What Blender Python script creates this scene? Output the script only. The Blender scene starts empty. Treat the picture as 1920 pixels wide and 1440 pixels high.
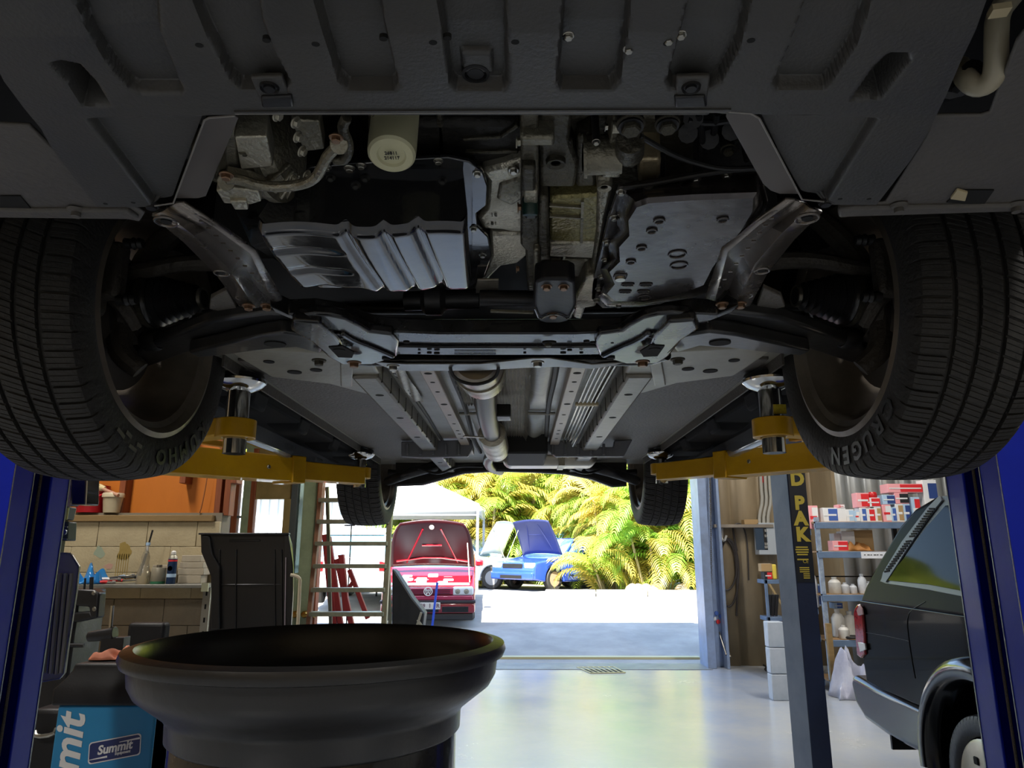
import bpy, bmesh, math, random
import numpy as np
from mathutils import Vector, Matrix
random.seed(7); rng = np.random.default_rng(7)
SC = bpy.context.scene
COL = SC.collection
PI = math.pi
# ------------------------------------------------------------------ camera
H = 1.55                       # eye height
F = 1331.0                     # focal length in pixels of the 1920 wide frame
PITCH = math.atan(315 / F)
YAW = math.atan(15 / F)
cam_d = bpy.data.cameras.new('camera'); cam = bpy.data.objects.new('camera', cam_d); COL.objects.link(cam)
cam_d.sensor_width = 36; cam_d.lens = 36 * F / 1920; cam_d.clip_start = .02; cam_d.clip_end = 300
cam.location = (0, 0, H); cam.rotation_euler = (PI/2 + PITCH, 0, YAW)
SC.camera = cam
# ------------------------------------------------------------------ sky, sun, lamps, exposure
w = bpy.data.worlds.new('sky_world'); SC.world = w; w.use_nodes = True
nt = w.node_tree; nt.nodes.clear()
sky = nt.nodes.new('ShaderNodeTexSky'); sky.sky_type = 'NISHITA'; sky.sun_disc = False
sky.sun_elevation = math.radians(52); sky.sun_rotation = math.radians(200); sky.air_density = 1.0; sky.dust_density = .6
bgn = nt.nodes.new('ShaderNodeBackground'); bgn.inputs[1].default_value = .40
out = nt.nodes.new('ShaderNodeOutputWorld')
nt.links.new(sky.outputs[0], bgn.inputs[0]); nt.links.new(bgn.outputs[0], out.inputs[0])
sd = bpy.data.lights.new('sun', 'SUN'); sd.energy = 12; sd.angle = math.radians(.6); sd.color = (1, .95, .86)
so = bpy.data.objects.new('sun', sd); COL.objects.link(so)
# sun stands behind the camera and a little to the left, so it lights the yard and the hedge from the workshop's side
so.rotation_euler = Vector((.22, 1.0, -1.40)).to_track_quat('-Z', 'Y').to_euler()
def unseen_strip_lamp(x, y, z, sx, sy, e, col=(1, .96, .9)):
    d = bpy.data.lights.new('unseen_lamp_light', 'AREA'); d.shape = 'RECTANGLE'; d.size = sx; d.size_y = sy; d.energy = e; d.color = col
    o = bpy.data.objects.new('unseen_lamp_light', d); COL.objects.link(o); o.location = (x, y, z)
LAMPS = [(-3.4, 4.2), (3.4, 7.2), (4.4, 3.2), (-.3, 7.6), (-2.6, -1.8), (3.0, -1.8)]  # all out of view; the last two are fill added behind the camera
for lx, ly in LAMPS:
    unseen_strip_lamp(lx, ly, 4.57, .25, 1.4, 44 if ly > 0 else 60)
vs = SC.view_settings; vs.view_transform = 'Standard'; vs.look = 'None'; vs.exposure = 1.38; vs.gamma = 1; vs.use_curve_mapping = False
# ------------------------------------------------------------------ pixel helpers (1920x1440 frame)
RX = Vector((math.cos(YAW), math.sin(YAW), 0))
FW = Vector((-math.sin(YAW)*math.cos(PITCH), math.cos(YAW)*math.cos(PITCH), math.sin(PITCH)))
UP = RX.cross(FW)
CAMP = Vector((0, 0, H))
def ray(px, py): return RX*((px-960)/F) + FW + UP*((720-py)/F)
def A(px, py, h):                      # point at height h above the eye
    d = ray(px, py); t = h / d.z; return CAMP + d*t
def B(px, py, Y):                      # point at depth Y
    d = ray(px, py); t = Y / d.y; return CAMP + d*t
def G(px, py, z=0.0): return A(px, py, z - H)
# ------------------------------------------------------------------ materials
def srgb(h):
    if isinstance(h, str):
        h = h.lstrip('#'); c = [int(h[i:i+2], 16)/255 for i in (0, 2, 4)]
    else: c = h
    return tuple((x/12.92 if x <= .04045 else ((x+.055)/1.055)**2.4) for x in c) + (1,)
MATS = {}
def mat(name, col, rough=.5, metal=0, col2=None, scale=6, bump=0, bscale=None, coat=0, spec=None, emit=0, trans=0, alpha=1, rvar=0, detail=5, stretch=None, ramp=(.35, .7)):
    if name in MATS: return MATS[name]
    m = bpy.data.materials.new(name); m.use_nodes = True; n = m.node_tree; b = n.nodes['Principled BSDF']
    b.inputs['Base Color'].default_value = srgb(col); b.inputs['Roughness'].default_value = rough; b.inputs['Metallic'].default_value = metal
    if coat: b.inputs['Coat Weight'].default_value = coat; b.inputs['Coat Roughness'].default_value = .04
    if spec is not None: b.inputs['Specular IOR Level'].default_value = spec
    if emit: b.inputs['Emission Color'].default_value = srgb(col); b.inputs['Emission Strength'].default_value = emit
    if trans: b.inputs['Transmission Weight'].default_value = trans; b.inputs['IOR'].default_value = 1.45
    if alpha < 1: b.inputs['Alpha'].default_value = alpha
    if col2 or bump or rvar:
        tc = n.nodes.new('ShaderNodeTexCoord'); src = tc.outputs['Object']
        if stretch:
            mp = n.nodes.new('ShaderNodeMapping'); mp.inputs['Scale'].default_value = stretch; n.links.new(src, mp.inputs[0]); src = mp.outputs[0]
        nz = n.nodes.new('ShaderNodeTexNoise'); nz.inputs['Scale'].default_value = scale; nz.inputs['Detail'].default_value = detail
        nz.inputs['Roughness'].default_value = .62; n.links.new(src, nz.inputs['Vector'])
        if col2:
            r = n.nodes.new('ShaderNodeValToRGB'); r.color_ramp.elements[0].color = srgb(col); r.color_ramp.elements[1].color = srgb(col2)
            r.color_ramp.elements[0].position = ramp[0]; r.color_ramp.elements[1].position = ramp[1]
            n.links.new(nz.outputs['Fac'], r.inputs[0]); n.links.new(r.outputs[0], b.inputs['Base Color'])
        if rvar:
            mr = n.nodes.new('ShaderNodeMapRange'); mr.inputs[3].default_value = max(.02, rough-rvar); mr.inputs[4].default_value = min(1, rough+rvar)
            mr.inputs[1].default_value = .3; mr.inputs[2].default_value = .7
            n.links.new(nz.outputs['Fac'], mr.inputs[0]); n.links.new(mr.outputs[0], b.inputs['Roughness'])
        if bump:
            nb = n.nodes.new('ShaderNodeTexNoise'); nb.inputs['Scale'].default_value = bscale or scale*8; nb.inputs['Detail'].default_value = 3
            n.links.new(src, nb.inputs['Vector'])
            bp = n.nodes.new('ShaderNodeBump'); bp.inputs['Strength'].default_value = bump; bp.inputs['Distance'].default_value = .01
            n.links.new(nb.outputs['Fac'], bp.inputs['Height']); n.links.new(bp.outputs[0], b.inputs['Normal'])
    MATS[name] = m; return m
# ------------------------------------------------------------------ mesh builder (world coordinates)
class MB:
    def __init__(s): s.v = []; s.f = []; s.fm = []; s.cm = 0
    def add(s, vs_, fs):
        o = len(s.v); s.v += [tuple(x) for x in vs_]; s.f += [tuple(i+o for i in q) for q in fs]; s.fm += [s.cm]*len(fs); return s
    def box(s, a, b):
        x0, y0, z0 = [min(a[i], b[i]) for i in range(3)]; x1, y1, z1 = [max(a[i], b[i]) for i in range(3)]
        return s.add([(x0,y0,z0),(x1,y0,z0),(x1,y1,z0),(x0,y1,z0),(x0,y0,z1),(x1,y0,z1),(x1,y1,z1),(x0,y1,z1)],
                     [(0,3,2,1),(4,5,6,7),(0,1,5,4),(1,2,6,5),(2,3,7,6),(3,0,4,7)])
    def bar(s, p, q, w, h, up=(0,0,1)):          # box from p to q, w sideways, h along up
        p = Vector(p); q = Vector(q); d = (q-p).normalized(); u = Vector(up); sd_ = d.cross(u)
        if sd_.length < 1e-4: sd_ = d.cross(Vector((1,0,0)))
        sd_.normalize(); u = sd_.cross(d).normalized()
        vs_ = [e + sd_*(a*w/2) + u*(b*h/2) for e in (p, q) for a, b in ((-1,-1),(1,-1),(1,1),(-1,1))]
        return s.add(vs_, [(0,1,2,3)[::-1],(4,5,6,7),(0,1,5,4),(1,2,6,5),(2,3,7,6),(3,0,4,7)])
    def prism(s, pts, vec):                      # polygon extruded along vec
        n = len(pts); v = Vector(vec); a = [Vector(p) for p in pts]
        nrm = Vector((0,0,0))
        for i in range(n): nrm += a[i].cross(a[(i+1) % n])
        if nrm.dot(v) > 0: a = a[::-1]
        return s.add(a + [p+v for p in a], [tuple(range(n)), tuple(range(2*n-1, n-1, -1))] + [(i, i+n, (i+1) % n+n, (i+1) % n) for i in range(n)])
    def lathe(s, prof, o=(0,0,0), axis=(0,0,1), seg=24, closed=False):  # prof = [(radius, t along axis)]
        ax = Vector(axis).normalized(); e = ax.orthogonal().normalized(); g = ax.cross(e); o = Vector(o)
        vs_ = []; n = len(prof)
        for r, t in prof:
            for k in range(seg):
                a = 2*PI*k/seg; vs_.append(o + ax*t + (e*math.cos(a) + g*math.sin(a))*r)
        fs = []
        for i in range(n - (0 if closed else 1)):
            j = (i+1) % n
            for k in range(seg):
                l = (k+1) % seg; fs.append((i*seg+k, i*seg+l, j*seg+l, j*seg+k))
        if not closed:
            if prof[0][0] > 1e-5: fs.append(tuple(range(seg))[::-1])
            if prof[-1][0] > 1e-5: fs.append(tuple((n-1)*seg+k for k in range(seg)))
        return s.add(vs_, fs)
    def cyl(s, p, q, r, r2=None, seg=16):
        p = Vector(p); q = Vector(q); return s.lathe([(r, 0), (r if r2 is None else r2, (q-p).length)], p, q-p, seg)
    def tube(s, pts, r, seg=8, smooth=0, closed=False):
        P = [Vector(p) for p in pts]
        for _ in range(smooth):
            Q = [P[0]] if not closed else []
            rg = range(len(P)-1) if not closed else range(len(P))
            for i in rg:
                a, b = P[i], P[(i+1) % len(P)]; Q += [a*.75+b*.25, a*.25+b*.75]
            if not closed: Q.append(P[-1])
            P = Q
        n = len(P); rr = r if isinstance(r, (list, tuple)) else None
        t0 = (P[1]-P[0]).normalized(); nn = t0.orthogonal().normalized(); vs_ = []
        for i in range(n):
            if closed: t = (P[(i+1) % n]-P[i-1]).normalized()
            else: t = (P[min(i+1, n-1)]-P[max(i-1, 0)]).normalized()
            nn = (nn - t*nn.dot(t)).normalized(); bb = t.cross(nn)
            ri = r if rr is None else rr[0] + (rr[1]-rr[0])*i/(n-1)
            for k in range(seg):
                a = 2*PI*k/seg; vs_.append(P[i] + (nn*math.cos(a)+bb*math.sin(a))*ri)
        fs = []
        for i in range(n if closed else n-1):
            j = (i+1) % n
            for k in range(seg):
                l = (k+1) % seg; fs.append((i*seg+k, i*seg+l, j*seg+l, j*seg+k))
        if not closed: fs += [tuple(range(seg))[::-1], tuple((n-1)*seg+k for k in range(seg))]
        return s.add(vs_, fs)
    def grid(s, fn, nu, nv, flip=False):
        vs_ = [fn(i/nu, j/nv) for j in range(nv+1) for i in range(nu+1)]
        fs = []
        for j in range(nv):
            for i in range(nu):
                a = j*(nu+1)+i; q = (a, a+1, a+nu+2, a+nu+1); fs.append(q[::-1] if flip else q)
        return s.add(vs_, fs)
    def loft(s, loops, caps=True):               # list of closed loops with equal counts
        n = len(loops[0]); vs_ = [p for l in loops for p in l]; fs = []
        for i in range(len(loops)-1):
            for k in range(n):
                l = (k+1) % n; fs.append((i*n+k, i*n+l, (i+1)*n+l, (i+1)*n+k))
        if caps: fs += [tuple(range(n))[::-1], tuple((len(loops)-1)*n+k for k in range(n))]
        return s.add(vs_, fs)
    def mirror(s, xc):
        m = MB(); m.v = [(2*xc-x, y, z) for x, y, z in s.v]; m.f = [q[::-1] for q in s.f]; m.fm = list(s.fm); return m
    def smooth_z(s): return s
    def build(s, name, m, parent=None, bevel=0, bseg=2, angle=35, origin=None, fix=True, solid=0, **props):
        lo = [min(v[i] for v in s.v) for i in range(3)]; hi = [max(v[i] for v in s.v) for i in range(3)]
        o = Vector(origin) if origin is not None else Vector(((lo[0]+hi[0])/2, (lo[1]+hi[1])/2, lo[2] if parent is None else (lo[2]+hi[2])/2))
        me = bpy.data.meshes.new(name)
        me.from_pydata([(v[0]-o.x, v[1]-o.y, v[2]-o.z) for v in s.v], [], s.f)
        ml = m if isinstance(m, (list, tuple)) else [m]
        for q in ml: me.materials.append(q)
        if len(ml) > 1: me.polygons.foreach_set('material_index', s.fm)
        if fix:
            bm = bmesh.new(); bm.from_mesh(me); bmesh.ops.recalc_face_normals(bm, faces=bm.faces); bm.to_mesh(me); bm.free()
        me.polygons.foreach_set('use_smooth', [True]*len(me.polygons)); me.update()
        me.set_sharp_from_angle(angle=math.radians(angle))
        ob = bpy.data.objects.new(name, me); COL.objects.link(ob)
        if parent is not None:
            ob.parent = parent; ob.location = o - wl(parent)
        else: ob.location = o
        if solid:
            sm = ob.modifiers.new('thickness', 'SOLIDIFY'); sm.thickness = solid; sm.offset = 0
        if bevel:
            bv = ob.modifiers.new('edges', 'BEVEL'); bv.width = bevel; bv.segments = bseg; bv.limit_method = 'ANGLE'; bv.angle_limit = math.radians(40); bv.harden_normals = False
        for k, v in props.items(): ob[k] = v
        return ob
def wl(o):
    p = Vector(o.location)
    while o.parent is not None: o = o.parent; p += Vector(o.location)
    return p
def thing(name, label, cat, loc, group=None):
    o = bpy.data.objects.new(name, None); COL.objects.link(o); o.location = loc; o.empty_display_size = .1
    o['label'] = label; o['category'] = cat
    if group: o['group'] = group
    return o
def tag(o, label, cat, group=None):
    o['label'] = label; o['category'] = cat
    if group: o['group'] = group
    return o
def dup(o, loc, parent=None, scale=None, rot=None, label=None):
    c = o.copy(); COL.objects.link(c); c.parent = parent
    c.location = Vector(loc) - (wl(parent) if parent else Vector((0,0,0)))
    if scale: c.scale = scale
    if rot is not None: c.rotation_euler = rot
    if label: c['label'] = label
    return c
def text_mesh(body, size, m, parent, loc, rot, name='lettering', depth=.0015, bold=0, shear=0, align='CENTER', sx=1, spacing=1):
    cu = bpy.data.curves.new(name, 'FONT'); cu.body = body; cu.size = size; cu.extrude = depth; cu.offset = bold; cu.shear = shear
    cu.align_x = align; cu.align_y = 'CENTER'; cu.space_character = spacing; cu.resolution_u = 3
    t = bpy.data.objects.new('t', cu); me = bpy.data.meshes.new_from_object(t); bpy.data.objects.remove(t)
    me.name = name; me.materials.clear(); me.materials.append(m)
    ob = bpy.data.objects.new(name, me); COL.objects.link(ob); ob.parent = parent
    ob.location = Vector(loc) - (wl(parent) if parent else Vector((0,0,0))); ob.rotation_euler = rot; ob.scale = (sx, 1, 1)
    return ob
def hexbolt_mesh():
    b = MB(); b.lathe([(0, -.9), (.72, -.9), (.85, -.75), (.85, 0)], (0,0,0), (0,0,1), 6)
    b.lathe([(1.15, -.18), (1.25, -.08), (1.25, .1)], (0,0,0), (0,0,1), 14)
    return b
# palette
alu = mat('cast_aluminium', '#8f8b7c', .42, .75, '#6a6658', 9, .35, 120, rvar=.12)
alu_lt = mat('bright_cast_aluminium', '#b5b1a2', .38, .7, '#8e8a7a', 14, .3, 160, rvar=.1)
alu_dk = mat('grimy_cast_aluminium', '#5a564a', .5, .7, '#33312a', 7, .45, 90)
blk_gloss = mat('black_painted_steel', '#1b1c1e', .22, .35, '#2c2c2e', 12, .06, 60, coat=.5, rvar=.1)
blk = mat('satin_black_steel', '#2b2b2d', .38, .4, '#1f1f20', 9, .08, 80, rvar=.08)
pan_black = mat('glossy_oil_pan_paint', '#2c2e31', .13, .6, '#3c3c3e', 22, .05, 40, coat=.8, rvar=.05)
pan_dull = mat('scuffed_pan_paint', '#4a4645', .3, .6, '#332f2e', 9, .08, 50, coat=.3, rvar=.12)
plastic_g = mat('grey_undertray_plastic', '#353534', .5, 0, '#413f3c', 5, .1, 260, rvar=.08)
plastic_k = mat('black_plastic', '#141416', .5, 0, '#1b1b1d', 8, .06, 90, spec=.3)
rubber = mat('tyre_rubber', '#22211f', .7, 0, '#2c2a27', 14, .25, 120)
rubber_k = mat('black_rubber', '#121212', .5)
steel = mat('zinc_plated_steel', '#a9a79f', .28, .9, '#8d8a80', 30)
steel_rust = mat('bronzed_bolt_steel', '#8a6a52', .4, .8, '#6b5a4a', 30)
chrome = mat('polished_steel', '#c9cac8', .12, 1)
grey_body = mat('grey_underbody_paint', '#8b897f', .38, .1, '#77756b', 4, .08, 60, rvar=.08)
grey_dark = mat('brown_grey_underseal', '#4b4742', .55, 0, '#5a554e', 3, .3, 110)
seam = mat('seam_sealer', '#35342f', .6)
foil = mat('corrugated_heat_shield', '#a39c8e', .38, .85, '#7f786b', 20, .1, 80)
yellow = mat('yellow_lift_paint', '#c99a05', .4, 0, '#b98a06', 5, .12, 60, coat=.2)
blue = mat('blue_post_paint', '#0c22a0', .3, 0, '#1128ac', 3, .04, 40, coat=.12, spec=.25)
navy = mat('navy_post_paint', '#16233f', .4, 0, '#1c2a48', 5, .08, 50)
hole_m = mat('dark_hole', '#050505', .9)
# =================================================================== SETTING
concrete = mat('painted_concrete_floor', '#98a5bb', .22, 0, '#b5b3a8', .9, .04, 30, rvar=.08, detail=13, ramp=(.25, .8))
concrete_ap = mat('speckled_concrete', '#a99f94', .6, 0, '#847c72', 60, .1, 200, detail=3)
asphalt = mat('yard_concrete', '#8b8984', .85, 0, '#a5a29b', 1.4, .2, 60)
gravel = mat('grass_verge', '#a59a6c', .9, 0, '#8a9a4e', 5, .5, 60)
def struct(name, b, m, **k): return b.build(name, m, kind='structure', **k)
b = MB(); b.box((-6.2, -4.5, -.15), (8.2, 10.8, 0)); struct('floor', b, concrete)
# yard: level near the door, then rising to the parked cars and the hedge
def yard_z(y): return -.02 + max(0, min(.54, .11*(y-11.7)))
b = MB(); ys = [-14, -4.5]; b.box((-30, -30, -.2), (40, -4.5, -.03))
b.grid(lambda u, v: (-30+70*u, 10.8+50*v*v, yard_z(10.8+50*v*v)), 8, 120)
b.box((-30, -4.5, -.2), (-6.2, 10.8, -.03)); b.box((8.2, -4.5, -.2), (40, 10.8, -.03))
struct('ground', b, asphalt, fix=False)
steel_t = mat('worn_threshold_steel', '#6f7479', .45, .3, '#8b8f92', 3, .1, 40)
cream_line = mat('cream_threshold_paint', '#b9b48e', .6)
b = MB(); b.box((-3.0, 10.25, 0), (2.6, 10.8, .006)); struct('trim_1', b, steel_t)
b = MB(); b.box((-3.0, 11.35, -.02), (2.7, 11.5, .012)); struct('trim_2', b, cream_line)
def blob(name, px, py, rx, rz, m, seed, drips=0):
    r_ = random.Random(seed); c = B(px, py, WY-.0012); b = MB()
    b.prism([Vector((c.x+rx*math.cos(a)*(1+.25*math.sin(3*a+seed)+r_.uniform(-.1, .1)), WY-.0004, c.z+rz*math.sin(a)*(1+.2*math.sin(2*a+seed)+r_.uniform(-.1, .1)))) for a in np.linspace(0, 2*PI, 30)[:-1]], (0, -.0008, 0))
    for k in range(drips): x = c.x+rx*(-.9+1.8*k/(drips-1)); b.box((x-.003, WY-.0004, c.z-rz*1.2-r_.uniform(.05, .14)), (x+.003, WY-.0012, c.z-rz*.3))
    b.build(name, m, wl_left)
verge = MB(); verge.grid(lambda u, v: (1.2+22*u+3*v, 17.6-1.6*u+5*v, yard_z(17.6-1.6*u+5*v)+.05+.03*math.sin(40*u)), 40, 10); verge.build('grass_verge', gravel, kind='stuff', label='dry grassy strip along the foot of the palm hedge', category='grass')
kerb = mat('pale_kerb_concrete', '#b8b2a4', .8, 0, '#a09a8c', 3, .1)
b = MB()
for i in range(18):
    x0 = .6+i*1.2; y0 = 17.6-i*.087
    b.bar((x0, y0, yard_z(y0)+.06), (x0+1.18, y0-.087, yard_z(y0)+.06), .16, .2)
struct('trim_3', b, kerb, bevel=.015)
# ceiling and outer shell
ceil_m = mat('zincalume_roof_sheet', '#8f8d86', .5, .3, '#7c7a72', 3)
b = MB(); b.box((-6.2, -4.5, 4.75), (8.2, 10.8, 4.85))
for i in range(48): b.box((-6.2+i*.3, -4.5, 4.70), (-6.14+i*.3, 10.8, 4.75))
struct('ceiling', b, ceil_m)
clad = mat('weathered_wall_sheet', '#a08f72', .5, .1, '#8a7a60', 3, .05, 20, stretch=(1, 1, .25))
clad_b = mat('galvanised_wall_sheet', '#b2b7bb', .38, .4, '#9c9a8e', 3, .04, 20, stretch=(1, 1, .25))
def sheet(x0, x1, y, z0, z1, m, parent, pitch=.19, d=.03, axis='x'):
    b = MB(); prof = []; x = x0
    while x < x1-1e-4:
        e = min(x+pitch, x1)
        prof += [(x, 0), (x+(e-x)*.62, 0), (x+(e-x)*.70, d), (x+(e-x)*.92, d)]; x = e
    prof.append((x1, 0)); n = len(prof)
    def pt(q, z): return (q[0], y+q[1], z) if axis == 'x' else (y+q[1], q[0], z)
    b.add([pt(q, z0) for q in prof]+[pt(q, z1) for q in prof], [(i, i+1, i+1+n, i+n) for i in range(n-1)])
    return b.build('cladding_sheet', m, parent, fix=False, solid=.003, angle=20)
def corr_wall(name, x0, x1, y, m, z0=0, z1=4.75, wdt=.76, axis='x', pitch=.19):
    b = MB()
    b.box((x0, y+.06, z0), (x1, y+.1, z1)) if axis == 'x' else b.box((y+.06, x0, z0), (y+.1, x1, z1))
    root = struct(name, b, m)
    x = x0
    while x < x1-.01:
        sheet(x, min(x+wdt, x1)-.004, y, z0, z1, m, root, pitch, axis=axis); x += wdt
    return root
JX = B(1313, 1200, 10.8).x                       # right jamb of the big door
corr_wall('wall_door_right', JX+.25, 4.35, 10.6, clad, pitch=.38)
corr_wall('wall_shelf_bay', 4.35, 8.2, 9.9, clad_b, pitch=.22, wdt=.88)
corr_wall('wall_right', -4.5, 9.9, 8.1, clad_b, axis='y')
b = MB(); b.box((-6.2, -4.5, 0), (-6.1, 10.8, 4.75)); struct('wall_far_left', b, clad)
b = MB(); b.box((-6.2, -4.6, 0), (8.2, -4.5, 4.75)); struct('wall_back', b, clad)
b = MB(); b.box((4.3, 9.9, 0), (4.35, 10.7, 4.75)); struct('wall_return', b, clad)
jamb_m = mat('pale_blue_door_track', '#8fa2c4', .4, .3, '#7d8aa0', 4)
b = MB(); b.box((JX-.02, 10.35, 0), (JX+.1, 10.8, 4.75)); b.box((JX+.1, 10.5, 0), (JX+.26, 10.62, 4.75)); b.box((JX+.23, 10.3, 0), (JX+.27, 10.6, 4.75)); struct('door_frame', b, jamb_m, bevel=.006)
b = MB(); b.box((-2.95, 10.7, 3.9), (JX, 10.95, 4.75)); struct('wall_above_door', b, clad)
# ---- left wing wall of painted blocks with timber framing above
blk_paint = mat('stained_cream_blockwork', '#b7a987', .7, 0, '#998a6a', 3.5, .25, 60, ramp=(.3, .8))
blk_low = mat('darker_lower_blockwork', '#857a66', .75, 0, '#6e6453', 3, .3, 50)  # darker tone for the courses below the shelf
WY = 5.8
b = MB(); b.box((-6.2, WY+.03, 0), (-2.42, WY+.2, 1.86)); wl_left = struct('wall_left', b, mat('mortar', '#7c7464', .9))
zt = B(250, 966, WY).z
bm1 = None
for r in range(-3, 6):
    z1 = zt - .05 - .2*r
    for c in range(11):
        x0 = -5.0 + c*.4 - (.2 if r % 2 else 0)
        if z1 > zt: continue
        bb = MB(); bb.box((x0+.0015, WY, z1-.197), (min(x0+.3985, -2.42), WY+.04, z1)) if x0 < -2.45 else None
        if bb.v: bb.build('block', blk_paint if z1 > 1.3 else blk_low, wl_left, bevel=.003, bseg=1)
blob('paint_stain', 232, 1033, .05, .08, mat('oil_stain', '#8a7434', .7, 0, '#9c8448', 8), 2, 6); blob('paint_stain', 186, 1035, .04, .045, mat('teal_stain', '#8f9a84', .7), 3); blob('paint_stain', 204, 1062, .035, .02, mat('pink_stain', '#b58f7c', .7), 5)
ply = mat('orange_plywood', '#c4711f', .5, 0, '#ad601a', 2.5, .08, 30, stretch=(1, 1, .3), ramp=(.3, .8))
stud_m = mat('reddish_timber_stud', '#8d4a22', .6, 0, '#6c3518', 4, .15, 30, stretch=(4, 4, .4))
pine = mat('dusty_pine_board', '#8f7448', .65, 0, '#78603a', 4, .1, 40, stretch=(.4, 4, 4))
b = MB(); b.box((-6.2, WY+.16, 1.86), (-2.42, WY+.19, 4.75)); fr = struct('wall_timber', b, ply)
for px in (222, 62, -40, 405, 422): 
    x = B(px, 930, WY).x; bb = MB(); bb.box((x-.03, WY+.05, zt+.0), (x+.02, WY+.16, 4.75)); bb.build('stud', stud_m, fr, bevel=.003)
bb = MB(); bb.box((-6.2, WY+.05, 2.62), (-2.42, WY+.16, 2.68)); bb.build('nogging', stud_m, fr, bevel=.003)
for i in range(7):
    x = -4.9+i*.42; bb = MB(); bb.box((x, WY+.03, 2.1 if i > 4 else 2.45), (x+.05, WY+.16, 3.2)); bb.build('stud', stud_m, fr, bevel=.003)
b = MB(); b.box((-6.2, WY-.03, zt-.05), (B(402, 960, WY).x, WY+.16, zt)); ledge = struct('trim_4', b, pine, bevel=.004)
b = MB(); b.tube([B(390, 880, WY+.02), B(386, 910, WY+.02), B(378, 950, WY+.02), B(374, 962, WY+.02)], .006, 6, 1); tag(b.build('cable', mat('dull_cable', '#a06030', .6)), 'thin cable hanging down the orange plywood wall', 'cable')
# ---- window wall on the door line, left of the big opening
DY = 10.8
wood_w = mat('pale_green_paint', '#8f9c78', .55, 0, '#7c8868', 5, .08, 40)
b = MB(); xl = -6.2
xs = lambda px: B(px, 1000, DY).x
def wpost(pa, pb, z0, z1, m, y0=DY, y1=DY+.12, name='post'):
    bb = MB(); bb.box((xs(pa), y0, z0), (xs(pb), y1, z1)); return bb.build(name, m, ww, bevel=.004)
b.box((-6.2, DY+.02, 0), (xs(470), DY+.1, .9)); b.box((-6.2, DY+.02, 3.1), (xs(612), DY+.1, 4.75)); ww = struct('wall_window', b, wood_w)
# left part behind the wing wall
bb = MB(); bb.box((-6.2, DY+.02, .9), (xs(404), DY+.1, 3.1)); bb.build('panel', stud_m, ww)
wpost(406, 413, .9, 3.1, stud_m); wpost(419, 428, .9, 3.1, mat('white_pipe_paint', '#b9b3a2', .5)); wpost(430, 441, .9, 3.1, stud_m)
wpost(449, 463, .9, 3.1, wood_w); wpost(463, 472, .9, 3.1, stud_m)
tan = mat('tan_board', '#8f7a48', .6, 0, '#7c6a3c', 4)
wpost(472, 540, 2.33, 3.1, tan, DY+.03, DY+.08, 'panel'); wpost(528, 541, .9, 2.33, tan)
dark_glass = mat('grimy_window_glass', '#6d7a72', .12, 0, '#5c675f', 3, trans=.6)
wpost(541, 553, .9, 3.1, mat('dark_grey_frame', '#4c5250', .5)); 
clear_glass = mat('window_glass', '#e8eef0', .03, 0, trans=.96)
bb = MB(); bb.box((xs(472), DY+.05, .9), (xs(528), DY+.056, 2.33)); g = bb.build('pane', clear_glass, ww)
bb = MB(); bb.box((xs(441), DY+.05, .9), (xs(449), DY+.056, 3.1)); g = bb.build('pane', clear_glass, ww)
for z in (1.75, 2.05): wpost(441, 449, z, z+.03, mat('dark_grey_frame', '#4c5250', .5), name='glazing_bar')
bb = MB(); bb.box((xs(541), DY+.05, .3), (xs(575), DY+.056, 3.1)); g = bb.build('pane', dark_glass, ww)
# open side door: green leaf with rusty edge and brass knobs
b = MB(); b.box((xs(566), DY-.05, .02), (xs(594), DY+.06, 2.9)); dr = struct('door_1', b, wood_w, bevel=.004)
bb = MB(); bb.box((xs(594), DY-.1, .02), (xs(603), DY+.06, 2.9)); bb.build('door_edge', stud_m, dr, bevel=.004)
bb = MB(); bb.box((xs(548), DY-.08, .02), (xs(566), DY+.0, 1.25)); bb.build('door_panel', wood_w, dr, bevel=.004)
brass = mat('brass', '#b98a3c', .25, .9)
for px in (553, 571, 588):
    bb = MB(); o = B(px, 1152, DY-.12); bb.lathe([(0, -.05), (.035, -.045), (.05, -.02), (.045, 0), (.02, .015), (.02, .04), (.045, .05), (.045, .06)], o, (0, 1, 0), 16); bb.build('door_knob', brass, dr)
# fixtures for the unseen strip lamps, rear pair added as fill
lamp_w = mat('lamp_housing', '#e6e4de', .5); tube_m = mat('lamp_tube', '#fff4e4', .5, emit=5)
for i, (lx, ly) in enumerate(LAMPS):
    t = thing('unseen_strip_lamp', 'unseen white twin-tube strip lamp under the roof, ' + ['above the left wall shelf', 'above the shelf rack', 'above the black wagon', 'just inside the big door', 'added as fill behind the camera on the left', 'added as fill behind the camera on the right'][i], 'lamp', (lx, ly, 4.6), 'unseen strip lamps under the roof')
    bb = MB(); bb.box((lx-.08, ly-.75, 4.64), (lx+.08, ly+.75, 4.70)); bb.build('lamp_housing', lamp_w, t, bevel=.01)
    for s_ in (-.04, .04):
        bb = MB(); bb.cyl((lx+s_, ly-.7, 4.615), (lx+s_, ly+.7, 4.615), .013, seg=10); bb.build('lamp_tube', tube_m, t)
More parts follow.
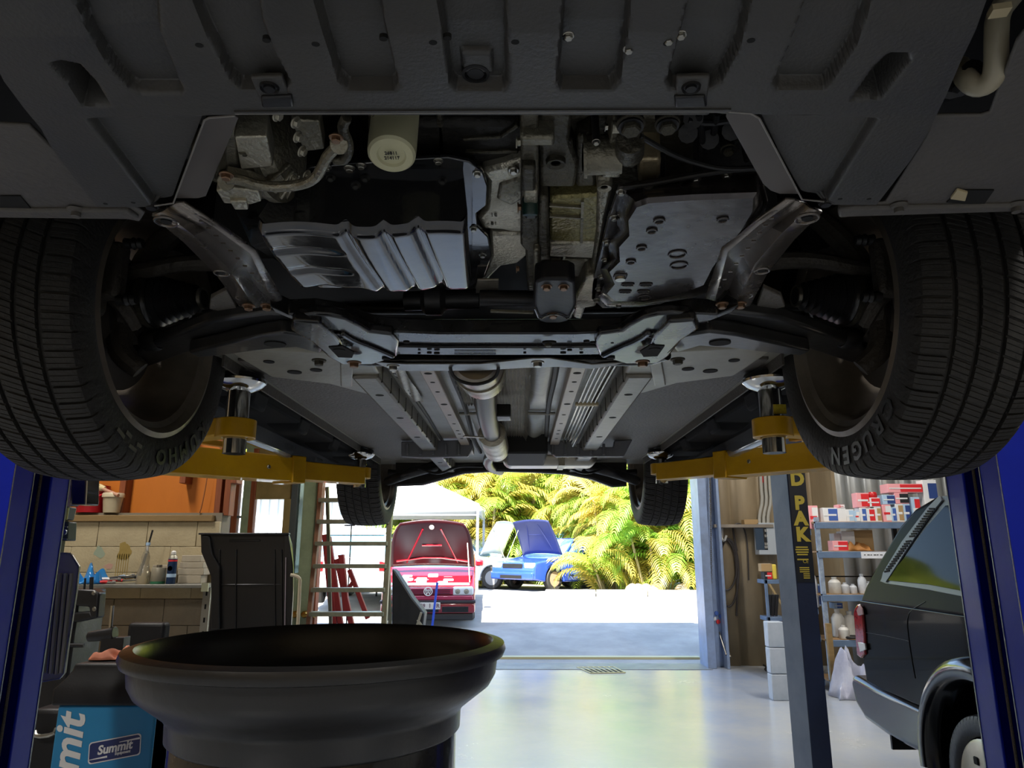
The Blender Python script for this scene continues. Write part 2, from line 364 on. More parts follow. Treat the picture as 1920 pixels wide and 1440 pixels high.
# drain grate
t = thing('drain_grate', 'slotted steel drain grate set in the floor by the door', 'grate', (G(1130, 1257).x, G(1130, 1257).y, 0))
a0 = G(1082, 1252); a1 = G(1150, 1251); a2 = G(1172, 1262); a3 = G(1108, 1263)
bb = MB(); bb.prism([Vector((p.x, p.y, .001)) for p in (a0, a1, a2, a3)], (0, 0, .002)); bb.build('recess', hole_m, t)
gr = mat('grate_steel', '#b7ae84', .5, .3)
for i in range(8):
    u = i/7; p = a0.lerp(a1, u); q = a3.lerp(a2, u); bb = MB(); bb.bar((p.x, p.y, .007), (q.x, q.y, .007), .02, .009); bb.build('grate_bar', gr, t)
for (p, q) in ((a0, a1), (a3, a2)):
    bb = MB(); bb.bar((p.x, p.y, .007), (q.x, q.y, .007), .025, .01); bb.build('grate_frame', gr, t)
# =================================================================== THE LIFTED CAR
XC = -.045
AX_F, AX_R, TZ, TR, TW = 1.47, 4.12, H+.145+.345, .345, .235
IN = .722                                        # inner sidewall offset from the centre line
car = thing('car', 'grey SUV raised on the two-post lift, seen from underneath', 'car', (XC, 2.8, H+.14))
def poly_h(pts, h): return [A(x, y, h) for x, y in pts]
def plate(name, pts, h, th, m, bevel=.002, mirror=False, par=None, **k):
    b = MB(); b.prism(poly_h(pts, h), (0, 0, th)); out = [b.build(name, m, par or car, bevel=bevel, **k)]
    if mirror: out.append(b.mirror(XC).build(name, m, par or car, bevel=bevel, **k))
    return out
def hole(px, py, h, r, par, dz=.001, rim=None, ry=None):
    c = A(px, py, h); b = MB(); b.lathe([(0, 0), (r, 0), (r, .004)], c-Vector((0, 0, dz)), (0, 0, 1), 18)
    if ry: b.v = [(x, c.y+(y-c.y)*ry, z) for x, y, z in b.v]
    o = b.build('hole', hole_m, par)
    if rim:
        q = MB(); q.tube([(c.x+math.cos(a)*r, c.y+math.sin(a)*r*(ry or 1), c.z-dz) for a in np.linspace(0, 2*PI, 25)[:-1]], .0016, 6, closed=True); q.build('hole_rim', rim, par)
    return o
# ---------------- bolts
_hb = hexbolt_mesh().build('bolt', steel, car); _hb.location = (0, 0, .6); _hb.scale = (.001,)*3
def bolt(p, r=.006, axis=(0, 0, 1), m=None, par=None, name='bolt'):
    q = Vector(axis).to_track_quat('Z', 'Y').to_euler()
    c = dup(_hb, p, par or car, (r, r, r), q); c.name = name
    if m is not None:
        if m.name not in _bm: me = _hb.data.copy(); me.materials[0] = m; _bm[m.name] = me
        c.data = _bm[m.name]
    return c
_bm = {}
# ---------------- tyres and wheels
def tyre_mesh():
    W = TW/2; prof = []                              # (x, r, tread?)
    gx = [-.062, -.022, .022, .062]; xs_ = [-.104]
    e = .0042
    for g_ in gx: xs_ += [g_-e-.0005, g_-e, g_+e, g_+e+.0005]
    xs_ += [.104]
    full = []
    for i in range(len(xs_)-1):
        a, c = xs_[i], xs_[i+1]; full.append(a)
        if c-a > .02: full += [a+(c-a)*k/4 for k in (1, 2, 3)]
    full.append(xs_[-1])
    def crown(x): return TR - .010*(abs(x)/.104)**2.5
    def ing(x): return any(abs(x-g_) <= e+1e-6 for g_ in gx)
    for x in full: prof.append((x, crown(x) - (.0085 if ing(x) else 0), 0 if ing(x) else 1))
    side = [(.110, TR-.014), (.1145, TR-.024), (.1165, TR-.040), (.1175, TR-.060), (.115, TR-.075), (.109, TR-.090), (.104, TR-.098), (.0985, TR-.104)]
    P = [(-x, r, 2 if i < 2 else 3) for i, (x, r) in list(enumerate(side))[::-1]] + prof + [(x, r, 2 if i < 2 else 3) for i, (x, r) in enumerate(side)]
    pitches = 64; sub = [0, .035, .13, .165, .42, .445, .46, .485, .74, .765, .78, .805]; ns = len(sub); N = pitches*ns
    v = np.zeros((len(P), N, 3))
    for k in range(N):
        p, q = divmod(k, ns); th0 = (p+sub[q])/pitches*2*PI
        big = q in (1, 2); thin = q in (5, 6, 9, 10)
        for i, (x, r, t) in enumerate(P):
            sl = (x*1.1 if abs(x) < .06 else .066*(1 if x > 0 else -1)+.15*(x-.06*(1 if x > 0 else -1)))
            th = th0 + sl*(1 if True else 0)
            rr = r
            if t == 1:
                if big: rr -= .006 if abs(x) > .06 else .0035
                elif thin: rr -= .0016
            elif t == 2:
                if big: rr -= .006
            v[i, k] = (x, rr*math.cos(th), rr*math.sin(th))
    n = len(P); fs = []
    for i in range(n-1):
        for k in range(N):
            l = (k+1) % N; fs.append((i*N+k, i*N+l, (i+1)*N+l, (i+1)*N+k))
    b = MB(); b.add(v.reshape(-1, 3).tolist(), fs); return b
tyre_b = tyre_mesh()
rim_m = mat('dusty_wheel_barrel', '#857c70', .42, .6, '#5f594f', 6, .06, 60)
disc_m = mat('brake_disc_steel', '#6e6a66', .35, .85)
def wheel_part(cx, cy, side):                    # side -1 left, +1 right ; outer face towards side
    o = Vector((cx, cy, TZ)); R0 = TR-.104
    b = MB(); s = side
    prof = [(R0+.014, -.108), (R0+.002, -.112), (R0-.006, -.104), (R0-.012, -.088), (R0-.018, -.06), (R0-.03, -.045), (R0-.035, .03), (R0-.03, .085), (R0-.01, .1), (R0+.008, .106), (R0+.008, .112), (R0-.02, .106), (R0-.04, .095), (R0-.043, .03), (R0-.038, -.045), (R0-.028, -.058), (R0-.022, -.09), (R0+.0, -.100)]
    b.lathe(prof, o, (s, 0, 0), 72, closed=True)
    for k in range(5):
        a = 2*PI*k/5+.3
        for da in (-.16, .16):
            d = Vector((0, math.cos(a+da), math.sin(a+da)))
            d0 = Vector((0, math.cos(a), math.sin(a)))
            b.bar(o+Vector((s*.075, 0, 0))+d0*.05, o+Vector((s*.088, 0, 0))+d*(R0-.035), .032, .03, (s, 0, 0))
    b.lathe([(0, .06), (.07, .06), (.08, .075), (.07, .095), (0, .1)], o, (s, 0, 0), 24)
    wh = b.build('wheel', rim_m, car, origin=o)
    t = MB(); t.add([(x*s+o.x, y+o.y, z+o.z) for x, y, z in tyre_b.v], tyre_b.f)
    return wh, o
wheels = []
base_t = None
for cy in (AX_F, AX_R):
    for s in (-1, 1):
        if cy == AX_R: cx = XC + s*(.83)
        else: cx = XC + s*(IN+TW/2)
        wh, o = wheel_part(cx, cy, s)
        if base_t is None:
            b = MB(); b.add(tyre_b.v, tyre_b.f); b.v = [(x+o.x, y+o.y, z+o.z) for x, y, z in b.v]; base_t = b.build('tyre', rubber, wh, origin=o, angle=30)
            tt = base_t
        else: tt = dup(base_t, o, wh)
        tt.rotation_euler = (.3*s, 0, 0 if s < 0 else PI)
        wheels.append((wh, o, s))
        # brake disc and hub behind the spokes
        q = MB(); q.lathe([(0, -.03), (.075, -.03), (.08, -.01), (.15, -.01), (.15, .012), (.07, .012), (.07, .05), (0, .05)], o, (s, 0, 0), 40); q.build('brake_disc', disc_m, wh)
# sidewall lettering (curved along the sidewall)
def side_text(body, whl, o, s, a0, da, size, m, r=TR-.052):
    parts = MB()
    for i, ch in enumerate(body):
        if ch == ' ': continue
        cu = bpy.data.curves.new('g', 'FONT'); cu.body = ch; cu.size = size; cu.extrude = .0008; cu.offset = .0015; cu.align_x = 'CENTER'; cu.align_y = 'CENTER'; cu.resolution_u = 2
        t = bpy.data.objects.new('t', cu); me = bpy.data.meshes.new_from_object(t); bpy.data.objects.remove(t)
        a = a0 + da*i
        rad = Vector((0, math.cos(a), math.sin(a))); nrm = Vector((-s, 0, 0)); tan_ = nrm.cross(rad) * -1  # text runs along tan_, up = rad outward
        up = rad; right = up.cross(nrm)
        vs_ = []
        for v in me.vertices:
            vs_.append(o + nrm*(.1185+v.co.z) + rad*r + right*v.co.x*1.15 + up*v.co.y)
        parts.add(vs_, [tuple(p.vertices) for p in me.polygons])
    parts.build('tyre_lettering', m, whl, fix=False)
let_m = mat('raised_tyre_lettering', '#0c0c0c', .35)
let_g = mat('grey_tyre_mark', '#57544d', .5)
side_text('CRUGEN', wheels[1][0], wheels[1][1], 1, math.radians(-128), math.radians(9.6), .05, let_m)
side_text('KUMHO', wheels[0][0], wheels[0][1], -1, math.radians(-44), math.radians(-10), .045, let_m)
o = wheels[0][1]; b = MB()
for i, (a, r, l) in enumerate(((-116, .298, .03), (-111, .285, .022), (-106, .302, .03), (-102, .288, .02))):
    a = math.radians(a); c = o+Vector((.1188, math.cos(a)*r, math.sin(a)*r)); tdir = Vector((0, -math.sin(a), math.cos(a)))
    b.bar(c-tdir*l/2, c+tdir*l/2, .001, .008, Vector((0, math.cos(a), math.sin(a))))
b.build('tyre_lettering', let_g, wheels[0][0])
# ---------------- suspension behind the front wheels
for s in (-1, 1):
    o = Vector((XC+s*(IN+TW/2), AX_F, TZ))
    px = lambda d: XC+s*d
    b = MB()                                      # knuckle: hub carrier with arms
    b.lathe([(.03, 0), (.062, 0), (.07, .02), (.06, .05), (.05, .07), (.03, .07)], (px(.78), AX_F, TZ+.02), (s, 0, 0), 20)
    b.tube([(px(.80), AX_F, TZ+.07), (px(.78), AX_F-.02, TZ+.14), (px(.70), AX_F-.0, TZ+.25)], [.03, .025], 10, 2)
    b.tube([(px(.81), AX_F-.03, TZ-.02), (px(.80), AX_F-.04, TZ-.08), (px(.76), AX_F-.02, TZ-.115)], [.03, .02], 10, 2)
    b.tube([(px(.81), AX_F-.06, TZ+.04), (px(.80), AX_F-.11, TZ+.03), (px(.76), AX_F-.12, TZ+.0), (px(.76), AX_F-.06, TZ-.03)], [.020, .014], 8, 2)
    b.build('steering_knuckle', mat('dark_cast_iron', '#4b463f', .6, .4, '#34312c', 12, .4, 80), car)
    b = MB(); b.box((px(.79), AX_F-.17, TZ-.03), (px(.85), AX_F-.11, TZ+.15)); b.build('brake_caliper', mat('dark_cast_iron', '#4b463f', .6), car, bevel=.014, bseg=3)
    b = MB(); b.box((px(.75), AX_F-.16, TZ+.0), (px(.80), AX_F-.12, TZ+.12)); b.build('caliper_bracket', mat('dark_cast_iron', '#4b463f', .6), car, bevel=.012, bseg=3)
    for dz in (.0, .12):
        b = MB(); b.lathe([(.009, 0), (.012, .008), (.009, .012), (.013, .018), (.010, .024), (.012, .036)], (px(.72), AX_F-.14, TZ+dz), (s, 0, 0), 14); b.build('slide_pin_boot', rubber_k, car)
    # strut
    b = MB(); b.cyl((px(.72), AX_F+.02, TZ+.16), (px(.62), AX_F+.05, TZ+.45), .028, seg=18); b.build('strut', blk, car)
    # driveshaft + bellows boot
    b = MB(); b.cyl((px(.14), AX_F-.02, TZ+.02), (px(.74), AX_F-.01, TZ+.03), .013, seg=14); b.build('driveshaft', blk, car)
    bo = MB(); pr = [(.018, 0), (.021, .006)]; n_ = 7
    for i in range(n_):
        t0 = .010+i*.0135; r_ = .024+.0042*i
        pr += [(r_-.004, t0), (r_+.006, t0+.0065), (r_-.001, t0+.0128)]
    pr += [(.054, .108), (.056, .124), (.052, .130), (.045, .135)]
    bo.lathe(pr, (px(.625), AX_F-.05, TZ+.035), (s, .06, -.03), 36); bt = bo.build('driveshaft_boot', mat('ribbed_boot_rubber', '#1b1b1c', .32), car, angle=60)
    b = MB(); b.lathe([(.0555, 0), (.058, 0), (.058, .012), (.0555, .012)], (px(.625+.111), AX_F-.043, TZ+.032), (s, .06, -.03), 36, closed=True); b.build('boot_clamp', alu_dk, bt)
    b = MB(); b.lathe([(.019, 0), (.0235, 0), (.0235, .007), (.019, .007)], (px(.625), AX_F-.05, TZ+.035), (s, .06, -.03), 24, closed=True); b.build('boot_clamp', steel, bt)
    # track rod above the boot
    b = MB(); b.tube([(px(.48), AX_F-.05, TZ+.09), (px(.58), AX_F-.08, TZ+.105), (px(.66), AX_F-.10, TZ+.095), (px(.74), AX_F-.09, TZ+.08), (px(.82), AX_F-.06, TZ+.09)], [.022, .014], 10, 2); b.build('tie_rod', mat('dark_cast_iron', '#4b463f', .6), car)
# ---------------- lower control arms
arm_up = [(232, 668), (262, 640), (330, 615), (400, 598), (470, 585), (560, 578), (600, 585), (560, 606), (600, 640), (590, 662), (520, 655), (440, 668), (372, 672), (340, 676), (270, 690), (240, 694)]
hA = .425
arm_m = mat('black_control_arm', '#2a2b2d', .3, .4, '#3a3a3a', 10, .05, 60, coat=.3)
for mir in (0, 1):
    b = MB(); b.prism(poly_h([(245, 690), (262, 655), (400, 602), (500, 588), (560, 590), (555, 612), (480, 632), (372, 655), (280, 688)], hA+.005), (0, 0, .03))
    (b.mirror(XC) if mir else b).build('control_arm', arm_m, car, bevel=.008, bseg=3)
    b = MB(); b.prism(poly_h([(352, 662), (480, 632), (530, 625), (575, 632), (612, 640), (600, 664), (555, 652), (500, 656), (440, 664), (372, 671)], hA-.025), (0, 0, .03))
    arm2 = (b.mirror(XC) if mir else b).build('control_arm_web', arm_m, car, bevel=.006, bseg=3)
    c = A(516, 645, hA-.026); q = MB(); q.lathe([(0, 0), (.021, 0), (.021, .004)], c-Vector((0, 0, .0015)), (0, 0, 1), 24)
    q.v = [(x, c.y+(y-c.y)*.9, z) for x, y, z in q.v]
    (q.mirror(XC) if mir else q).build('hole', hole_m, arm2)
    c = A(242, 684, hA-.01); q = MB(); q.lathe([(0, -.012), (.022, -.010), (.028, 0), (.03, .012), (.027, .03), (.015, .06), (.012, .09)], c, (0, 0, 1), 22)
    (q.mirror(XC) if mir else q).build('ball_joint', mat('dark_cast_iron', '#3b3833', .6, .5), car)
    q = MB(); q.lathe([(0, 0), (.02, 0), (.024, .008), (.024, .03), (.02, .04), (0, .04)], A(272, 640, hA+.02), (1, -.3, 0), 18)
    (q.mirror(XC) if mir else q).build('bushing', rubber_k, car)
    # small link rods
    q = MB(); q.tube([A(330, 690, .47), A(352, 600, .5), A(372, 540, .55)], .006, 8, 1); (q.mirror(XC) if mir else q).build('link_rod', blk, car)
# ---------------- subframe
hs = .40
sub_m = mat('glossy_black_subframe', '#1d1e20', .25, .35, '#2a2a2a', 9, .06, 50, coat=.35, rvar=.06)
def edge_strip(pts_a, pts_b, ha, hb, m, name, th=.012, par=car, bev=.003):
    """plate between two pixel polylines lying at heights ha and hb"""
    b = MB(); n = len(pts_a)
    a = [A(x, y, ha) for x, y in pts_a]; c = [A(x, y, hb) for x, y in pts_b]
    up = Vector((0, 0, th)); vs_ = a+c+[p+up for p in a]+[p+up for p in c]
    fs = []
    for i in range(n-1):
        fs += [(i, i+1, n+i+1, n+i), (2*n+i, 3*n+i, 3*n+i+1, 2*n+i+1), (i, 2*n+i, 2*n+i+1, i+1), (n+i, n+i+1, 3*n+i+1, 3*n+i)]
    fs += [(0, n, 3*n, 2*n), (n-1, 3*n-1, 4*n-1, 2*n-1)]
    b.add(vs_, fs); return b.build(name, m, par, bevel=bev)
front = [(505, 574), (540, 590), (590, 588), (640, 596), (690, 615), (730, 622), (820, 626), (960, 626), (1080, 626), (1165, 621), (1205, 610), (1250, 595), (1300, 588), (1345, 590), (1385, 574)]
mid1 = [(512, 584), (560, 604), (600, 612), (650, 622), (700, 634), (740, 641), (830, 643), (960, 643), (1070, 643), (1150, 640), (1190, 630), (1240, 618), (1285, 608), (1330, 602), (1376, 584)]
sf = edge_strip(front, mid1, hs+.008, hs+.006, sub_m, 'subframe', .03)
mid2 = [(560, 606), (590, 625), (620, 645), (668, 655), (705, 655), (745, 652), (830, 653), (960, 653), (1070, 653), (1140, 653), (1175, 655), (1215, 650), (1265, 640), (1300, 622), (1330, 606)]
edge_strip([(x, y) for x, y in mid1][1:-1]+[], [(x, y+9) for x, y in mid1][1:-1], hs+.005, hs+.028, sub_m, 'subframe_groove', .01, sf)
edge_strip([(700, 650), (830, 652), (960, 652), (1070, 652), (1180, 650)], [(715, 664), (830, 666), (960, 666), (1070, 666), (1170, 664)], hs+.002, hs, sub_m, 'subframe_web', .02, sf)
q = MB(); q.tube([A(x, y, hs+.010) for x, y in ((640, 668), (680, 676), (730, 675), (960, 675), (1160, 675), (1215, 675), (1250, 664))], .0135, 14, 1); q.build('subframe_rear_wall', sub_m, sf)
edge_strip([(700, 679), (760, 683), (900, 683), (1000, 672), (1030, 672), (1110, 684), (1170, 680)], [(735, 694), (770, 696), (900, 695), (985, 690), (1045, 688), (1110, 692), (1150, 686)], hs-.003, hs-.006, mat('bright_edge_steel', '#8d8c88', .25, .7, '#6f6d68', 10), 'subframe_lip', .004, sf, .001)
for mir in (0, 1):                                # four diagonal legs of the crossmember
    L = []
    q = MB(); q.prism(poly_h([(556, 594), (590, 590), (619, 592), (650, 599), (678, 613), (694, 623), (737, 628), (748, 642), (746, 668), (725, 676), (700, 684), (640, 684), (614, 670), (588, 645), (570, 622), (550, 607)], hs-.004), (0, 0, .02)); L.append(('crossmember_corner', q))
    q = MB(); q.tube([A(x, y, hs-.004) for x, y in ((640, 622), (662, 636), (700, 650), (738, 667))], .0075, 10, 1); L.append(('crossmember_leg', q))
    q = MB(); q.prism(poly_h([(548, 603), (600, 607), (632, 634), (650, 664), (612, 666), (580, 640), (545, 620)], hs-.016), (0, 0, .02)); L.append(('arm_bracket', q))
    q = MB(); q.prism(poly_h([(616, 651), (642, 649), (664, 661), (660, 671), (634, 670)], hs-.0175), (0, 0, .003)); q.cm = 0; L.append(('opening', q))
    for nm, q in L: (q.mirror(XC) if mir else q).build(nm, hole_m if nm == 'opening' else sub_m, sf, bevel=0 if nm == 'opening' else .006, bseg=3)
    for (hx, hy, r, rim_) in ((628, 628, .017, 1), (724, 672, .009, 0), (636, 656, .012, 0), (762, 641, .006, 0)):
        c = A(hx, hy, hs-.005 if hx != 636 else hs-.017)
        q = MB(); q.lathe([(0, 0), (r, 0), (r, .004)], c-Vector((0, 0, .002)), (0, 0, 1), 22); q.v = [(x, c.y+(y-c.y)*.85, z) for x, y, z in q.v]
        (q.mirror(XC) if mir else q).build('hole', hole_m, sf)
        if rim_:
            q = MB(); q.tube([(c.x+math.cos(a)*(r+.001), c.y+math.sin(a)*(r+.001)*.85, c.z-.002) for a in np.linspace(0, 2*PI, 29)[:-1]], .0022, 6, closed=True)
            (q.mirror(XC) if mir else q).build('hole_rim', sub_m, sf)
for hx, hy, r in ((805, 660, .005), (819, 661, .006), (786, 661, .003), (984, 660, .003), (1030, 641, .014), (1056, 660, .006), (1068, 655, .005), (1090, 660, .004), (1112, 641, .006), (1148, 641, .003)):
    hole(hx, hy, hs-.002, r, sf, .003, ry=.6)
for k, yy in enumerate((656, 660, 664)):
    q = MB(); q.bar(A(852, yy, hs-.0005), A(930, yy, hs-.0005), .0022, .0006); q.build('slot', hole_m, sf)
bolt(A(737, 690, hs-.02), .011, par=sf); bolt(A(1008, 683, hs-.02), .011, par=sf); bolt(A(1028, 646, hs-.006), .009, m=alu_dk, par=sf)
for mir in (0, 1):
    for bx, by, r in ((598, 680, .012), (664, 684, .012)):
        c = A(bx, by, hs-.02); 
        if mir: c.x = 2*XC-c.x
        bolt(c, r, m=steel_rust if bx == 664 else alu_dk, par=sf)
# ---------------- front diagonal braces (pressed channels)
brace_m = mat('scratched_brace_steel', '#7e7873', .28, .7, '#5d5751', 8, .1, 60, rvar=.08, coat=.3)
hb_ = .435
for mir in (0, 1):
    q = MB()
    # cross-section lofted from front end to rear end: flange, channel, flange
    ends = [[(285, 402), (305, 395), (316, 387), (330, 380), (345, 378)], [(345, 452), (362, 440), (385, 430), (402, 424), (412, 420)], [(405, 512), (425, 498), (450, 482), (470, 474), (480, 468)], [(452, 576), (478, 576), (503, 571), (514, 566), (530, 560)]]
    zo = [0, -.004, .014, -.006, -.004]
    rows = [[A(x, y, hb_-.01*(k/3)+z) for (x, y), z in zip(r, zo)] for k, r in enumerate(ends)]
    n = 5
    q.add([p for r in rows for p in r], [(i*n+j, i*n+j+1, (i+1)*n+j+1, (i+1)*n+j) for i in range(3) for j in range(4)])
    q = q.mirror(XC) if mir else q
    br = q.build('brace', brace_m, car, fix=False, solid=.004, bevel=0, angle=25)
    for hx, hy, r in ((312, 412, .007), (416, 509, .0055), (455, 555, .0055), (465, 568, .005)):
        c = A(hx, hy, hb_-.008)
        q = MB(); q.lathe([(0, 0), (r, 0), (r, .003)], c-Vector((0, 0, .0035)), (0, 0, 1), 18); (q.mirror(XC) if mir else q).build('hole', hole_m, br)
        if r in (.007, .0055):
            q = MB(); q.tube([(c.x+math.cos(a)*r*2, c.y+math.sin(a)*r*2, c.z-.003) for a in np.linspace(0, 2*PI, 25)[:-1]], .0018, 6, closed=True); (q.mirror(XC) if mir else q).build('hole_rim', brace_m, br)
    for bx in (466, 500):
        c = A(bx, 577, hb_-.022)
        if mir: c.x = 2*XC-c.x
        bolt(c, .009, m=steel_rust, par=br)
    q = MB()                                       # embossed spot marks along the flange
    for i in range(12):
        u = i/11; p = A(360+u*150, 400+u*155, hb_-.008-.008*u); q.bar(p, p+Vector((.006, .001, 0)), .003, .002)
    (q.mirror(XC) if mir else q).build('spot_welds', brace_m, br)
    # grey triangular bracket beside the brace
    q = MB(); q.prism(poly_h([(395, 560), (425, 545), (445, 580), (455, 592), (392, 580)], .45), (0, 0, .01)); (q.mirror(XC) if mir else q).build('bracket', grey_dark, car, bevel=.002)
# ---------------- sump
hf = .50; hbm = .405
fl = [(420, 352), (500, 322), (560, 316), (600, 312), (690, 306), (760, 300), (840, 296), (880, 304), (905, 322), (914, 350), (912, 385), (893, 400), (895, 425), (915, 445), (922, 480), (908, 520), (880, 540), (600, 540), (470, 460)]
b = MB(); b.prism(poly_h(fl, hf), (0, 0, .006)); sump = b.build('sump', pan_black, car, bevel=.0015)
def sump_pt(u, v):     # bottom skin of the pan with raised ribs
    l = A(482+82*v**1.4, 437+108*v, hbm); r = A(876+8*v, 435+117*v, hbm)
    p = l.lerp(r, u)
    x = u
    step = 0
    rip = 0
    for c in (.42, .60, .76): rip += math.exp(-((x-c+.0-.07*v)/.026)**2)*.009
    lip = .012*(1-min(1, v/.06))**2 + .015*(1-min(1, (1-v)/.05))**2 + .015*(1-min(1, (1-u)/.03))**2 + .012*(1-min(1, u/.03))**2
    if x < .40: rip += sum(math.exp(-((v-c_)/.035)**2) for c_ in (.34, .68))*.004*min(1, (.40-x)/.08)*min(1, x/.05)
    p.z += rip + lip + .004*math.sin(x*9)
    p.y += .004*math.sin(x*30)*v*v
    return p
b = MB(); b.grid(sump_pt, 90, 40)
# side walls: lip of the bottom to the flange
def wall(u, v):
    return None
tops = {}
per = [(u, 0) for u in np.linspace(0, 1, 31)] + [(1, v) for v in np.linspace(0, 1, 15)[1:]] + [(u, 1) for u in np.linspace(1, 0, 31)[1:]] + [(0, v) for v in np.linspace(1, 0, 15)[1:-1]]
low = [sump_pt(u, v) for u, v in per]
tl, tr_, br_, bl_ = A(540, 322, hf), A(868, 316, hf), A(885, 520, hf), A(560, 520, hf)
top = [tl.lerp(tr_, u).lerp(bl_.lerp(br_, u), v) for u, v in per]
midl = [l.lerp(t, .25)+(Vector((0, 0, .0))) for l, t in zip(low, top)]
b.loft([low, midl, top], caps=False)
bw = b.build('pan_body', pan_black, sump, fix=False, angle=60)
for bx, by in ((612, 316), (677, 313), (822, 304), (895, 328), (888, 431), (905, 480), (520, 330)): bolt(A(bx, by, hf-.003), .0055, par=sump)
b = MB(); b.lathe([(0, -.01), (.012, -.01), (.014, 0), (.014, .01)], A(715, 500, hbm+.006), (0, 0, 1), 6)
# ---------------- gearbox pan
hg = .47
flg = [(1160, 352), (1200, 346), (1290, 330), (1360, 320), (1425, 316), (1440, 380), (1425, 430), (1400, 470), (1345, 530), (1290, 560), (1200, 576), (1130, 578), (1108, 560), (1110, 530), (1126, 470), (1140, 410)]
b = MB(); b.prism(poly_h(flg, hg), (0, 0, .006)); gp = b.build('gearbox_pan', pan_dull, car, bevel=.0015)
bot = [(1192, 384), (1215, 376), (1300, 370), (1420, 366), (1418, 392), (1395, 430), (1340, 500), (1322, 535), (1268, 556), (1205, 568), (1150, 566), (1135, 552), (1150, 534), (1140, 510), (1160, 490), (1158, 462), (1178, 440), (1176, 410)]
tp = [(1172, 362), (1205, 352), (1300, 338), (1420, 326), (1432, 385), (1412, 435), (1360, 510), (1335, 545), (1280, 566), (1200, 574), (1138, 574), (1120, 556), (1132, 532), (1126, 505), (1144, 485), (1140, 455), (1158, 432), (1156, 402)]
B_ = poly_h(bot, hg-.045); T_ = poly_h(tp, hg); cen = sum(B_, Vector())/len(B_)
r1 = [p.lerp(cen, .035) for p in B_]; r2 = [p+Vector((0, 0, .004)) for p in B_]; r3 = [p.lerp(t, .3)+Vector((0, 0, .004)) for p, t in zip(B_, T_)]
b = MB(); b.loft([[Vector((p.x, p.y, H+hg-.046)) for p in r1], r2, r3, T_], caps=False); b.add([Vector((p.x, p.y, H+hg-.046)) for p in r1], [tuple(range(len(r1)))])
b.build('pan_body', pan_dull, gp, fix=True, angle=50)
for bx, by in ((1165, 362), (1152, 410), (1138, 456), (1135, 489), (1128, 520), (1123, 543), (1119, 564), (1217, 355), (1305, 338), (1362, 331), (1160, 574)): bolt(A(bx, by, hg-.003), .0058, m=steel, par=gp)
hp = hg-.047
for hx, hy in ((1236, 414), (1222, 433), (1203, 465), (1183, 491), (1355, 412)): hole(hx, hy, hp, .0065, gp, .0005, rim=pan_dull)
for hx, hy, r in ((1270, 477, .0125), (1273, 498, .0125), (1208, 558, .0105)):
    c = A(hx, hy, hp); q = MB(); q.tube([(c.x+math.cos(a)*r, c.y+math.sin(a)*r, c.z) for a in np.linspace(0, 2*PI, 29)[:-1]], .0014, 6, closed=True); q.build('embossed_ring', pan_dull, gp)
for hx, hy in ((1177, 534), (1211, 534), (1172, 547), (1206, 547)):
    c = A(hx, hy, hp); q = MB(); q.box((c.x-.008, c.y-.004, c.z-.001), (c.x+.008, c.y+.004, c.z+.002)); q.build('slot', hole_m, gp, bevel=.002)
    q = MB(); q.tube([(c.x+sx*.0095, c.y+sy*.0055, c.z) for sx, sy in ((-1, -.6), (-.7, -1), (.7, -1), (1, -.6), (1, .6), (.7, 1), (-.7, 1), (-1, .6))], .0013, 5, closed=True); q.build('slot_rim', pan_dull, gp)
c = A(1163, 518, hp); q = MB(); q.box((c.x-.011, c.y-.008, c.z-.002), (c.x+.011, c.y+.010, c.z+.003)); q.build('magnet_boss', blk_gloss, gp, bevel=.003)
q = MB(); q.lathe([(0, -.004), (.008, -.004), (.009, 0)], c+Vector((0, .002, -.002)), (0, 0, 1), 12); q.build('drain_plug', steel, gp)
# ---------------- engine block, bell housing, gearbox case
b = MB(); b.box((XC-.42, .58, H+.60), (XC+.42, 1.42, H+1.0)); b.box((XC-.66, .3, H+.82), (XC+.66, 1.9, H+1.05)); 
b.box((XC-.12, .8, H+.53), (XC+.06, 1.2, H+.62)); eb = b.build('engine_block', mat('dark_engine_block', '#211f1c', .6, .4, '#14130f', 8, .4, 70), car, bevel=.01)
def lump(name, pts, h, th, m, bev=.006): return plate(name, pts, h, th, m, bev)[0]
bh = lump('bell_housing', [(902, 322), (945, 312), (1000, 292), (1006, 420), (1000, 436), (960, 436), (940, 432), (905, 430), (895, 410), (912, 390), (915, 340)], .515, .05, alu_lt, .006)
lump('bell_housing_lower', [(918, 440), (1000, 440), (1003, 470), (970, 495), (940, 500), (920, 520), (908, 548), (888, 548), (905, 515), (920, 480)], .512, .05, alu_lt, .006)
b = MB(); b.lathe([(.008, 0), (.009, .012), (.014, .02), (.02, .04)], A(963, 325, .508), (0, .1, 1), 16); b.build('bolt_boss', alu_lt, bh); bolt(A(963, 322, .505), .006, par=bh)
b = MB(); b.prism(poly_h([(935, 345), (985, 330), (985, 372), (960, 388), (930, 375)], .512), (0, 0, .02)); b.build('rib', alu, bh, bevel=.006, bseg=3)
for tx, ty, s_ in ((926, 403, '21'), (926, 419, '19')):
    c = A(tx, ty, .5135); text_mesh(s_, .011, alu_dk, bh, c, (PI, 0, PI), depth=.0006, bold=.0002)
lump('casting_flange', [(976, 213), (1010, 213), (1012, 560), (990, 560), (985, 470), (976, 460)], .49, .06, alu_dk, .004)
for (x0, y0, x1, y1, m_) in ((975, 258, 1040, 275, alu), (978, 315, 1004, 360, alu_dk), (984, 385, 1008, 412, blk), (1000, 470, 1012, 560, alu), (982, 360, 1008, 384, alu_lt)):
    lump('casting_lug', [(x0, y0), (x1, y0), (x1, y1), (x0, y1)], .478, .05, m_, .004)
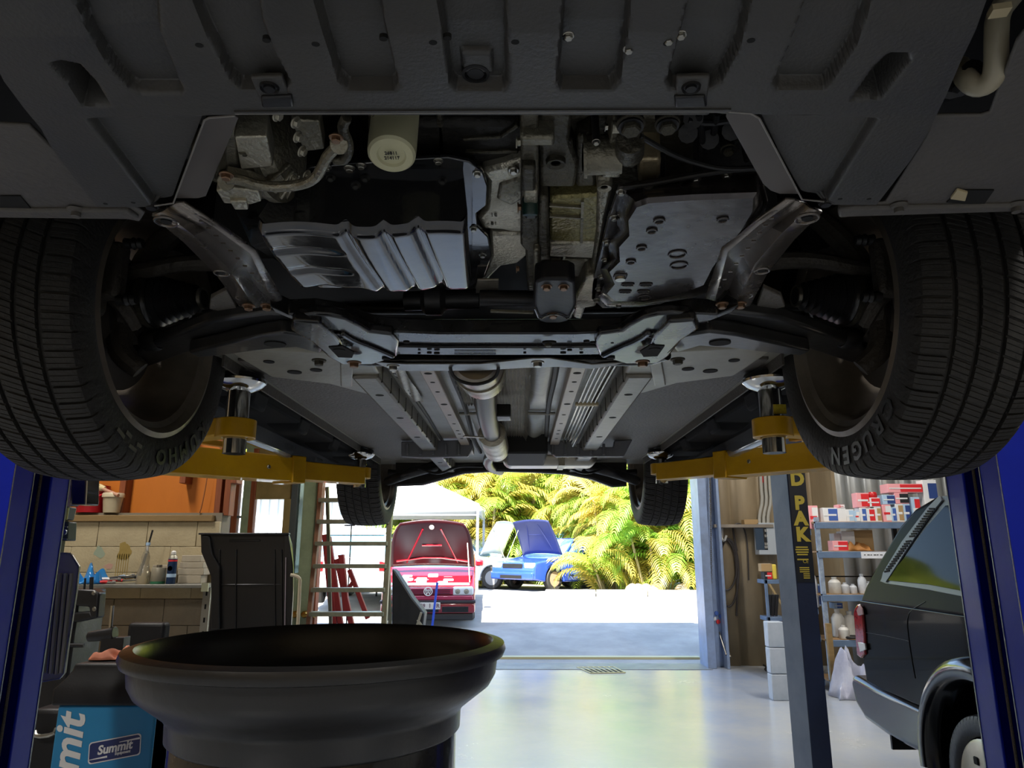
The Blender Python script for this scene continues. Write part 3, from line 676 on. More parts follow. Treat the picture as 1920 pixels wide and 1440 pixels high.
bolt(A(972, 266, .48), .006, (-1, 0, 0), alu_lt); bolt(A(974, 389, .49), .006, (-1, 0, 0), steel_rust); bolt(A(971, 504, .49), .006, (-1, 0, 0), steel_rust)
b = MB(); b.lathe([(0, -.004), (.0105, -.004), (.0115, 0), (.0115, .02)], A(994, 398, .47), (0, -.3, 1), 18); b.build('rubber_plug', mat('dark_green_plug', '#15302a', .4), car)
# gearbox case: stepped castings
gc = lump('gearbox_case', [(1010, 213), (1300, 213), (1300, 340), (1165, 350), (1128, 470), (1105, 585), (1012, 560)], .53, .15, alu_dk, .01)
for pts, h, m_ in (([(1012, 213), (1075, 213), (1068, 262), (1085, 310), (1078, 352), (1012, 352)], .50, alu_dk),
                   ([(1082, 262), (1110, 250), (1118, 350), (1080, 352)], .505, alu_dk),
                   ([(1030, 372), (1098, 368), (1132, 362), (1128, 455), (1090, 456), (1030, 452)], .495, mat('oily_yellow_casting', '#8d8557', .36, .6, '#6a6444', 10, .4, 120)),
                   ([(1010, 372), (1028, 372), (1032, 500), (1026, 548), (1010, 548)], .485, alu_dk),
                   ([(1028, 458), (1126, 456), (1120, 486), (1026, 482)], .49, alu_lt),
                   ([(1030, 488), (1112, 490), (1108, 520), (1030, 520)], .50, alu),
                   ([(1098, 520), (1126, 520), (1118, 575), (1098, 578), (1090, 600), (1075, 596), (1078, 560)], .47, alu_lt),
                   ([(1120, 355), (1150, 352), (1138, 400), (1110, 560), (1098, 560), (1118, 440)], .485, alu),
                   ([(1120, 336), (1148, 336), (1148, 356), (1122, 356)], .478, alu),
                   ([(1200, 300), (1240, 300), (1238, 330), (1232, 345), (1196, 345)], .49, mat('worn_lifting_lug', '#a89a7c', .4, .6, '#857a60', 30, .2, 90))):
    lump('casting_step', pts, h, .06, m_, .005)
b = MB()
for x, y, x2, y2 in ((1030, 380, 1090, 384), (1030, 400, 1092, 404), (1092, 372, 1090, 450), (1040, 540, 1060, 470)): b.bar(A(x, y, .497), A(x2, y2, .497), .004, .012)
b.build('casting_ribs', alu, gc)
b = MB()
for i in range(7): b.tube([A(1014+i*9, 225+i*6, .505), A(1018+i*9, 300+i*5, .505)], .0035, 6)
b.build('casting_ribs', alu_dk, gc)
for (hx, hy, h_, r) in ((1042, 304, .497, .013), (1133, 349, .476, .010)):
    c = A(hx, hy, h_); b = MB(); b.lathe([(r*.5, .004), (r*.5, -.002), (r*.95, -.004), (r, 0), (r*1.1, .02), (r*1.1, .05)], c, (0, 0, 1), 24); b.build('boss', alu_dk if r > .012 else alu_lt, car)
    b = MB(); b.lathe([(0, 0), (r*.5, 0)], c, (0, 0, 1), 16); b.build('hole', hole_m, car)
# solenoid / pump cylinder with clamp
b = MB(); p0 = A(1094, 292, .475); p1 = A(1165, 288, .475); b.cyl(p0, p1, .024, seg=28); b.lathe([(.024, 0), (.027, 0), (.027, .004), (.024, .004)], p0, p1-p0, 28, closed=True); pc = b.build('pump_body', alu, car)
b = MB(); b.lathe([(.0, 0), (.019, 0)], p0-Vector((.0005, 0, 0)), (1, 0, 0), 24); b.build('hole', hole_m, pc)
for y_ in (238, 307):
    b = MB(); b.cyl(A(1148, y_, .46), A(1162, y_, .46), .007, seg=12); b.build('lug', alu_lt, pc); bolt(A(1137, y_, .46), .004, (-1, 0, 0), steel, pc)
b = MB(); b.box(A(1150, 235, .475), A(1162, 340, .47)+Vector((0, 0, .05))); b.build('flange', alu, pc, bevel=.002)
b = MB(); b.cyl(A(1180, 285, .47), A(1182, 262, .455), .018, .016, 18); b.build('bolt_boss', alu_dk, car)
for bx, by, h_, r, m_ in ((1183, 240, .44, .0125, alu_dk), (1252, 238, .46, .0115, alu_dk), (1366, 284, .49, .008, alu_dk), (1118, 268, .46, .004, steel)):
    bolt(A(bx, by, h_), r, (0, .15, 1), m_); b = MB(); b.lathe([(r*1.1, 0), (r*1.2, .05)], A(bx, by, h_), (0, .15, 1), 14); b.build('bolt_boss', blk, car)
b = MB()
for p in ([(1200, 255), (1260, 290), (1310, 308), (1360, 318), (1430, 314)], [(1168, 352), (1225, 345), (1300, 330), (1380, 318), (1436, 316)]):
    b.tube([A(x, y, .458) for x, y in p], .0032, 8, 2)
b.build('vent_hose', rubber_k, car)
b = MB()
for p in ([(1310, 213), (1318, 260), (1316, 300)], [(1345, 213), (1338, 250)], [(1242, 290), (1244, 340)], [(1390, 240), (1400, 300)], [(1290, 225), (1330, 232), (1370, 226)]): b.tube([A(x, y, .50) for x, y in p], .004, 8, 1)
for x, y in ((1290, 250), (1330, 262), (1300, 222), (1372, 245)): b.cyl(A(x, y, .50), A(x, y, .53), .012, seg=10)
b.build('selector_linkage', blk, car)
# engine clutter above the filter
b = MB()
for x0, y0, x1, y1, h_ in ((780, 214, 820, 290, .55), (830, 214, 970, 240, .56), (690, 214, 700, 300, .56)): b.prism(poly_h([(x0, y0), (x1, y0), (x1, y1), (x0, y1)], h_), (0, 0, .05))
b.prism(poly_h([(818, 214), (830, 214), (838, 296), (820, 300)], .53), (0, 0, .04))
b.build('engine_front_casting', alu_dk, car, bevel=.005)
b = MB()
for x0, y0, x1, y1 in ((868, 245, 940, 240), (872, 270, 972, 268), (940, 240, 972, 218), (872, 294, 930, 300)): b.bar(A(x0, y0, .54), A(x1, y1, .54), .006, .03)
b.build('casting_ribs', alu_dk, car, bevel=.002)
# oil filter
c = A(734, 292, .445); ax = Vector((-.02, .30, 1)).normalized(); r = .0275
b = MB(); b.lathe([(0, .003), (r*.55, .003), (r*.62, 0), (r*.9, 0), (r, .003), (r*1.02, .008), (r*1.03, .02), (r*1.03, .09)], c, ax, 40)
filt = b.build('oil_filter', mat('cream_filter_paint', '#c6c4a0', .42, 0, '#b5b292', 6, .02, 30), car)
e = Vector((1, 0, 0)); f = ax.cross(e).normalized()
for i, s_ in enumerate(('214117', '26811')):
    rr = Matrix((e, f*-1, -ax)).transposed().to_euler()
    text_mesh(s_, .006, mat('ink', '#2b2b28', .6), filt, c+e*.0+f*(.004*(i-.5)*-1.8)-ax*.0, rr, depth=.0004, bold=.0001)
b = MB()
for i in range(6):
    b.tube([c + ax*(.045+.005*i) + (e*math.sin(a)-f*0)*r*1.035 + (f*-1 if f.y > 0 else f)*math.cos(a)*r*1.035 for a in np.linspace(-.9, -.2, 8)], .0005, 4)
b.build('printed_lines', mat('ink', '#2b2b28', .6), filt)
# compressor with bracket pipe
ca = A(425, 285, .50); cb = A(560, 270, .50); axv = (cb-ca).normalized()
b = MB(); L = (cb-ca).length; R = .062
prof = [(0, -.03), (.03, -.03), (.036, -.02), (.04, 0), (R*.9, .004), (R, .012), (R, L*.55), (R*1.1, L*.56), (R*1.12, L*.68), (R*.95, L*.70), (R*.8, L*.86), (R*.5, L*.95), (0, L*.97)]
b.lathe(prof, ca, axv, 36); cp = b.build('compressor', alu, car, angle=30)
b = MB(); b.prism(poly_h([(440, 258), (500, 256), (512, 312), (452, 318)], .437), (0, 0, .03)); b.build('name_pad', alu_lt, cp, bevel=.002)
text_mesh('JJ0', .008, alu_dk, cp, A(457, 290, .436), (PI, 0, PI/2), depth=.0005)
b = MB()
for i in range(7):
    a = -1.9+i*.32; d = Vector((0, math.cos(a), math.sin(a))); b.bar(ca+axv*L*.7+d*R*1.02, ca+axv*L*.93+d*R*.55, .004, .012, d)
b.prism(poly_h([(545, 225), (600, 228), (608, 280), (570, 285)], .46), (0, 0, .02)); b.prism(poly_h([(420, 222), (440, 222), (448, 330), (425, 335)], .445), (0, 0, .02)); b.build('ribs', alu, cp, bevel=.002)
for bx, by in ((523, 218), (557, 231), (561, 258), (569, 285), (553, 335), (578, 330)): bolt(A(bx, by, .435), .0055, (-.8, 0, .5), alu_lt, cp)
b = MB(); b.tube([A(x, y, .425) for x, y in ((424, 336), (450, 336), (490, 350), (550, 350), (590, 338), (606, 310), (615, 290), (640, 268))], .0062, 10, 2)
b.cyl(A(424, 342, .422), A(424, 330, .45), .010, seg=12); b.cyl(A(636, 272, .42), A(636, 262, .45), .010, seg=12); b.prism(poly_h([(425, 328), (470, 336), (500, 350), (440, 352), (418, 345)], .428), (0, 0, .012)); hp_ = b.build('hose_bracket', alu, car, bevel=.002)
bolt(A(424, 332, .415), .0065, m=steel_rust); bolt(A(630, 262, .415), .006, m=steel_rust); bolt(A(655, 318, .49), .006)
b = MB(); b.prism(poly_h([(405, 358), (430, 352), (485, 360), (490, 378), (470, 384), (420, 382)], .42), (0, 0, .015)); b.prism(poly_h([(430, 378), (462, 378), (466, 394), (440, 394)], .415), (0, 0, .012)); b.build('connector', alu_lt, car, bevel=.002)
b = MB(); b.tube([A(x, y, .43) for x, y in ((625, 300), (650, 300), (655, 270), (640, 240), (650, 220))], .006, 8, 2); b.prism(poly_h([(618, 295), (652, 292), (655, 302), (620, 304)], .44), (0, 0, .02)); b.build('sensor_bracket', alu_dk, car, bevel=.002)
# rear gearbox mount
b = MB(); b.prism(poly_h([(1003, 530), (1018, 524), (1066, 524), (1078, 530), (1080, 575), (1066, 602), (1050, 606), (1024, 606), (1010, 602), (1001, 575)], .42), (0, 0, .035)); mt = b.build('gearbox_mount', plastic_k, car, bevel=.005, bseg=3)
for bx, by, r in ((1025, 540, .0075), (1057, 540, .0075), (1037, 592, .009)): bolt(A(bx, by, .417), r, (0, .1, 1), steel_rust, mt)
b = MB(); b.tube([A(x, y, .417) for x, y in ((1003, 578), (1012, 600), (1028, 590), (1050, 590), (1066, 600), (1078, 578))], .0022, 6, 1); b.build('mount_edge', mat('bright_edge_steel', '#8d8c88', .25, .7), mt)
b = MB(); b.cyl(A(900, 560, .47), A(1000, 560, .47), .016, seg=20); b.cyl(A(760, 565, .49), A(900, 560, .49), .02, seg=20); b.lathe([(.02, 0), (.032, .01), (.032, .04), (.02, .05)], A(790, 562, .49), (1, 0, 0), 20); b.build('driveshaft', blk, car)
b = MB(); b.prism(poly_h([(895, 525), (935, 525), (935, 548), (892, 550)], .485), (0, 0, .004)); b.build('heat_shield_scrap', foil, car, bevel=.001)
b = MB(); b.bar(A(920, 583, .44), A(1000, 586, .44), .008, .004); b.build('tie_strap', alu, car)
# dark cavity behind the sump (engine-bay rear, dash panel)
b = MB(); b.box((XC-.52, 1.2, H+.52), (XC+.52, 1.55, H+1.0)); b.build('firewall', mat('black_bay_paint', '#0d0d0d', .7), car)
# ---------------- front undertray as a moulded sheet
ht = .43
def plane_xy(pts, h=ht): return np.array([[p.x, p.y] for p in poly_h(pts, h)])
def sdf(P, poly):
    d = np.full(len(P), 1e9); ins = np.zeros(len(P), bool); n = len(poly)
    for i in range(n):
        a = poly[i]; b_ = poly[(i+1) % n]; e = b_-a; w_ = P-a
        t = np.clip((w_@e)/(e@e), 0, 1); q = w_-np.outer(t, e); d = np.minimum(d, (q**2).sum(1))
        c = ((a[1] > P[:, 1]) != (b_[1] > P[:, 1])) & (P[:, 0] < (b_[0]-a[0])*(P[:, 1]-a[1])/((b_[1]-a[1]) if abs(b_[1]-a[1]) > 1e-9 else 1e-9)+a[0])
        ins ^= c
    d = np.sqrt(d); return np.where(ins, -d, d)
def sstep(x, w_): t = np.clip(.5-x/w_, 0, 1); return t*t*(3-2*t)
FEAT = [  # polygon in pixels, depth upwards, wall width
 ([(100, -260), (137, 0), (170, 68), (212, 130), (245, 166), (262, 173), (338, 173), (345, 166), (336, 148), (300, 60), (270, -260)], .014, .0035),
 ([(262, -260), (358, 0), (388, 60), (432, 148), (452, 166), (535, 166), (545, 152), (515, 95), (492, 40), (440, -260)], .014, .0035),
 ([(540, -260), (588, 0), (608, 60), (634, 150), (652, 168), (738, 168), (748, 156), (722, 50), (714, 0), (690, -260)], .014, .0035),
 ([(795, -260), (820, 0), (836, 100), (842, 152), (856, 167), (944, 167), (953, 152), (949, 0), (945, -260)], .014, .0035),
 ([(1068, -260), (1056, 0), (1044, 150), (1052, 166), (1146, 166), (1161, 150), (1178, 50), (1182, 0), (1210, -260)], .014, .0035),
 ([(1330, -260), (1292, 0), (1250, 150), (1258, 165), (1330, 165), (1352, 152), (1385, 90), (1410, 0), (1470, -260)], .014, .0035),
 ([(1580, -260), (1512, 0), (1478, 90), (1450, 152), (1458, 165), (1545, 165), (1560, 150), (1605, 82), (1636, 0), (1720, -260)], .014, .0035),
 ([(98, 118), (118, 114), (148, 120), (178, 152), (203, 193), (158, 195), (128, 152)], .03, .007),
 ([(1700, 100), (1702, 112), (1648, 182), (1600, 184), (1640, 126), (1668, 100)], .03, .007),
 ([(163, 222), (470, 215), (420, 300), (345, 400), (302, 400), (288, 386)], .013, .004),
 ([(1645, 220), (1330, 212), (1400, 300), (1480, 400), (1530, 395), (1548, 378)], .013, .004),
]
FEAT = [(plane_xy(p), d, w_) for p, d, w_ in FEAT]
cp_ = plane_xy([(866, 112), (920, 112), (922, 148), (870, 148)])
def tray_h(XY):
    z = np.zeros(len(XY))
    for poly, d, w_ in FEAT: z = np.maximum(z, d*sstep(sdf(XY, poly), w_))
    z -= .006*sstep(sdf(XY, cp_), .002)*(z > .005)
    y0 = A(960, 60, ht).y; z += np.clip(y0-XY[:, 1], 0, 1)*.12
    return z
def interp(tab, y):
    ys_ = [t[0] for t in tab]; return float(np.interp(y, ys_, [t[1] for t in tab]))
L_out = [(-260, -420), (0, -95), (110, -12), (150, 8), (200, 45), (240, 78), (266, 92), (300, 115), (345, 150), (386, 182), (412, 200)]
R_out = [(-260, 2120), (0, 1852), (60, 1826), (110, 1802), (180, 1772), (255, 1735), (300, 1706), (345, 1672), (386, 1640), (412, 1622)]
L_in = [(213, 441), (222, 382), (300, 352), (360, 330), (383, 322), (390, 286), (400, 277), (412, 268)]
R_in = [(213, 1370), (222, 1424), (300, 1462), (350, 1490), (374, 1505), (380, 1545), (400, 1560), (412, 1570)]
def tray_patch(y0, y1, ny, nx, left, right):
    rows = []
    for j in range(ny+1):
        py = y0+(y1-y0)*j/ny
        a = A(interp(left, py), py, ht); c = A(interp(right, py), py, ht)
        rows.append(np.stack([np.linspace(a.x, c.x, nx+1), np.linspace(a.y, c.y, nx+1)], 1))
    XY = np.concatenate(rows); z = tray_h(XY)+H+ht
    b = MB(); b.add(np.column_stack([XY, z]).tolist(), [(j*(nx+1)+i, j*(nx+1)+i+1, (j+1)*(nx+1)+i+1, (j+1)*(nx+1)+i) for j in range(ny) for i in range(nx)]); return b
b = tray_patch(-260, 213, 230, 520, L_out, R_out); ut = b.build('undertray', plastic_g, car, fix=False, solid=.003, angle=60); ut.modifiers[0].use_rim = False
for l, r in ((L_out, L_in), (R_in, R_out)):
    b = tray_patch(213, 386 if l is L_out else 382, 70, 120, l, r); w_ = b.build('undertray_wing', plastic_g, ut, fix=False, solid=.003, angle=60); w_.modifiers[0].use_rim = False
# turned-up inner flanges with pale cut edges
edge_m = mat('pale_cut_plastic_edge', '#7b7874', .4)
for pts, bl in (([(441, 217), (447, 222), (386, 368), (372, 372), (330, 372), (325, 380), (383, 228), (392, 222)], 0), ([(1364, 210), (1361, 220), (1430, 345), (1445, 358), (1462, 364), (1495, 364), (1504, 373), (1424, 222), (1408, 213)], 1)):
    pp = poly_h(pts, ht+.006); b = MB(); b.prism(pp, (0, 0, .003)); b.build('flange', mat('undertray_flange', '#57524e', .45, 0, '#4c4744', 5), ut, bevel=.001)
for pts in ([(440, 217), (392, 221), (383, 226), (325, 381), (290, 386)], [(1366, 210), (1408, 213), (1424, 222), (1504, 374), (1545, 378)], [(441, 213), (700, 212), (1000, 211), (1370, 208)]):
    b = MB(); b.tube([A(x, y, ht-.0012) for x, y in pts], .0011, 5); b.build('cut_edge', edge_m, ut)
# lip below the rear edge
b = MB(); b.bar(A(440, 209, ht-.0015), A(1370, 205, ht-.0015), .003, .003); b.build('edge_bead', plastic_g, ut)
for hx, hy in ((374, 82), (500, 73), (592, 80), (719, 70), (812, 77), (839, 69), (966, 76), (1062, 69), (1251, 79), (1408, 73), (198, 380), (250, 378), (1575, 371), (1629, 371)): hole(hx, hy, ht, .0036 if hy < 100 else .0028, ut, .0018, ry=.8)
for bx, by in ((1066, 70), (1179, 95), (1254, 78), (1277, 68)): bolt(A(bx, by, ht-.001), .0042, (0, 0, 1), steel, ut)
# big centre clip, side clips on tabs
c = A(892, 134, ht+.009); b = MB(); b.lathe([(0, -.002), (.0075, -.002), (.008, .001), (.0095, .001), (.0105, -.003), (.013, -.002), (.0135, .004)], c-Vector((0, 0, .001)), (0, 0, 1), 30); b.build('push_clip', plastic_k, ut)
for tx, s in ((505, -1), (1296, 1)):
    sl = 12*s*-1
    q = MB(); q.prism(poly_h([(tx-32+s*4, 146), (tx+30+s*6, 144), (tx+38-s*8, 198), (tx-22-s*8, 200)], ht-.002), (0, 0, .006)); q.build('clip_tab', plastic_g, ut, bevel=.002)
    q = MB(); c = A(tx, 165, ht-.003); q.lathe([(0, -.002), (.005, -.002), (.0055, .0005), (.007, .0005), (.0085, -.0015), (.0095, .002)], c, (0, 0, 1), 22); q.build('push_clip', plastic_k, ut)
    q = MB(); q.prism(poly_h([(tx-24-s*8, 183), (tx+34-s*8, 181), (tx+38-s*8, 202), (tx-22-s*8, 203)], ht-.005), (0, 0, .006)); q.build('clip_block', blk, ut, bevel=.002)
for bx, s in ((853//3, 0),): 
    pass
for cx_, cy_ in ((284, 388), (1548, 382)):
    q = MB(); q.lathe([(0, -.003), (.006, -.003), (.007, 0), (.0085, 0), (.0095, .003)], A(cx_, cy_, ht), (0, 0, 1), 18); q.build('push_clip', plastic_k, ut)
# ---------------- wheel-arch liners outside the undertray
lin_m = mat('dusty_liner_plastic', '#4b4845', .6, 0, '#57534e', 3, .15, 120, rvar=.06)
hl = .455
for nm, pts in (('liner_left', [(-700, 200), (-200, 225), (56, 236), (92, 272), (250, 385), (272, 400), (262, 416), (240, 412), (180, 410), (0, 409), (-700, 414)]),
                ('liner_right', [(2620, 190), (1920, 60), (1905, 80), (1855, 212), (1840, 217), (1750, 218), (1735, 262), (1660, 380), (1570, 395), (1578, 408), (1700, 400), (1920, 396), (2620, 400)])):
    b = MB(); b.prism([Vector((max(XC-.925, min(XC+.925, p.x)), p.y, p.z)) for p in poly_h(pts, hl-.008)], (0, 0, .005)); li = b.build('arch_liner', lin_m, car, bevel=.002)
    # lower rim strip
for pts in ([(-300, 388), (60, 396), (240, 396), (262, 412), (240, 413), (0, 410), (-300, 408)], [(2100, 384), (1920, 386), (1600, 392), (1572, 395), (1572, 410), (1600, 408), (1920, 398), (2100, 396)]):
    b = MB(); b.prism(poly_h(pts, hl-.014), (0, 0, .012)); b.build('liner_rim', lin_m, car, bevel=.004)
for pts in ([(0, 368), (38, 368), (60, 394), (0, 394)], [(1775, 380), (1800, 357), (1864, 357), (1845, 384)]):
    b = MB(); b.prism(poly_h(pts, hl-.010), (0, 0, .003)); b.build('opening', hole_m, car)
b = MB(); b.prism(poly_h([(1782, 374), (1795, 357), (1815, 362), (1810, 378)], hl-.013), (0, 0, .004)); b.build('liner_clip', mat('cream_clip', '#b5a785', .5), car, bevel=.001)
for cx_, cy_ in ((143, 399), (1685, 391), (1905, 390)):
    q = MB(); q.lathe([(0, -.006), (.006, -.006), (.006, 0), (.010, .001), (.012, .004)], A(cx_, cy_, hl-.014), (0, 0, 1), 18); q.build('push_clip', lin_m, car)
# dark wheel-house inside (above everything) and washer hose at the right
for s in (-1, 1):
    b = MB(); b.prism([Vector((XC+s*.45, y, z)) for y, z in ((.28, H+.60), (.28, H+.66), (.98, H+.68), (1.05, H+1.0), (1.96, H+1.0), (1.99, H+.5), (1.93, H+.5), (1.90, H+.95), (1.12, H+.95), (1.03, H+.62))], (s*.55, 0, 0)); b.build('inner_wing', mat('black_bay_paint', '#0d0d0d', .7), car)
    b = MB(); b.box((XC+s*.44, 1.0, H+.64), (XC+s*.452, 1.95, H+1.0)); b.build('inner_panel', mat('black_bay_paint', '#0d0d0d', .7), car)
b = MB(); b.tube([A(x, y, h_) for x, y, h_ in ((1898, -10, .52), (1870, 25, .50), (1868, 70, .48), (1868, 120, .46), (1862, 150, .45), (1835, 165, .45), (1812, 150, .46), (1800, 125, .50))], .0105, 18, 2); b.build('intercooler_hose', mat('pale_hose', '#a79f89', .35, 0, '#8f8874', 6), car)
b = MB(); b.bar(A(1856, 22, .475), A(1892, 17, .475), .012, .006); b.build('hose_clip', mat('cream_clip', '#b5a785', .5), car)
b = MB(); b.tube([A(x, y, .47) for x, y in ((1740, 165), (1790, 170), (1830, 130))], .012, 10, 1); b.build('duct', blk, car)
# ---------------- floor pan behind the subframe
hf0 = .485; ZP = H+hf0
EX = lambda px, py, h=hf0: A(px, py, h)
b = MB(); b.box((XC-.80, 1.55, ZP), (XC+.80, 4.02, ZP+.03)); pan = b.build('floor_pan', grey_body, car)
def rail_box(name, xa, xb, ya, yb, z0, m, bev=.006, mir=True, th=.06, bolts=0, xe=None):
    out = []
    xe = xe or (xa, xb)
    for s in ((-1, 1) if mir else (1,)):
        b = MB(); lo = [Vector((XC+s*xa, ya, z0)), Vector((XC+s*xb, ya, z0)), Vector((XC+s*xe[1], yb, z0)), Vector((XC+s*xe[0], yb, z0))]
        b.prism(lo, (0, 0, th)); out.append(b.build(name, m, pan, bevel=bev, bseg=2))
    return out
# undersealed outer floor panels
rail_box('underseal_panel', .38, .68, 1.75, 3.75, ZP-.008, grey_dark, .004, th=.012)
rl = rail_box('chassis_rail', .315, .385, 1.75, 3.95, ZP-.055, mat('taped_rail', '#7a756a', .38, .3, '#5f5b52', 5, .12, 60), .008, th=.06)
for s, r_ in zip((-1, 1), rl):
    for y in (1.95, 2.3, 2.7, 3.1, 3.3, 3.5):
        c = Vector((XC+s*.35, y, ZP-.0555)); q = MB(); q.lathe([(0, 0), (.012, 0), (.012, .003)], c, (0, 0, 1), 16); q.build('hole', hole_m, r_)
    for y in np.arange(1.8, 3.9, .13):
        q = MB(); q.box((XC+s*.3135, y, ZP-.054), (XC+s*.318, y+.003, ZP-.01)); q.build('joint', seam, r_)
rr = rail_box('inner_rail', .175, .215, 1.55, 3.4, ZP-.03, mat('pinkish_primer_rail', '#a89c8c', .4, .1, '#958a7c', 4), .003, th=.035)
for s, r_ in zip((-1, 1), rr):
    for y in (1.6, 1.72, 1.8, 1.9, 2.02, 2.2, 2.38, 2.55, 2.7, 2.78, 2.9):
        c = Vector((XC+s*.195, y, ZP-.0305)); q = MB(); q.lathe([(0, 0), (.007 if int(y*100) % 4 else .011, 0), (.007, .003)], c, (0, 0, 1), 14); q.build('hole', hole_m, r_)
# seam sealer lines
for s in (-1, 1):
    b = MB(); b.tube([(XC+s*x, y, ZP-.004) for x, y in ((.135, 1.6), (.145, 1.9), (.14, 2.3), (.15, 2.7), (.16, 3.1), (.15, 3.5))], .009, 6, 2); b.build('seam_sealer', seam, pan)
    b = MB(); b.tube([(XC+s*x, y, ZP-.003) for x, y in ((.30, 1.8), (.29, 2.4), (.30, 3.0), (.30, 3.6))], .006, 6, 1); b.build('seam_sealer', seam, pan)
    b = MB()                                      # stamped panels between tunnel and rails
    b.grid(lambda u, v: (XC+s*(.075+.06*u), 1.65+v*.75, ZP-.002-.012*math.sin(PI*u)*math.sin(PI*v)), 10, 14); b.grid(lambda u, v: (XC+s*(.075+.06*u), 2.5+v*1.0, ZP-.002-.014*math.sin(PI*u)*(math.sin(PI*v)**.5)), 10, 14)
    b.build('stamped_panel', grey_body, pan, fix=False)
    b = MB(); b.tube([(XC+s*x, 2.45+.02*math.sin(9*x), ZP-.008) for x in (.07, .1, .13, .17)], .006, 8); b.build('stamped_rib', grey_body, pan)
    # sill outer: pinch weld + black rocker moulding with bulges
    b = MB(); b.box((XC+s*.70, 1.72, ZP-.03), (XC+s*.706, 3.78, ZP+.01)); b.build('pinch_weld', grey_dark, pan)
    b = MB(); b.prism([Vector((XC+s*.72, 1.9, ZP+.0)), Vector((XC+s*.735, 1.9, ZP-.04)), Vector((XC+s*.95, 1.9, ZP-.045)), Vector((XC+s*.98, 1.9, ZP+.05)), Vector((XC+s*.75, 1.9, ZP+.05))], (0, 1.85, 0)); rk = b.build('rocker_moulding', mat('matt_black_rocker', '#0b0b0c', .75, spec=.1), pan, bevel=.008)
    for i in range(4):
        y = 2.0+i*.45; b = MB(); b.prism([Vector((XC+s*.72, y, ZP-.02)), Vector((XC+s*.75, y+.05, ZP-.062)), Vector((XC+s*.84, y+.07, ZP-.062)), Vector((XC+s*.86, y, ZP-.04))], (0, .12, 0)); b.build('moulding_rib', mat('matt_black_rocker', '#0b0b0c', .75), rk, bevel=.01)
# front box ends of the rails with holes (behind the lower arms)
for s in (-1, 1):
    b = MB(); lo = [Vector((XC+s*a_, y_, ZP-.045)) for a_, y_ in ((.30, 1.56), (.62, 1.50), (.60, 1.78), (.47, 1.86), (.40, 1.98), (.33, 2.0))]
    b.prism(lo, (0, 0, .05)); ob_ = b.build('rail_end', mat('grey_rail_end', '#8f8c80', .4, .2, '#7a776c', 5, .1, 50), pan, bevel=.01, bseg=3)
    for hx, hy, r in ((.55, 1.62, .013), (.52, 1.72, .018), (.46, 1.70, .015), (.37, 1.93, .012)):
        q = MB(); q.lathe([(0, 0), (r, 0), (r, .003)], (XC+s*hx, hy, ZP-.047), (0, 0, 1), 18); q.build('hole', hole_m, ob_)
    q = MB(); q.bar((XC+s*.36, 1.6, ZP-.05), (XC+s*.42, 1.85, ZP-.05), .03, .007); q.build('strap_bracket', grey_body, ob_, bevel=.003)
# tunnel heat shields with real corrugation
def corrug(u0, x0, x1, y0, y1, zb, nc, amp=.0035):
    b = MB(); nx = nc*4
    b.grid(lambda u, v: (x0+(x1-x0)*u, y0+(y1-y0)*v, zb+amp*math.sin(u*nc*2*PI)+.0015*math.sin(v*60)), nx, 40); return b.build('heat_shield', foil, pan, fix=False, angle=60)
corrug(0, XC-.03, XC+.062, 1.62, 3.0, ZP-.012, 9)
b = MB(); b.grid(lambda u, v: (XC+.062+.012*u+.003*math.sin(v*40), 1.62+1.75*v, ZP-.012-.02*u+.002*math.sin(v*70+u*5)), 3, 60); b.build('heat_shield_edge', foil, pan, fix=False, angle=60)
corrug(0, XC-.14, XC-.085, 1.6, 2.3, ZP-.012, 6, .004)
b = MB(); b.grid(lambda u, v: (XC-.300+.035*u, 1.6+.65*v, ZP-.01+.004*math.sin(u*9+v*60)*math.cos(v*45)), 8, 30); b.build('crumpled_foil', foil, pan, fix=False)
# exhaust: cat, pipe, resonator, tail pipe
ex_m = mat('heat_stained_exhaust', '#9a9284', .35, .85, '#6f675b', 9, .1, 40, rvar=.1)
def pp(px, py, h): return A(px, py, h)
c0 = pp(893, 700, .40); c1 = pp(893, 745, .42)
b = MB(); b.lathe([(.0, 0), (.05, 0), (.058, .01), (.06, .05), (.06, .22), (.052, .25), (.04, .27)], (c0.x, 1.56, H+.43), (0.02, 1, .05), 36); cat_ = b.build('catalytic_converter', ex_m, car)
b = MB(); b.lathe([(.0605, 0), (.064, 0), (.064, .03), (.0605, .03)], (c0.x+.002, 1.66, H+.435), (0.02, 1, .05), 36, closed=True); b.build('band', alu_lt, cat_)
b = MB(); b.tube([(c0.x-.055, 1.5, H+.41), (c0.x-.05, 1.53, H+.375), (c0.x, 1.54, H+.36), (c0.x+.05, 1.53, H+.375), (c0.x+.055, 1.5, H+.41)], .004, 8, 2); b.build('hanger', blk, cat_)
e1 = B(912, 775, 2.15); e2 = B(922, 812, 2.6); e3 = B(932, 845, 3.05); e4 = B(912, 862, 3.4); e5 = B(920, 878, 3.9); e6 = B(938, 884, 4.3)
b = MB(); b.tube([(c0.x+.006, 1.8, H+.445), e1, e2], .033, 24, 1); b.build('exhaust_pipe', mat('dark_exhaust', '#4d4843', .4, .7), cat_)
b = MB(); ax_ = (e3-e2); b.lathe([(.026, 0), (.05, .01), (.053, .03), (.053, ax_.length-.04), (.048, ax_.length-.01), (.026, ax_.length)], e2, ax_, 32); b.build('resonator', alu_lt, cat_)
b = MB(); b.tube([e3, e4, e5, e6], .024, 20, 1); b.build('tail_pipe', mat('dark_exhaust', '#4d4843', .4, .7), cat_)
b = MB(); b.box(e1+Vector((.03, .0, -.01)), e1+Vector((.075, .08, .03))); b.build('hanger_bracket', blk, cat_, bevel=.004)
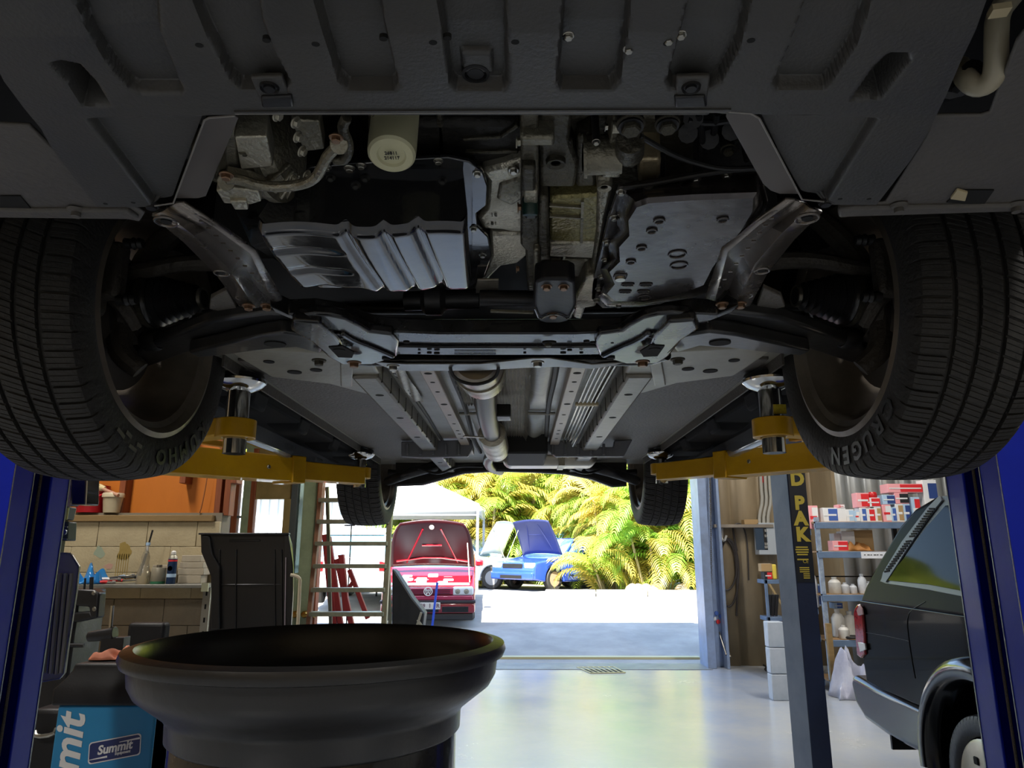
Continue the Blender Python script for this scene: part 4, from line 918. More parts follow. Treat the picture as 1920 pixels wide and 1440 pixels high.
b = MB(); b.bar(e2+Vector((-.1, -.05, -.02)), e2+Vector((-.02, -.02, -.02)), .02, .004); b.build('hanger_strap', alu_lt, cat_)
# fuel tank + strap, dark panels, brake lines
ft0 = B(942, 856, 3.55); ft1 = B(1118, 856, 3.55); zt0 = B(1000, 874, 3.5).z
b = MB(); b.box((ft0.x, 3.45, zt0), (ft1.x, 3.66, zt0+.12)); ft = b.build('fuel_tank', mat('silver_tank', '#a29d90', .3, .7, '#8a8579', 5, .05, 30), car, bevel=.045, bseg=5)
b = MB(); x_ = B(1052, 865, 3.5).x; b.box((x_-.015, 3.44, zt0-.004), (x_+.015, 3.64, zt0)); b.box((x_-.015, 3.44, zt0-.003), (x_+.015, 3.446, zt0+.1)); b.build('tank_strap', alu_lt, ft, bevel=.001)
b = MB(); b.box((B(948, 830, 2.97).x, 2.97, H+.402), (B(1027, 830, 2.97).x, 3.40, ZP+.005)); b.build('tank_cover', mat('black_bay_paint', '#0d0d0d', .7), car, bevel=.01)
guard = mat('slate_plastic_guard', '#6a6d72', .45, 0, '#5c5f64', 4, .05, 60)
for pts in ([(752, 828), (884, 824), (887, 838), (877, 856), (790, 858), (752, 856)], [(1024, 828), (1072, 824), (1072, 838), (1150, 838), (1152, 826), (1186, 824), (1170, 856), (1042, 856), (1024, 842)]):
    P_ = [B(x, y, 3.08) for x, y in pts]; b = MB(); b.prism(P_, (0, .03, 0)); gd = b.build('plastic_guard', guard, car, bevel=.004)
    for k in range(5):
        x = pts[0][0]+12+k*24; q = MB(); q.bar(B(x, 832, 3.075), B(x, 853, 3.075), .012, .01, (0, 1, 0)); q.build('guard_rib', guard, gd, bevel=.003)
brass_l = mat('plated_brake_line', '#c6bfae', .25, .8)
for i in range(5):
    x = XC+.235+i*.013
    b = MB(); b.tube([(x+.01, 1.55, ZP-.014), (x, 2.1, ZP-.016), (x, 2.6, ZP-.016), (x-.003, 3.3, ZP-.018), (x-.01, 3.42, ZP-.04)], .0036, 8, 1); b.build('brake_line', brass_l, pan)
for y in (2.25, 3.3):
    b = MB(); b.box((XC+.225, y, ZP-.024), (XC+.30, y+.02, ZP-.012)); b.build('line_clip', mat('cream_clip', '#b5a785', .5), pan, bevel=.003)
b = MB(); b.box((XC+.24, 1.6, ZP-.03), (XC+.36, 1.66, ZP-.01)); b.build('line_bracket', grey_body, pan, bevel=.004)
# ---------------- rear beam, arms, hubs
def yz(px, py, Y): return B(px, py, Y)
arch = [(742, 912), (790, 910), (830, 899), (868, 888), (930, 884), (1000, 886), (1060, 889), (1110, 899), (1150, 914), (1175, 912)]
top_ = [(742, 860), (790, 855), (830, 858), (868, 862), (930, 866), (1000, 868), (1060, 862), (1110, 858), (1150, 858), (1175, 860)]
b = MB(); n = len(arch); lo = [B(x, y, 3.95) for x, y in arch]; hi = [B(x, y, 3.95) for x, y in top_]; dv = Vector((0, .12, .01))
b.add(lo+hi+[p+dv for p in lo]+[p+dv for p in hi], sum([[(i, i+1, n+i+1, n+i), (2*n+i, 3*n+i, 3*n+i+1, 2*n+i+1), (i, 2*n+i, 2*n+i+1, i+1), (n+i, n+i+1, 3*n+i+1, 3*n+i)] for i in range(n-1)], []))
rb = b.build('rear_subframe', mat('black_rear_beam', '#1b1b1c', .4, .4, '#252525', 8, .1, 60), car, bevel=.012, bseg=3)
for s in (-1, 1):
    b = MB(); b.tube([(XC+s*.42, 3.9, TZ-.03), (XC+s*.55, 3.8, TZ-.08), (XC+s*.70, 4.02, TZ-.10)], [.03, .026], 12, 2); b.build('trailing_arm', blk, rb)
    b = MB(); b.tube([(XC+s*.30, 4.1, TZ-.03), (XC+s*.5, 4.12, TZ-.05), (XC+s*.72, 4.12, TZ-.04)], .018, 10, 1); b.build('lateral_link', blk, rb)
    b = MB(); b.tube([(XC+s*.15, 3.7, ZP-.05), (XC+s*.28, 3.6, ZP-.06), (XC+s*.38, 3.75, ZP-.09), (XC+s*.5, 3.8, ZP-.05)], .007, 8, 2); b.build('anti_roll_bar', blk, rb)
b = MB(); b.box((XC-.80, 4.3, ZP+.14), (XC+.80, 5.2, ZP+.35)); b.build('rear_bumper', plastic_k, car, bevel=.05)
# ---------------- body above (outer shell)
paint = mat('grey_car_paint', '#6d7074', .25, .3, coat=1)
glass_d = mat('tinted_glass', '#0c0f10', .05, 0, coat=1)
def side_shell(s):
    b = MB(); y0, y1 = .42, 5.15; x = XC+s*.93; z0, z1 = H+.52, H+1.15
    pts = [(y0, z0+.1), (y0, z1-.25), (y0+.15, z1-.1), (y0+.9, z1+.0), (y1-.1, z1+.02), (y1, z0+.2), (y1, z0)]
    for cy in (AX_R, AX_F):
        pts += [(cy+.4*math.cos(a), TZ-.0+.4*math.sin(a)) for a in np.linspace(-.3, PI+.3, 15)]
    b.prism([Vector((x, y, z)) for y, z in pts], (-s*.04, 0, 0)); return b
for s in (-1, 1): side_shell(s).build('body_side', paint, car, bevel=.015)
b = MB(); b.prism([Vector((XC-.86, y, z)) for y, z in ((1.3, H+1.14), (1.9, H+1.62), (2.2, H+1.66), (4.4, H+1.62), (5.05, H+1.16))], (1.72, 0, 0)); b.build('cabin', glass_d, car, bevel=.05)
b = MB(); b.box((XC-.72, 1.95, H+1.62), (XC+.72, 4.5, H+1.68)); b.build('roof', paint, car, bevel=.03)
b = MB(); b.prism([Vector((XC-.9, y, z)) for y, z in ((.45, H+.88), (.6, H+1.05), (1.35, H+1.16), (1.35, H+1.1), (.6, H+.98))], (1.8, 0, 0)); b.build('bonnet', paint, car, bevel=.01)
b = MB(); yb = A(960, -255, ht).y; b.grid(lambda u, v: (XC-.9+1.8*u, yb+.04-.16*math.sin(v*PI/2*.9)+.22*(2*u-1)**2, H+ht-.012+.03*(1-v)+.45*v), 24, 10); b.build('front_bumper', paint, car, fix=False, solid=.01)
# =================================================================== LIFT COLUMNS AND ARMS
def column(s, label):
    xf = B(97, 1142, 2.28).x if s < 0 else B(1808, 1150, 2.28).x
    d = s
    t = thing('lift_column', label, 'car lift', (xf+d*.14, 2.1, 0))
    y0, y1 = 2.02, 2.28; x1 = xf+d*.28
    b = MB()                                      # C channel, open towards the car
    lp = .088
    prof = [(x1, y0), (x1, y1), (xf, y1), (xf, y1-lp), (xf+d*.008, y1-lp), (xf+d*.008, y1-.01), (x1-d*.012, y1-.01), (x1-d*.012, y0+.01), (xf+d*.008, y0+.01), (xf+d*.008, y0+lp), (xf, y0+lp), (xf, y0)]
    b.prism([Vector((x, y, .015)) for x, y in prof], (0, 0, 3.7)); ch = b.build('channel', blue, t, bevel=.002)
    b = MB(); b.box((xf-d*.02, y0-.06, 0), (x1+d*.05, y1+.06, .015)); b.build('base_plate', blue, t)
    for ya, yb in ((y0+lp-.004, y0+lp), (y1-.005, y1), (y0, y0+.003)):
        b = MB(); b.box((xf-d*.0005, ya, .02), (xf-d*.002, yb, 3.7)); b.build('edge_highlight', mat('bright_edge_metal', '#9a9c90', .3, .8, '#5f6a80', 30), ch)  # bright strips stand in for the highlights along the channel lips
    for y in (2.115, 2.175):
        b = MB(); b.tube([(xf+d*.025, y, .02+.46*i) for i in range(9)], .0045, 8); b.build('lift_cable', mat('steel_cable', '#6b655a', .5, .5, '#3e3b36', 300, .2, 300), t)
    # carriage and arms
    b = MB(); b.box((xf+d*.04, y0+.03, H+.27), (xf+d*.2, y1-.03, H+.9)); b.build('carriage', blue, t, bevel=.006)
    zc = H+(.305 if s < 0 else .325)
    b = MB(); b.box((xf-d*.10, y0+.0, zc-.06), (xf-d*.003, y1+.0, zc+.08)); b.build('arm_bracket', yellow, t, bevel=.008)
    mir = (lambda p: p) if s < 0 else (lambda p: Vector((2*XC-p.x, p.y, p.z)))
    # rear arm: outer and inner tube
    pr = A(690, 850, .40); rear = Vector((-.755, 3.32, H+.345)) if s < 0 else mir(Vector((-.755, 3.32, H+.362)))
    root = Vector((xf-d*.06, 2.2, zc)); mid = root.lerp(rear, .66)
    for nm, p, q, w_, h_ in (('outer_arm', root, root.lerp(rear, .70), .11, .10), ('inner_arm', root.lerp(rear, .5), rear, .085, .078)):
        b = MB(); b.bar(p, q, w_, h_); ar = b.build(nm, yellow, t, bevel=.004)
        if nm == 'outer_arm':
            e = root.lerp(rear, .70); dr_ = (rear-root).normalized(); q2 = MB(); q2.bar(e-dr_*.07, e, w_+.012, h_+.012); q2.build('arm_sleeve', yellow, ar, bevel=.004)
            c = root.lerp(rear, .55); sdv = dr_.cross(Vector((0, 0, 1))).normalized(); sg = -1 if (sdv.y > 0) else 1
            bolt(c+sdv*sg*.056, .010, sdv*-sg, steel, ar); bolt(c+sdv*sg*.056+dr_*.16+Vector((0, 0, -.02)), .006, sdv*-sg, steel, ar)
    def pad(c, zt_, r, nm):
        b = MB(); b.lathe([(r, 0), (r, zt_-c.z+.07)], c-Vector((0, 0, .07)), (0, 0, 1), 24); b.cyl((c.x+.0, c.y, zt_-.02), (c.x, c.y, zt_), r*.7, seg=20); st = b.build('pad_screw', chrome, t, angle=40)
        b = MB(); b.lathe([(r+.003, -.028), (r+.022, -.028), (r+.022, .022), (r+.003, .022)], c, (0, 0, 1), 32, closed=True); b.build('collar', yellow, t, bevel=.002)
        b = MB(); b.lathe([(r*.8, -.028), (r*1.9, -.014), (r*2.3, -.002), (r*2.35, .004), (r*1.6, .004), (r*1.2, -.004), (0, -.004)], Vector((c.x, c.y, zt_-.0)), (0, 0, 1), 36); b.build('lift_pad', chrome, t, angle=30)
        b = MB(); b.lathe([(0, .0045), (r*1.9, .0045), (r*2.2, .012), (r*2.1, .02), (0, .022)], Vector((c.x, c.y, zt_)), (0, 0, 1), 30); b.build('pad_rubber', rubber_k, t)
        b = MB(); b.box((c.x-s*(r+.001), c.y-.02, c.z+.03), (c.x-s*(r-.004), c.y+.02, c.z+.055)); 
    pad(rear+Vector((.0, .03, .02)) if s < 0 else rear+Vector((0, .03, .02)), ZP-.035, .028, 'rear')
    fr_ = mir(Vector((-.765, 1.88, H+.325))); pad(fr_, ZP-.035, .030, 'front')
    if s > 0:
        b = MB(); b.box((fr_.x-.005, fr_.y-.034, fr_.z+.03), (fr_.x+.028, fr_.y-.030, fr_.z+.055)); b.build('sticker', mat('yellow_sticker', '#c9b73a', .4, 0, '#8c7c20', 60), t)
    b = MB(); b.bar(fr_+Vector((s*.03, .0, 0)), root+Vector((0, -.1, -.0)), .06, .05); b.build('front_arm', yellow, t, bevel=.004)
    b = MB(); b.bar(root+Vector((-s*.1, -.02, .075)), root.lerp(rear, .42)+Vector((0, 0, .075)), .035, .02); b.build('arm_brace', yellow, t, bevel=.003)
    return t
column(-1, 'glossy blue lift column left of the front wheel, with yellow arms')
column(1, 'glossy blue lift column right of the front wheel, with yellow arms')
# left column's power unit side parts
lc = thing('power_unit', 'grey finned cover with cables hung on the left blue lift column', 'cover', (-1.62, 2.4, 0))
# second bay post with yellow lettering
pl = B(1447, 900, 4.6).x; pr_ = B(1511, 900, 4.45).x
t = thing('lift_column', 'dark navy lift column with yellow capital letters, left of the shelves', 'car lift', (1.75, 4.55, 0))
xm = B(1476, 900, 4.45).x
b = MB(); b.box((xm, 4.45, .012), (pr_, 4.75, 3.75)); b.build('post', navy, t, bevel=.006)
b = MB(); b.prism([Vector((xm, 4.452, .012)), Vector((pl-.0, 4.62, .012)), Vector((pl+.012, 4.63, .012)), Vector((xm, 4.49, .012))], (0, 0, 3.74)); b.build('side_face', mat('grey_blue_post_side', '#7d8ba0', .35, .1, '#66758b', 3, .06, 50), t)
b = MB(); b.box((xm-.12, 4.35, 0), (pr_+.1, 4.85, .012)); b.build('base_plate', navy, t)
band = mat('black_label_band', '#0e1623', .4); yl = mat('yellow_print', '#c9b440', .5)
xb0 = xm+.006; z_t = B(1500, 860, 4.45).z; z_b = B(1500, 1092, 4.45).z
b = MB(); b.box((xb0, 4.4475, z_b), (pr_-.004, 4.4495, z_t)); bd = b.build('label_band', band, t)
for ch, py in (('D', 899), ('P', 944), ('A', 973), ('K', 1003)):
    c = B(1491, py, 4.446); c.x = (xb0+pr_)/2; text_mesh(ch, .112, yl, t, c, (PI/2, 0, 0), depth=.001, bold=.006, sx=1.0)
b = MB()
for i, w_ in enumerate((.9, 1, .95, .8, .0, .85)):
    if w_: z = B(1500, 1026+i*4.6, 4.446).z; b.box((xb0+.045-.04*w_, 4.4462, z-.004), (xb0+.045+.04*w_, 4.447, z+.004))
fz = B(1500, 1075, 4.446).z
for i in range(6): b.box((xb0+.02+(.02 if i > 2 else 0), 4.4462, fz+.03-.012*i), (xb0+.078, 4.447, fz+.036-.012*i))
b.build('fine_print', yl, t)
text_mesh('CE', .028, yl, t, Vector((xb0+.06, 4.446, B(1500, 1053, 4.446).z)), (PI/2, 0, 0), depth=.001)
# =================================================================== OIL DRAINER
dc = B(582, 1211, 1.0); dc = Vector((-.254, .965, H-.1155))
dk = mat('worn_black_polyethylene', '#131314', .36, 0, '#1b1a1a', 3, .05, 60, rvar=.08)
t = thing('oil_drainer', 'wide round black plastic oil drain pan on its tank, under the sump', 'drain pan', (dc.x, dc.y, 0))
R = .229
b = MB()
outer = [(R-.004, .004), (R+.004, .002), (R+.006, -.005), (R+.003, -.012), (R-.004, -.014), (R-.005, -.019), (R-.007, -.034), (R-.014, -.046), (R-.030, -.058), (R-.046, -.070), (R-.051, -.077), (R-.052, -.098), (R-.058, -.103)]
outer_old = [(R-.004, .004), (R+.004, .002), (R+.007, -.006), (R+.003, -.014), (R-.004, -.017), (R-.006, -.024), (R-.008, -.045), (R-.018, -.062), (R-.036, -.080), (R-.050, -.088), (R-.056, -.094), (R-.058, -.118), (R-.064, -.124)]
inner = [(R-.072, -.118), (R-.070, -.092), (.14, -.098), (.03, -.112), (.0, -.112)]
inn = [(0, -.09), (.03, -.09), (.12, -.082), (.17, -.072), (.19, -.060), (R-.028, -.055), (R-.020, -.040), (R-.016, -.018), (R-.014, .0), (R-.010, .005)]
b.lathe(inn+outer+[(R-.062, -.103), (R-.066, -.099), (0, -.099)], dc, (0, 0, 1), 96); b.build('bowl', dk, t, angle=50)
b = MB(); b.lathe([(0, 0), (.17, 0), (.172, -.004), (.172, -.19), (.165, -.21), (.05, -.26), (0, -.262)], dc+Vector((0, 0, -.095)), (0, 0, 1), 72); b.build('neck', blk_gloss, t, angle=50)
b = MB(); b.cyl((dc.x, dc.y, .7), (dc.x, dc.y, dc.z-.36), .03, seg=20); b.build('stem', chrome, t)
b = MB(); b.lathe([(0, .12), (.2, .12), (.24, .15), (.24, .62), (.2, .68), (.05, .7), (0, .7)], (dc.x, dc.y, 0), (0, 0, 1), 48); b.build('tank', dk, t)
for a in range(4):
    x, y = dc.x+.2*math.cos(a*PI/2+.7), dc.y+.2*math.sin(a*PI/2+.7); b = MB(); b.cyl((x-.012, y, .045), (x+.012, y, .045), .045, seg=20); b.box((x-.02, y-.02, .045), (x+.02, y+.02, .13)); b.build('castor', rubber_k, t)
# =================================================================== BLACK FOUR-WHEEL DRIVE
suvp = mat('black_car_paint', '#040506', .22, .0, coat=.1, spec=.04)
suvtrim = mat('satin_black_trim', '#1a1b1d', .4)
SX = 2.37
suv = thing('car', 'black four-wheel drive wagon parked on the floor at right', 'car', (SX+.85, 3.0, 0))
def sx(z): return SX + .0 + max(0, z-1.2)*.23
side = [(5.22, .62), (5.25, .9), (5.22, 1.18), (5.2, 1.22), (.75, 1.22), (.55, 1.0), (.5, .5), (.85, .45)]
side += [(1.3-.44*math.cos(a), .40+.44*math.sin(a)) for a in np.linspace(0, PI, 14)]
side += [(1.8, .42), (3.45, .42)] + [(3.95-.46*math.cos(a), .42+.48*math.sin(a)) for a in np.linspace(0, PI, 18)] + [(4.45, .42), (5.0, .50)]
b = MB(); b.prism([Vector((SX, y, z)) for y, z in side], (1.75, 0, 0)); bd = b.build('body', suvp, suv, bevel=.05, bseg=5, angle=50)
cab = [(5.22, 1.2), (5.16, 1.32), (4.98, 1.52), (4.78, 1.72), (4.62, 1.82), (4.4, 1.88), (2.0, 1.90), (1.7, 1.82), (1.0, 1.2)]
def cabin(y_z, inset=0):
    b = MB(); n = len(y_z)
    L = [Vector((sx(z)+inset, y, z)) for y, z in y_z]; R_ = [Vector((2*(SX+.875)-sx(z)-inset, y, z)) for y, z in y_z]
    b.add(L+R_, [tuple(range(n)), tuple(range(2*n-1, n-1, -1))]+[(i, i+n, (i+1) % n+n, (i+1) % n) for i in range(n)]); return b
b = cabin(cab); b.build('cabin', mat('black_cabin_paint', '#060708', .3, spec=.02), suv, bevel=.035, bseg=4, angle=50)
def sp(px, py, off=0):                            # pixel -> on the SUV flank
    d = ray(px, py); t_ = SX/d.x
    for _ in range(6): z = H+d.z*t_; t_ = (sx(z)-off)/d.x
    return CAMP+d*t_
qg = mat('dark_quarter_glass', '#0c1213', .05, 0, spec=.04)
def flank(name, pts, off, th, m, par=suv, bev=.002, **k):
    P_ = [sp(x, y, off) for x, y in pts]; b = MB(); b.prism(P_, (th, 0, 0)); return b.build(name, m, par, bevel=bev, **k)
flank('window_surround', [(1650, 1090), (1662, 1062), (1720, 985), (1758, 934), (1766, 930), (1790, 930), (1830, 1000), (1850, 1128), (1740, 1106), (1660, 1094)], .006, .02, suvtrim)
flank('quarter_window', [(1660, 1088), (1690, 1052), (1735, 990), (1772, 948), (1795, 945), (1830, 1000), (1846, 1116), (1740, 1096)], .012, .012, qg)
lv = flank('louvre_strip', [(1652, 1088), (1660, 1092), (1665, 1085), (1700, 1030), (1740, 970), (1766, 938), (1760, 930), (1738, 952), (1690, 1016), (1655, 1074)], .016, .012, mat('grey_louvre', '#5f6871', .5))
b = MB()
for k in range(26):
    u = k/25
    if .48 < u < .54: continue
    p = sp(1658+u*84, 1072-u*118, .018); q = sp(1668+u*84, 1070-u*116, .018); b.bar(p, q, .004, .011, (0, .4, 1))
b.build('louvre_slots', hole_m, lv)
# lamp, bumper, arch flare, wheel, mud flap
b = MB(); tl_ = [sp(x, y, .0) for x, y in ((1604, 1150), (1606, 1140), (1612, 1132), (1619, 1142), (1624, 1190), (1625, 1226), (1618, 1234), (1610, 1228))]
b.prism([p+Vector((-.015, 0, 0)) for p in tl_], (.06, 0, 0)); tlm = b.build('tail_lamp', mat('red_lamp_lens', '#8e1218', .1, 0, '#a32024', 30, coat=1), suv, bevel=.008, bseg=3)
b = MB(); b.prism([sp(x, y, .02) for x, y in ((1608, 1204), (1621, 1206), (1623, 1218), (1612, 1222))], (.01, 0, 0)); b.build('lamp_lens', mat('clear_ribbed_lens', '#d8d4cc', .15, 0, coat=1), tlm, bevel=.002)
b = MB(); b.prism([sp(x, y, .02) for x, y in ((1606, 1144), (1611, 1134), (1616, 1142), (1618, 1152), (1608, 1154))], (.01, 0, 0)); b.build('lamp_lens', mat('pink_lens', '#b99a9a', .15, 0, coat=1), tlm, bevel=.002)
b = MB(); bp_ = [(4.46, .66), (5.05, .68), (5.38, .71), (5.42, .65), (5.38, .52), (5.25, .44), (4.9, .40), (4.5, .40)]
b.prism([Vector((SX-.03, y, z)) for y, z in bp_], (1.81, 0, 0)); b.build('rear_bumper', mat('glossy_black_flare', '#0b0c0e', .15), suv, bevel=.05, bseg=5, angle=50)
fl_m = mat('glossy_black_flare', '#0b0c0e', .15, 0, coat=.8)
ac = Vector((SX, 3.95, .42)); b = MB(); rows = []
for k in range(29):
    a = -0.12+(PI+.24)*k/28; d = Vector((0, math.cos(a), math.sin(a)))
    rows.append([ac+Vector((.02, 0, 0))+d*.60, ac+Vector((-.05, 0, 0))+d*.585, ac+Vector((-.075, 0, 0))+d*.55, ac+Vector((-.075, 0, 0))+d*.50, ac+Vector((-.05, 0, 0))+d*.47, ac+Vector((.05, 0, 0))+d*.465])
b.loft(rows, caps=True); b.build('arch_flare', fl_m, suv, angle=50)
b = MB(); b.box((SX-.06, 4.44, .14), (SX+.2, 4.45, .42)); b.build('mud_flap', plastic_k, suv); b = MB(); b.box((SX-.03, 4.9, .34), (SX+.12, 4.92, .42)); b.build('tow_bracket', plastic_k, suv)
b = MB(); b.tube([sp(1618, 1262, .001)+Vector((0, 0, 0)), sp(1660, 1268, .001)], .003, 6)
def suvwheel(cy):
    o = Vector((SX+.10, cy, .37)); sc_ = .37/TR
    c = dup(base_t, o, suv, (1.05, sc_, sc_), (0.1, 0, PI)); c.name = 'tyre'
    me = c.data.copy(); me.materials[0] = mat('grey_blue_tyre', '#2b3038', .5, 0, '#20242b', 20, .1, 90); c.data = me
    b = MB(); b.lathe([(.235, -.125), (.25, -.115), (.245, -.09), (.225, -.08), (.215, -.1), (.19, -.108), (.11, -.118), (.10, -.135), (.06, -.14), (0, -.142)], o, (1, 0, 0), 48)
    wd = b.build('wheel_rim', mat('dull_alloy_rim', '#9d9686', .35, .6, '#7f786a', 5), suv)
    for k in range(6):
        a = k*PI/3; q = MB(); p = o+Vector((-.128, math.cos(a)*.155, math.sin(a)*.155)); q.box(p-Vector((.004, .02, .02)), p+Vector((.01, .02, .02))); q.build('rim_slot', hole_m, wd, bevel=.008)
    for i, ch in enumerate('AWD 700'):
        if ch == ' ': continue
        a = math.radians(150-i*13+0); rad = Vector((0, math.cos(a), math.sin(a)))
        m_ = Matrix((Vector((0, -1, 0)), Vector((0, 0, 1)), Vector((-1, 0, 0)))).transposed()
    side_text2(o)
def side_text2(o):
    parts = MB()
    for i, ch in enumerate('070'):
        cu = bpy.data.curves.new('g', 'FONT'); cu.body = ch; cu.size = .055; cu.extrude = .001; cu.align_x = 'CENTER'; cu.align_y = 'CENTER'; cu.resolution_u = 2
        t_ = bpy.data.objects.new('t', cu); me = bpy.data.meshes.new_from_object(t_); bpy.data.objects.remove(t_)
        a = math.radians(188-i*10); rad = Vector((0, math.cos(a), math.sin(a))); nrm = Vector((-1, 0, 0)); right = rad.cross(nrm)
        parts.add([o+nrm*(.1255+v.co.z)+rad*.31+right*v.co.x+rad*v.co.y for v in me.vertices], [tuple(p.vertices) for p in me.polygons])
    parts.build('tyre_lettering', mat('raised_tyre_lettering', '#0c0c0c', .35), suv, fix=False)
suvwheel(3.95); 
o2 = Vector((SX+.10, 1.3, .37)); c = dup(base_t, o2, suv, (1.05, .37/TR, .37/TR), (0, 0, PI)); c.name = 'tyre'
b = MB(); b.box((SX+.2, .7, .42), (SX+1.55, 4.9, .6)); b.build('chassis', blk, suv)
# panel gaps
b = MB(); b.tube([sp(x, y, .0015) for x, y in ((1624, 1186), (1660, 1192), (1704, 1202))], .0025, 5); b.tube([sp(x, y, .0015) for x, y in ((1735, 1128), (1706, 1145), (1700, 1165), (1704, 1200), (1710, 1240), (1716, 1272))], .0025, 5, 1)
b.build('panel_gap', mat('panel_gap_black', '#000000', .6), suv)
# =================================================================== SHELF BAY
SY = 8.7
shf = mat('blue_grey_rack_steel', '#6f84a0', .4, .2, '#5c708a', 5, .05, 30)
shb = mat('rack_board', '#a5835a', .7, 0, '#8c6d48', 5)
rx0, rx1 = B(1540, 1100, SY).x, 6.3
zs = [B(1600, y, SY).z for y in (979, 1034, 1115, 1200)] + [.12]
t = thing('shelf_rack', 'blue-grey steel shelf rack behind the black wagon', 'shelves', ((rx0+rx1)/2, SY+.2, 0))
b = MB(); b.box((rx0, SY, 0), (rx0+.05, SY+.04, zs[0]+.06)); b.box((rx0, SY+.42, 0), (rx0+.05, SY+.46, zs[0]+.06)); b.build('upright', mat('worn_rack_upright', '#74839a', .45, .2, '#a9b4c0', 14), t)
for x in (rx0+1.12, rx1-.05): 
    b = MB(); b.box((x, SY+.40, 0), (x+.05, SY+.44, zs[0])); b.build('upright', mat('black_upright', '#14161a', .5), t)
b = MB(); b.box((rx1-.05, SY, 0), (rx1, SY+.04, zs[0]+.06)); b.build('upright', shf, t)
for z in zs:
    b = MB(); b.box((rx0, SY-.01, z-.075), (rx1, SY+.02, z)); b.build('shelf_beam', shf, t, bevel=.004)
    b = MB(); b.box((rx0, SY+.0, z-.012), (rx1, SY+.46, z+.006)); b.build('shelf_board', shb, t)
b = MB(); b.cyl((rx0+.03, SY+.44, zs[1]-.3), (rx0+1.1, SY+.44, zs[1]-.3), .008, seg=8); b.build('tie_rod', blk, t)
b = MB(); b.box((B(1613, 1034, SY).x, SY-.016, zs[1]-.08), (B(1665, 1034, SY).x, SY-.011, zs[1]-.005)); tg = b.build('price_tag', mat('white_card', '#d9dbe0', .6), t)
b = MB()
for i in range(6): x = B(1618+i*6, 1034, SY).x; b.box((x, SY-.0175, zs[1]-.045), (x+.02+.01*(i % 2), SY-.0165, zs[1]-.035))
b.build('handwriting', mat('ink', '#2b2b28', .6), tg)
# left neighbour rack, half hidden by the navy column
t2 = thing('shelf_rack', 'narrow rack half hidden behind the navy lettered column', 'shelves', (B(1520, 1100, 8.9).x, 8.95, 0))
nx0, nx1 = B(1512, 1100, 8.8).x, rx0-.02
for z in (B(1530, 992, 8.8).z, B(1530, 1140, 8.8).z, .6, .12):
    b = MB(); b.box((nx0, 8.8, z-.07), (nx1, 8.83, z)); b.box((nx0, 8.8, z-.012), (nx1, 9.2, z+.004)); b.build('shelf_board', shf, t2)
for x in (nx0, nx1-.03): b = MB(); b.box((x, 9.16, 0), (x+.03, 9.2, B(1530, 992, 8.8).z)); b.build('upright', shf, t2)
cols = {'w': '#dcdcdc', 'r': '#d0252b', 'b': '#3f5fa8', 'p': '#e7a0a4', 'n': '#27407a', 'c': '#a88a5e', 'y': '#d9c04a', 'k': '#1c1c1e', 's': '#a9c4dc'}
cn = {'w': 'white', 'r': 'red', 'b': 'blue', 'p': 'pink', 'n': 'navy', 'c': 'brown cardboard', 'y': 'yellow', 'k': 'black', 's': 'pale blue'}
def bm_(k): return mat('card_'+cn[k].replace(' ', '_'), cols[k], .55, 0)
def carton(px0, px1, py0, py1, Y, k, k2=None, label='', group=None, d=.14, rot=0, zb=None, name='carton'):
    p = B(px0, py1, Y); q = B(px1, py0, Y); z0 = zb if zb is not None else p.z
    t_ = thing(name, label, 'box', ((p.x+q.x)/2, Y+d/2, z0), group)
    b = MB(); b.box((p.x, Y, z0), (q.x-.004, Y+d, q.z)); b.build('box_body', bm_(k), t_, bevel=.003)
    if k2:
        h = q.z-z0; b = MB(); b.box((p.x+(q.x-p.x)*.35, Y-.002, z0+h*.08), (q.x-.005, Y-.0005, z0+h*.92)); pn = b.build('printed_panel', bm_(k2), t_)
        b = MB(); b.box((p.x+.012, Y-.0035, z0+h*.42), (q.x-.02, Y-.0022, z0+h*.55)); b.build('printed_band', bm_('w' if k2 != 'w' else 'r'), t_)
    b = MB(); b.box((p.x+.003, Y+d*.47, q.z), (q.x-.007, Y+d*.53, q.z+.0015)); b.build('tape', bm_('c' if k != 'c' else 'w'), t_)
    return t_
T0 = zs[0]+.006
row1 = [(1544, 1570, 952, 'w', 'b', 'white carton with a violet-blue side, leftmost on the top shelf'), (1571, 1586, 953, 'w', None, 'small plain white carton, second from the left on the top shelf'), (1587, 1601, 955, 'w', 's', 'small white carton under a bottle on the top shelf'), (1602, 1612, 958, 's', 'w', 'small pale blue carton left of the red and white stack'),
        (1613, 1624, 952, 'w', 'b', 'white carton under the left red box stack'), (1625, 1640, 953, 'w', 'r', 'white carton with a red print under the right red box stack'), (1641, 1652, 951, 'w', 'c', 'white carton with a brown face right of the red stacks'), (1656, 1670, 946, 'p', 'w', 'pink and white carton under the navy filter box'),
        (1671, 1680, 951, 's', 'b', 'pale blue carton beside the pink carton on the top shelf'), (1681, 1693, 945, 'w', 'c', 'upright white carton under the picture box'), (1694, 1706, 945, 's', 'n', 'blue and navy carton near the wagon roof edge')]
for a, c_, y, k, k2, lb in row1: carton(a, c_, y, 968, SY+.04, k, k2, lb, 'small cartons on the top shelf', zb=T0)
top1 = B(1600, 952, SY+.04).z+.0
def over(px0, px1, py0, py1, k, k2, lb, d=.13): return carton(px0, px1, py0, py1, SY+.045, k, k2, lb, 'small cartons on the top shelf', d)
def pz(px, py): return B(px, py, SY+.04).z
over(1608, 1629, 924, 951.5, 'p', 'r', 'red and pink carton stacked at the left of the red pair'); over(1626, 1650, 933, 950.5, 'w', 'r', 'white carton with red bands stacked at the right of the red pair', .12)
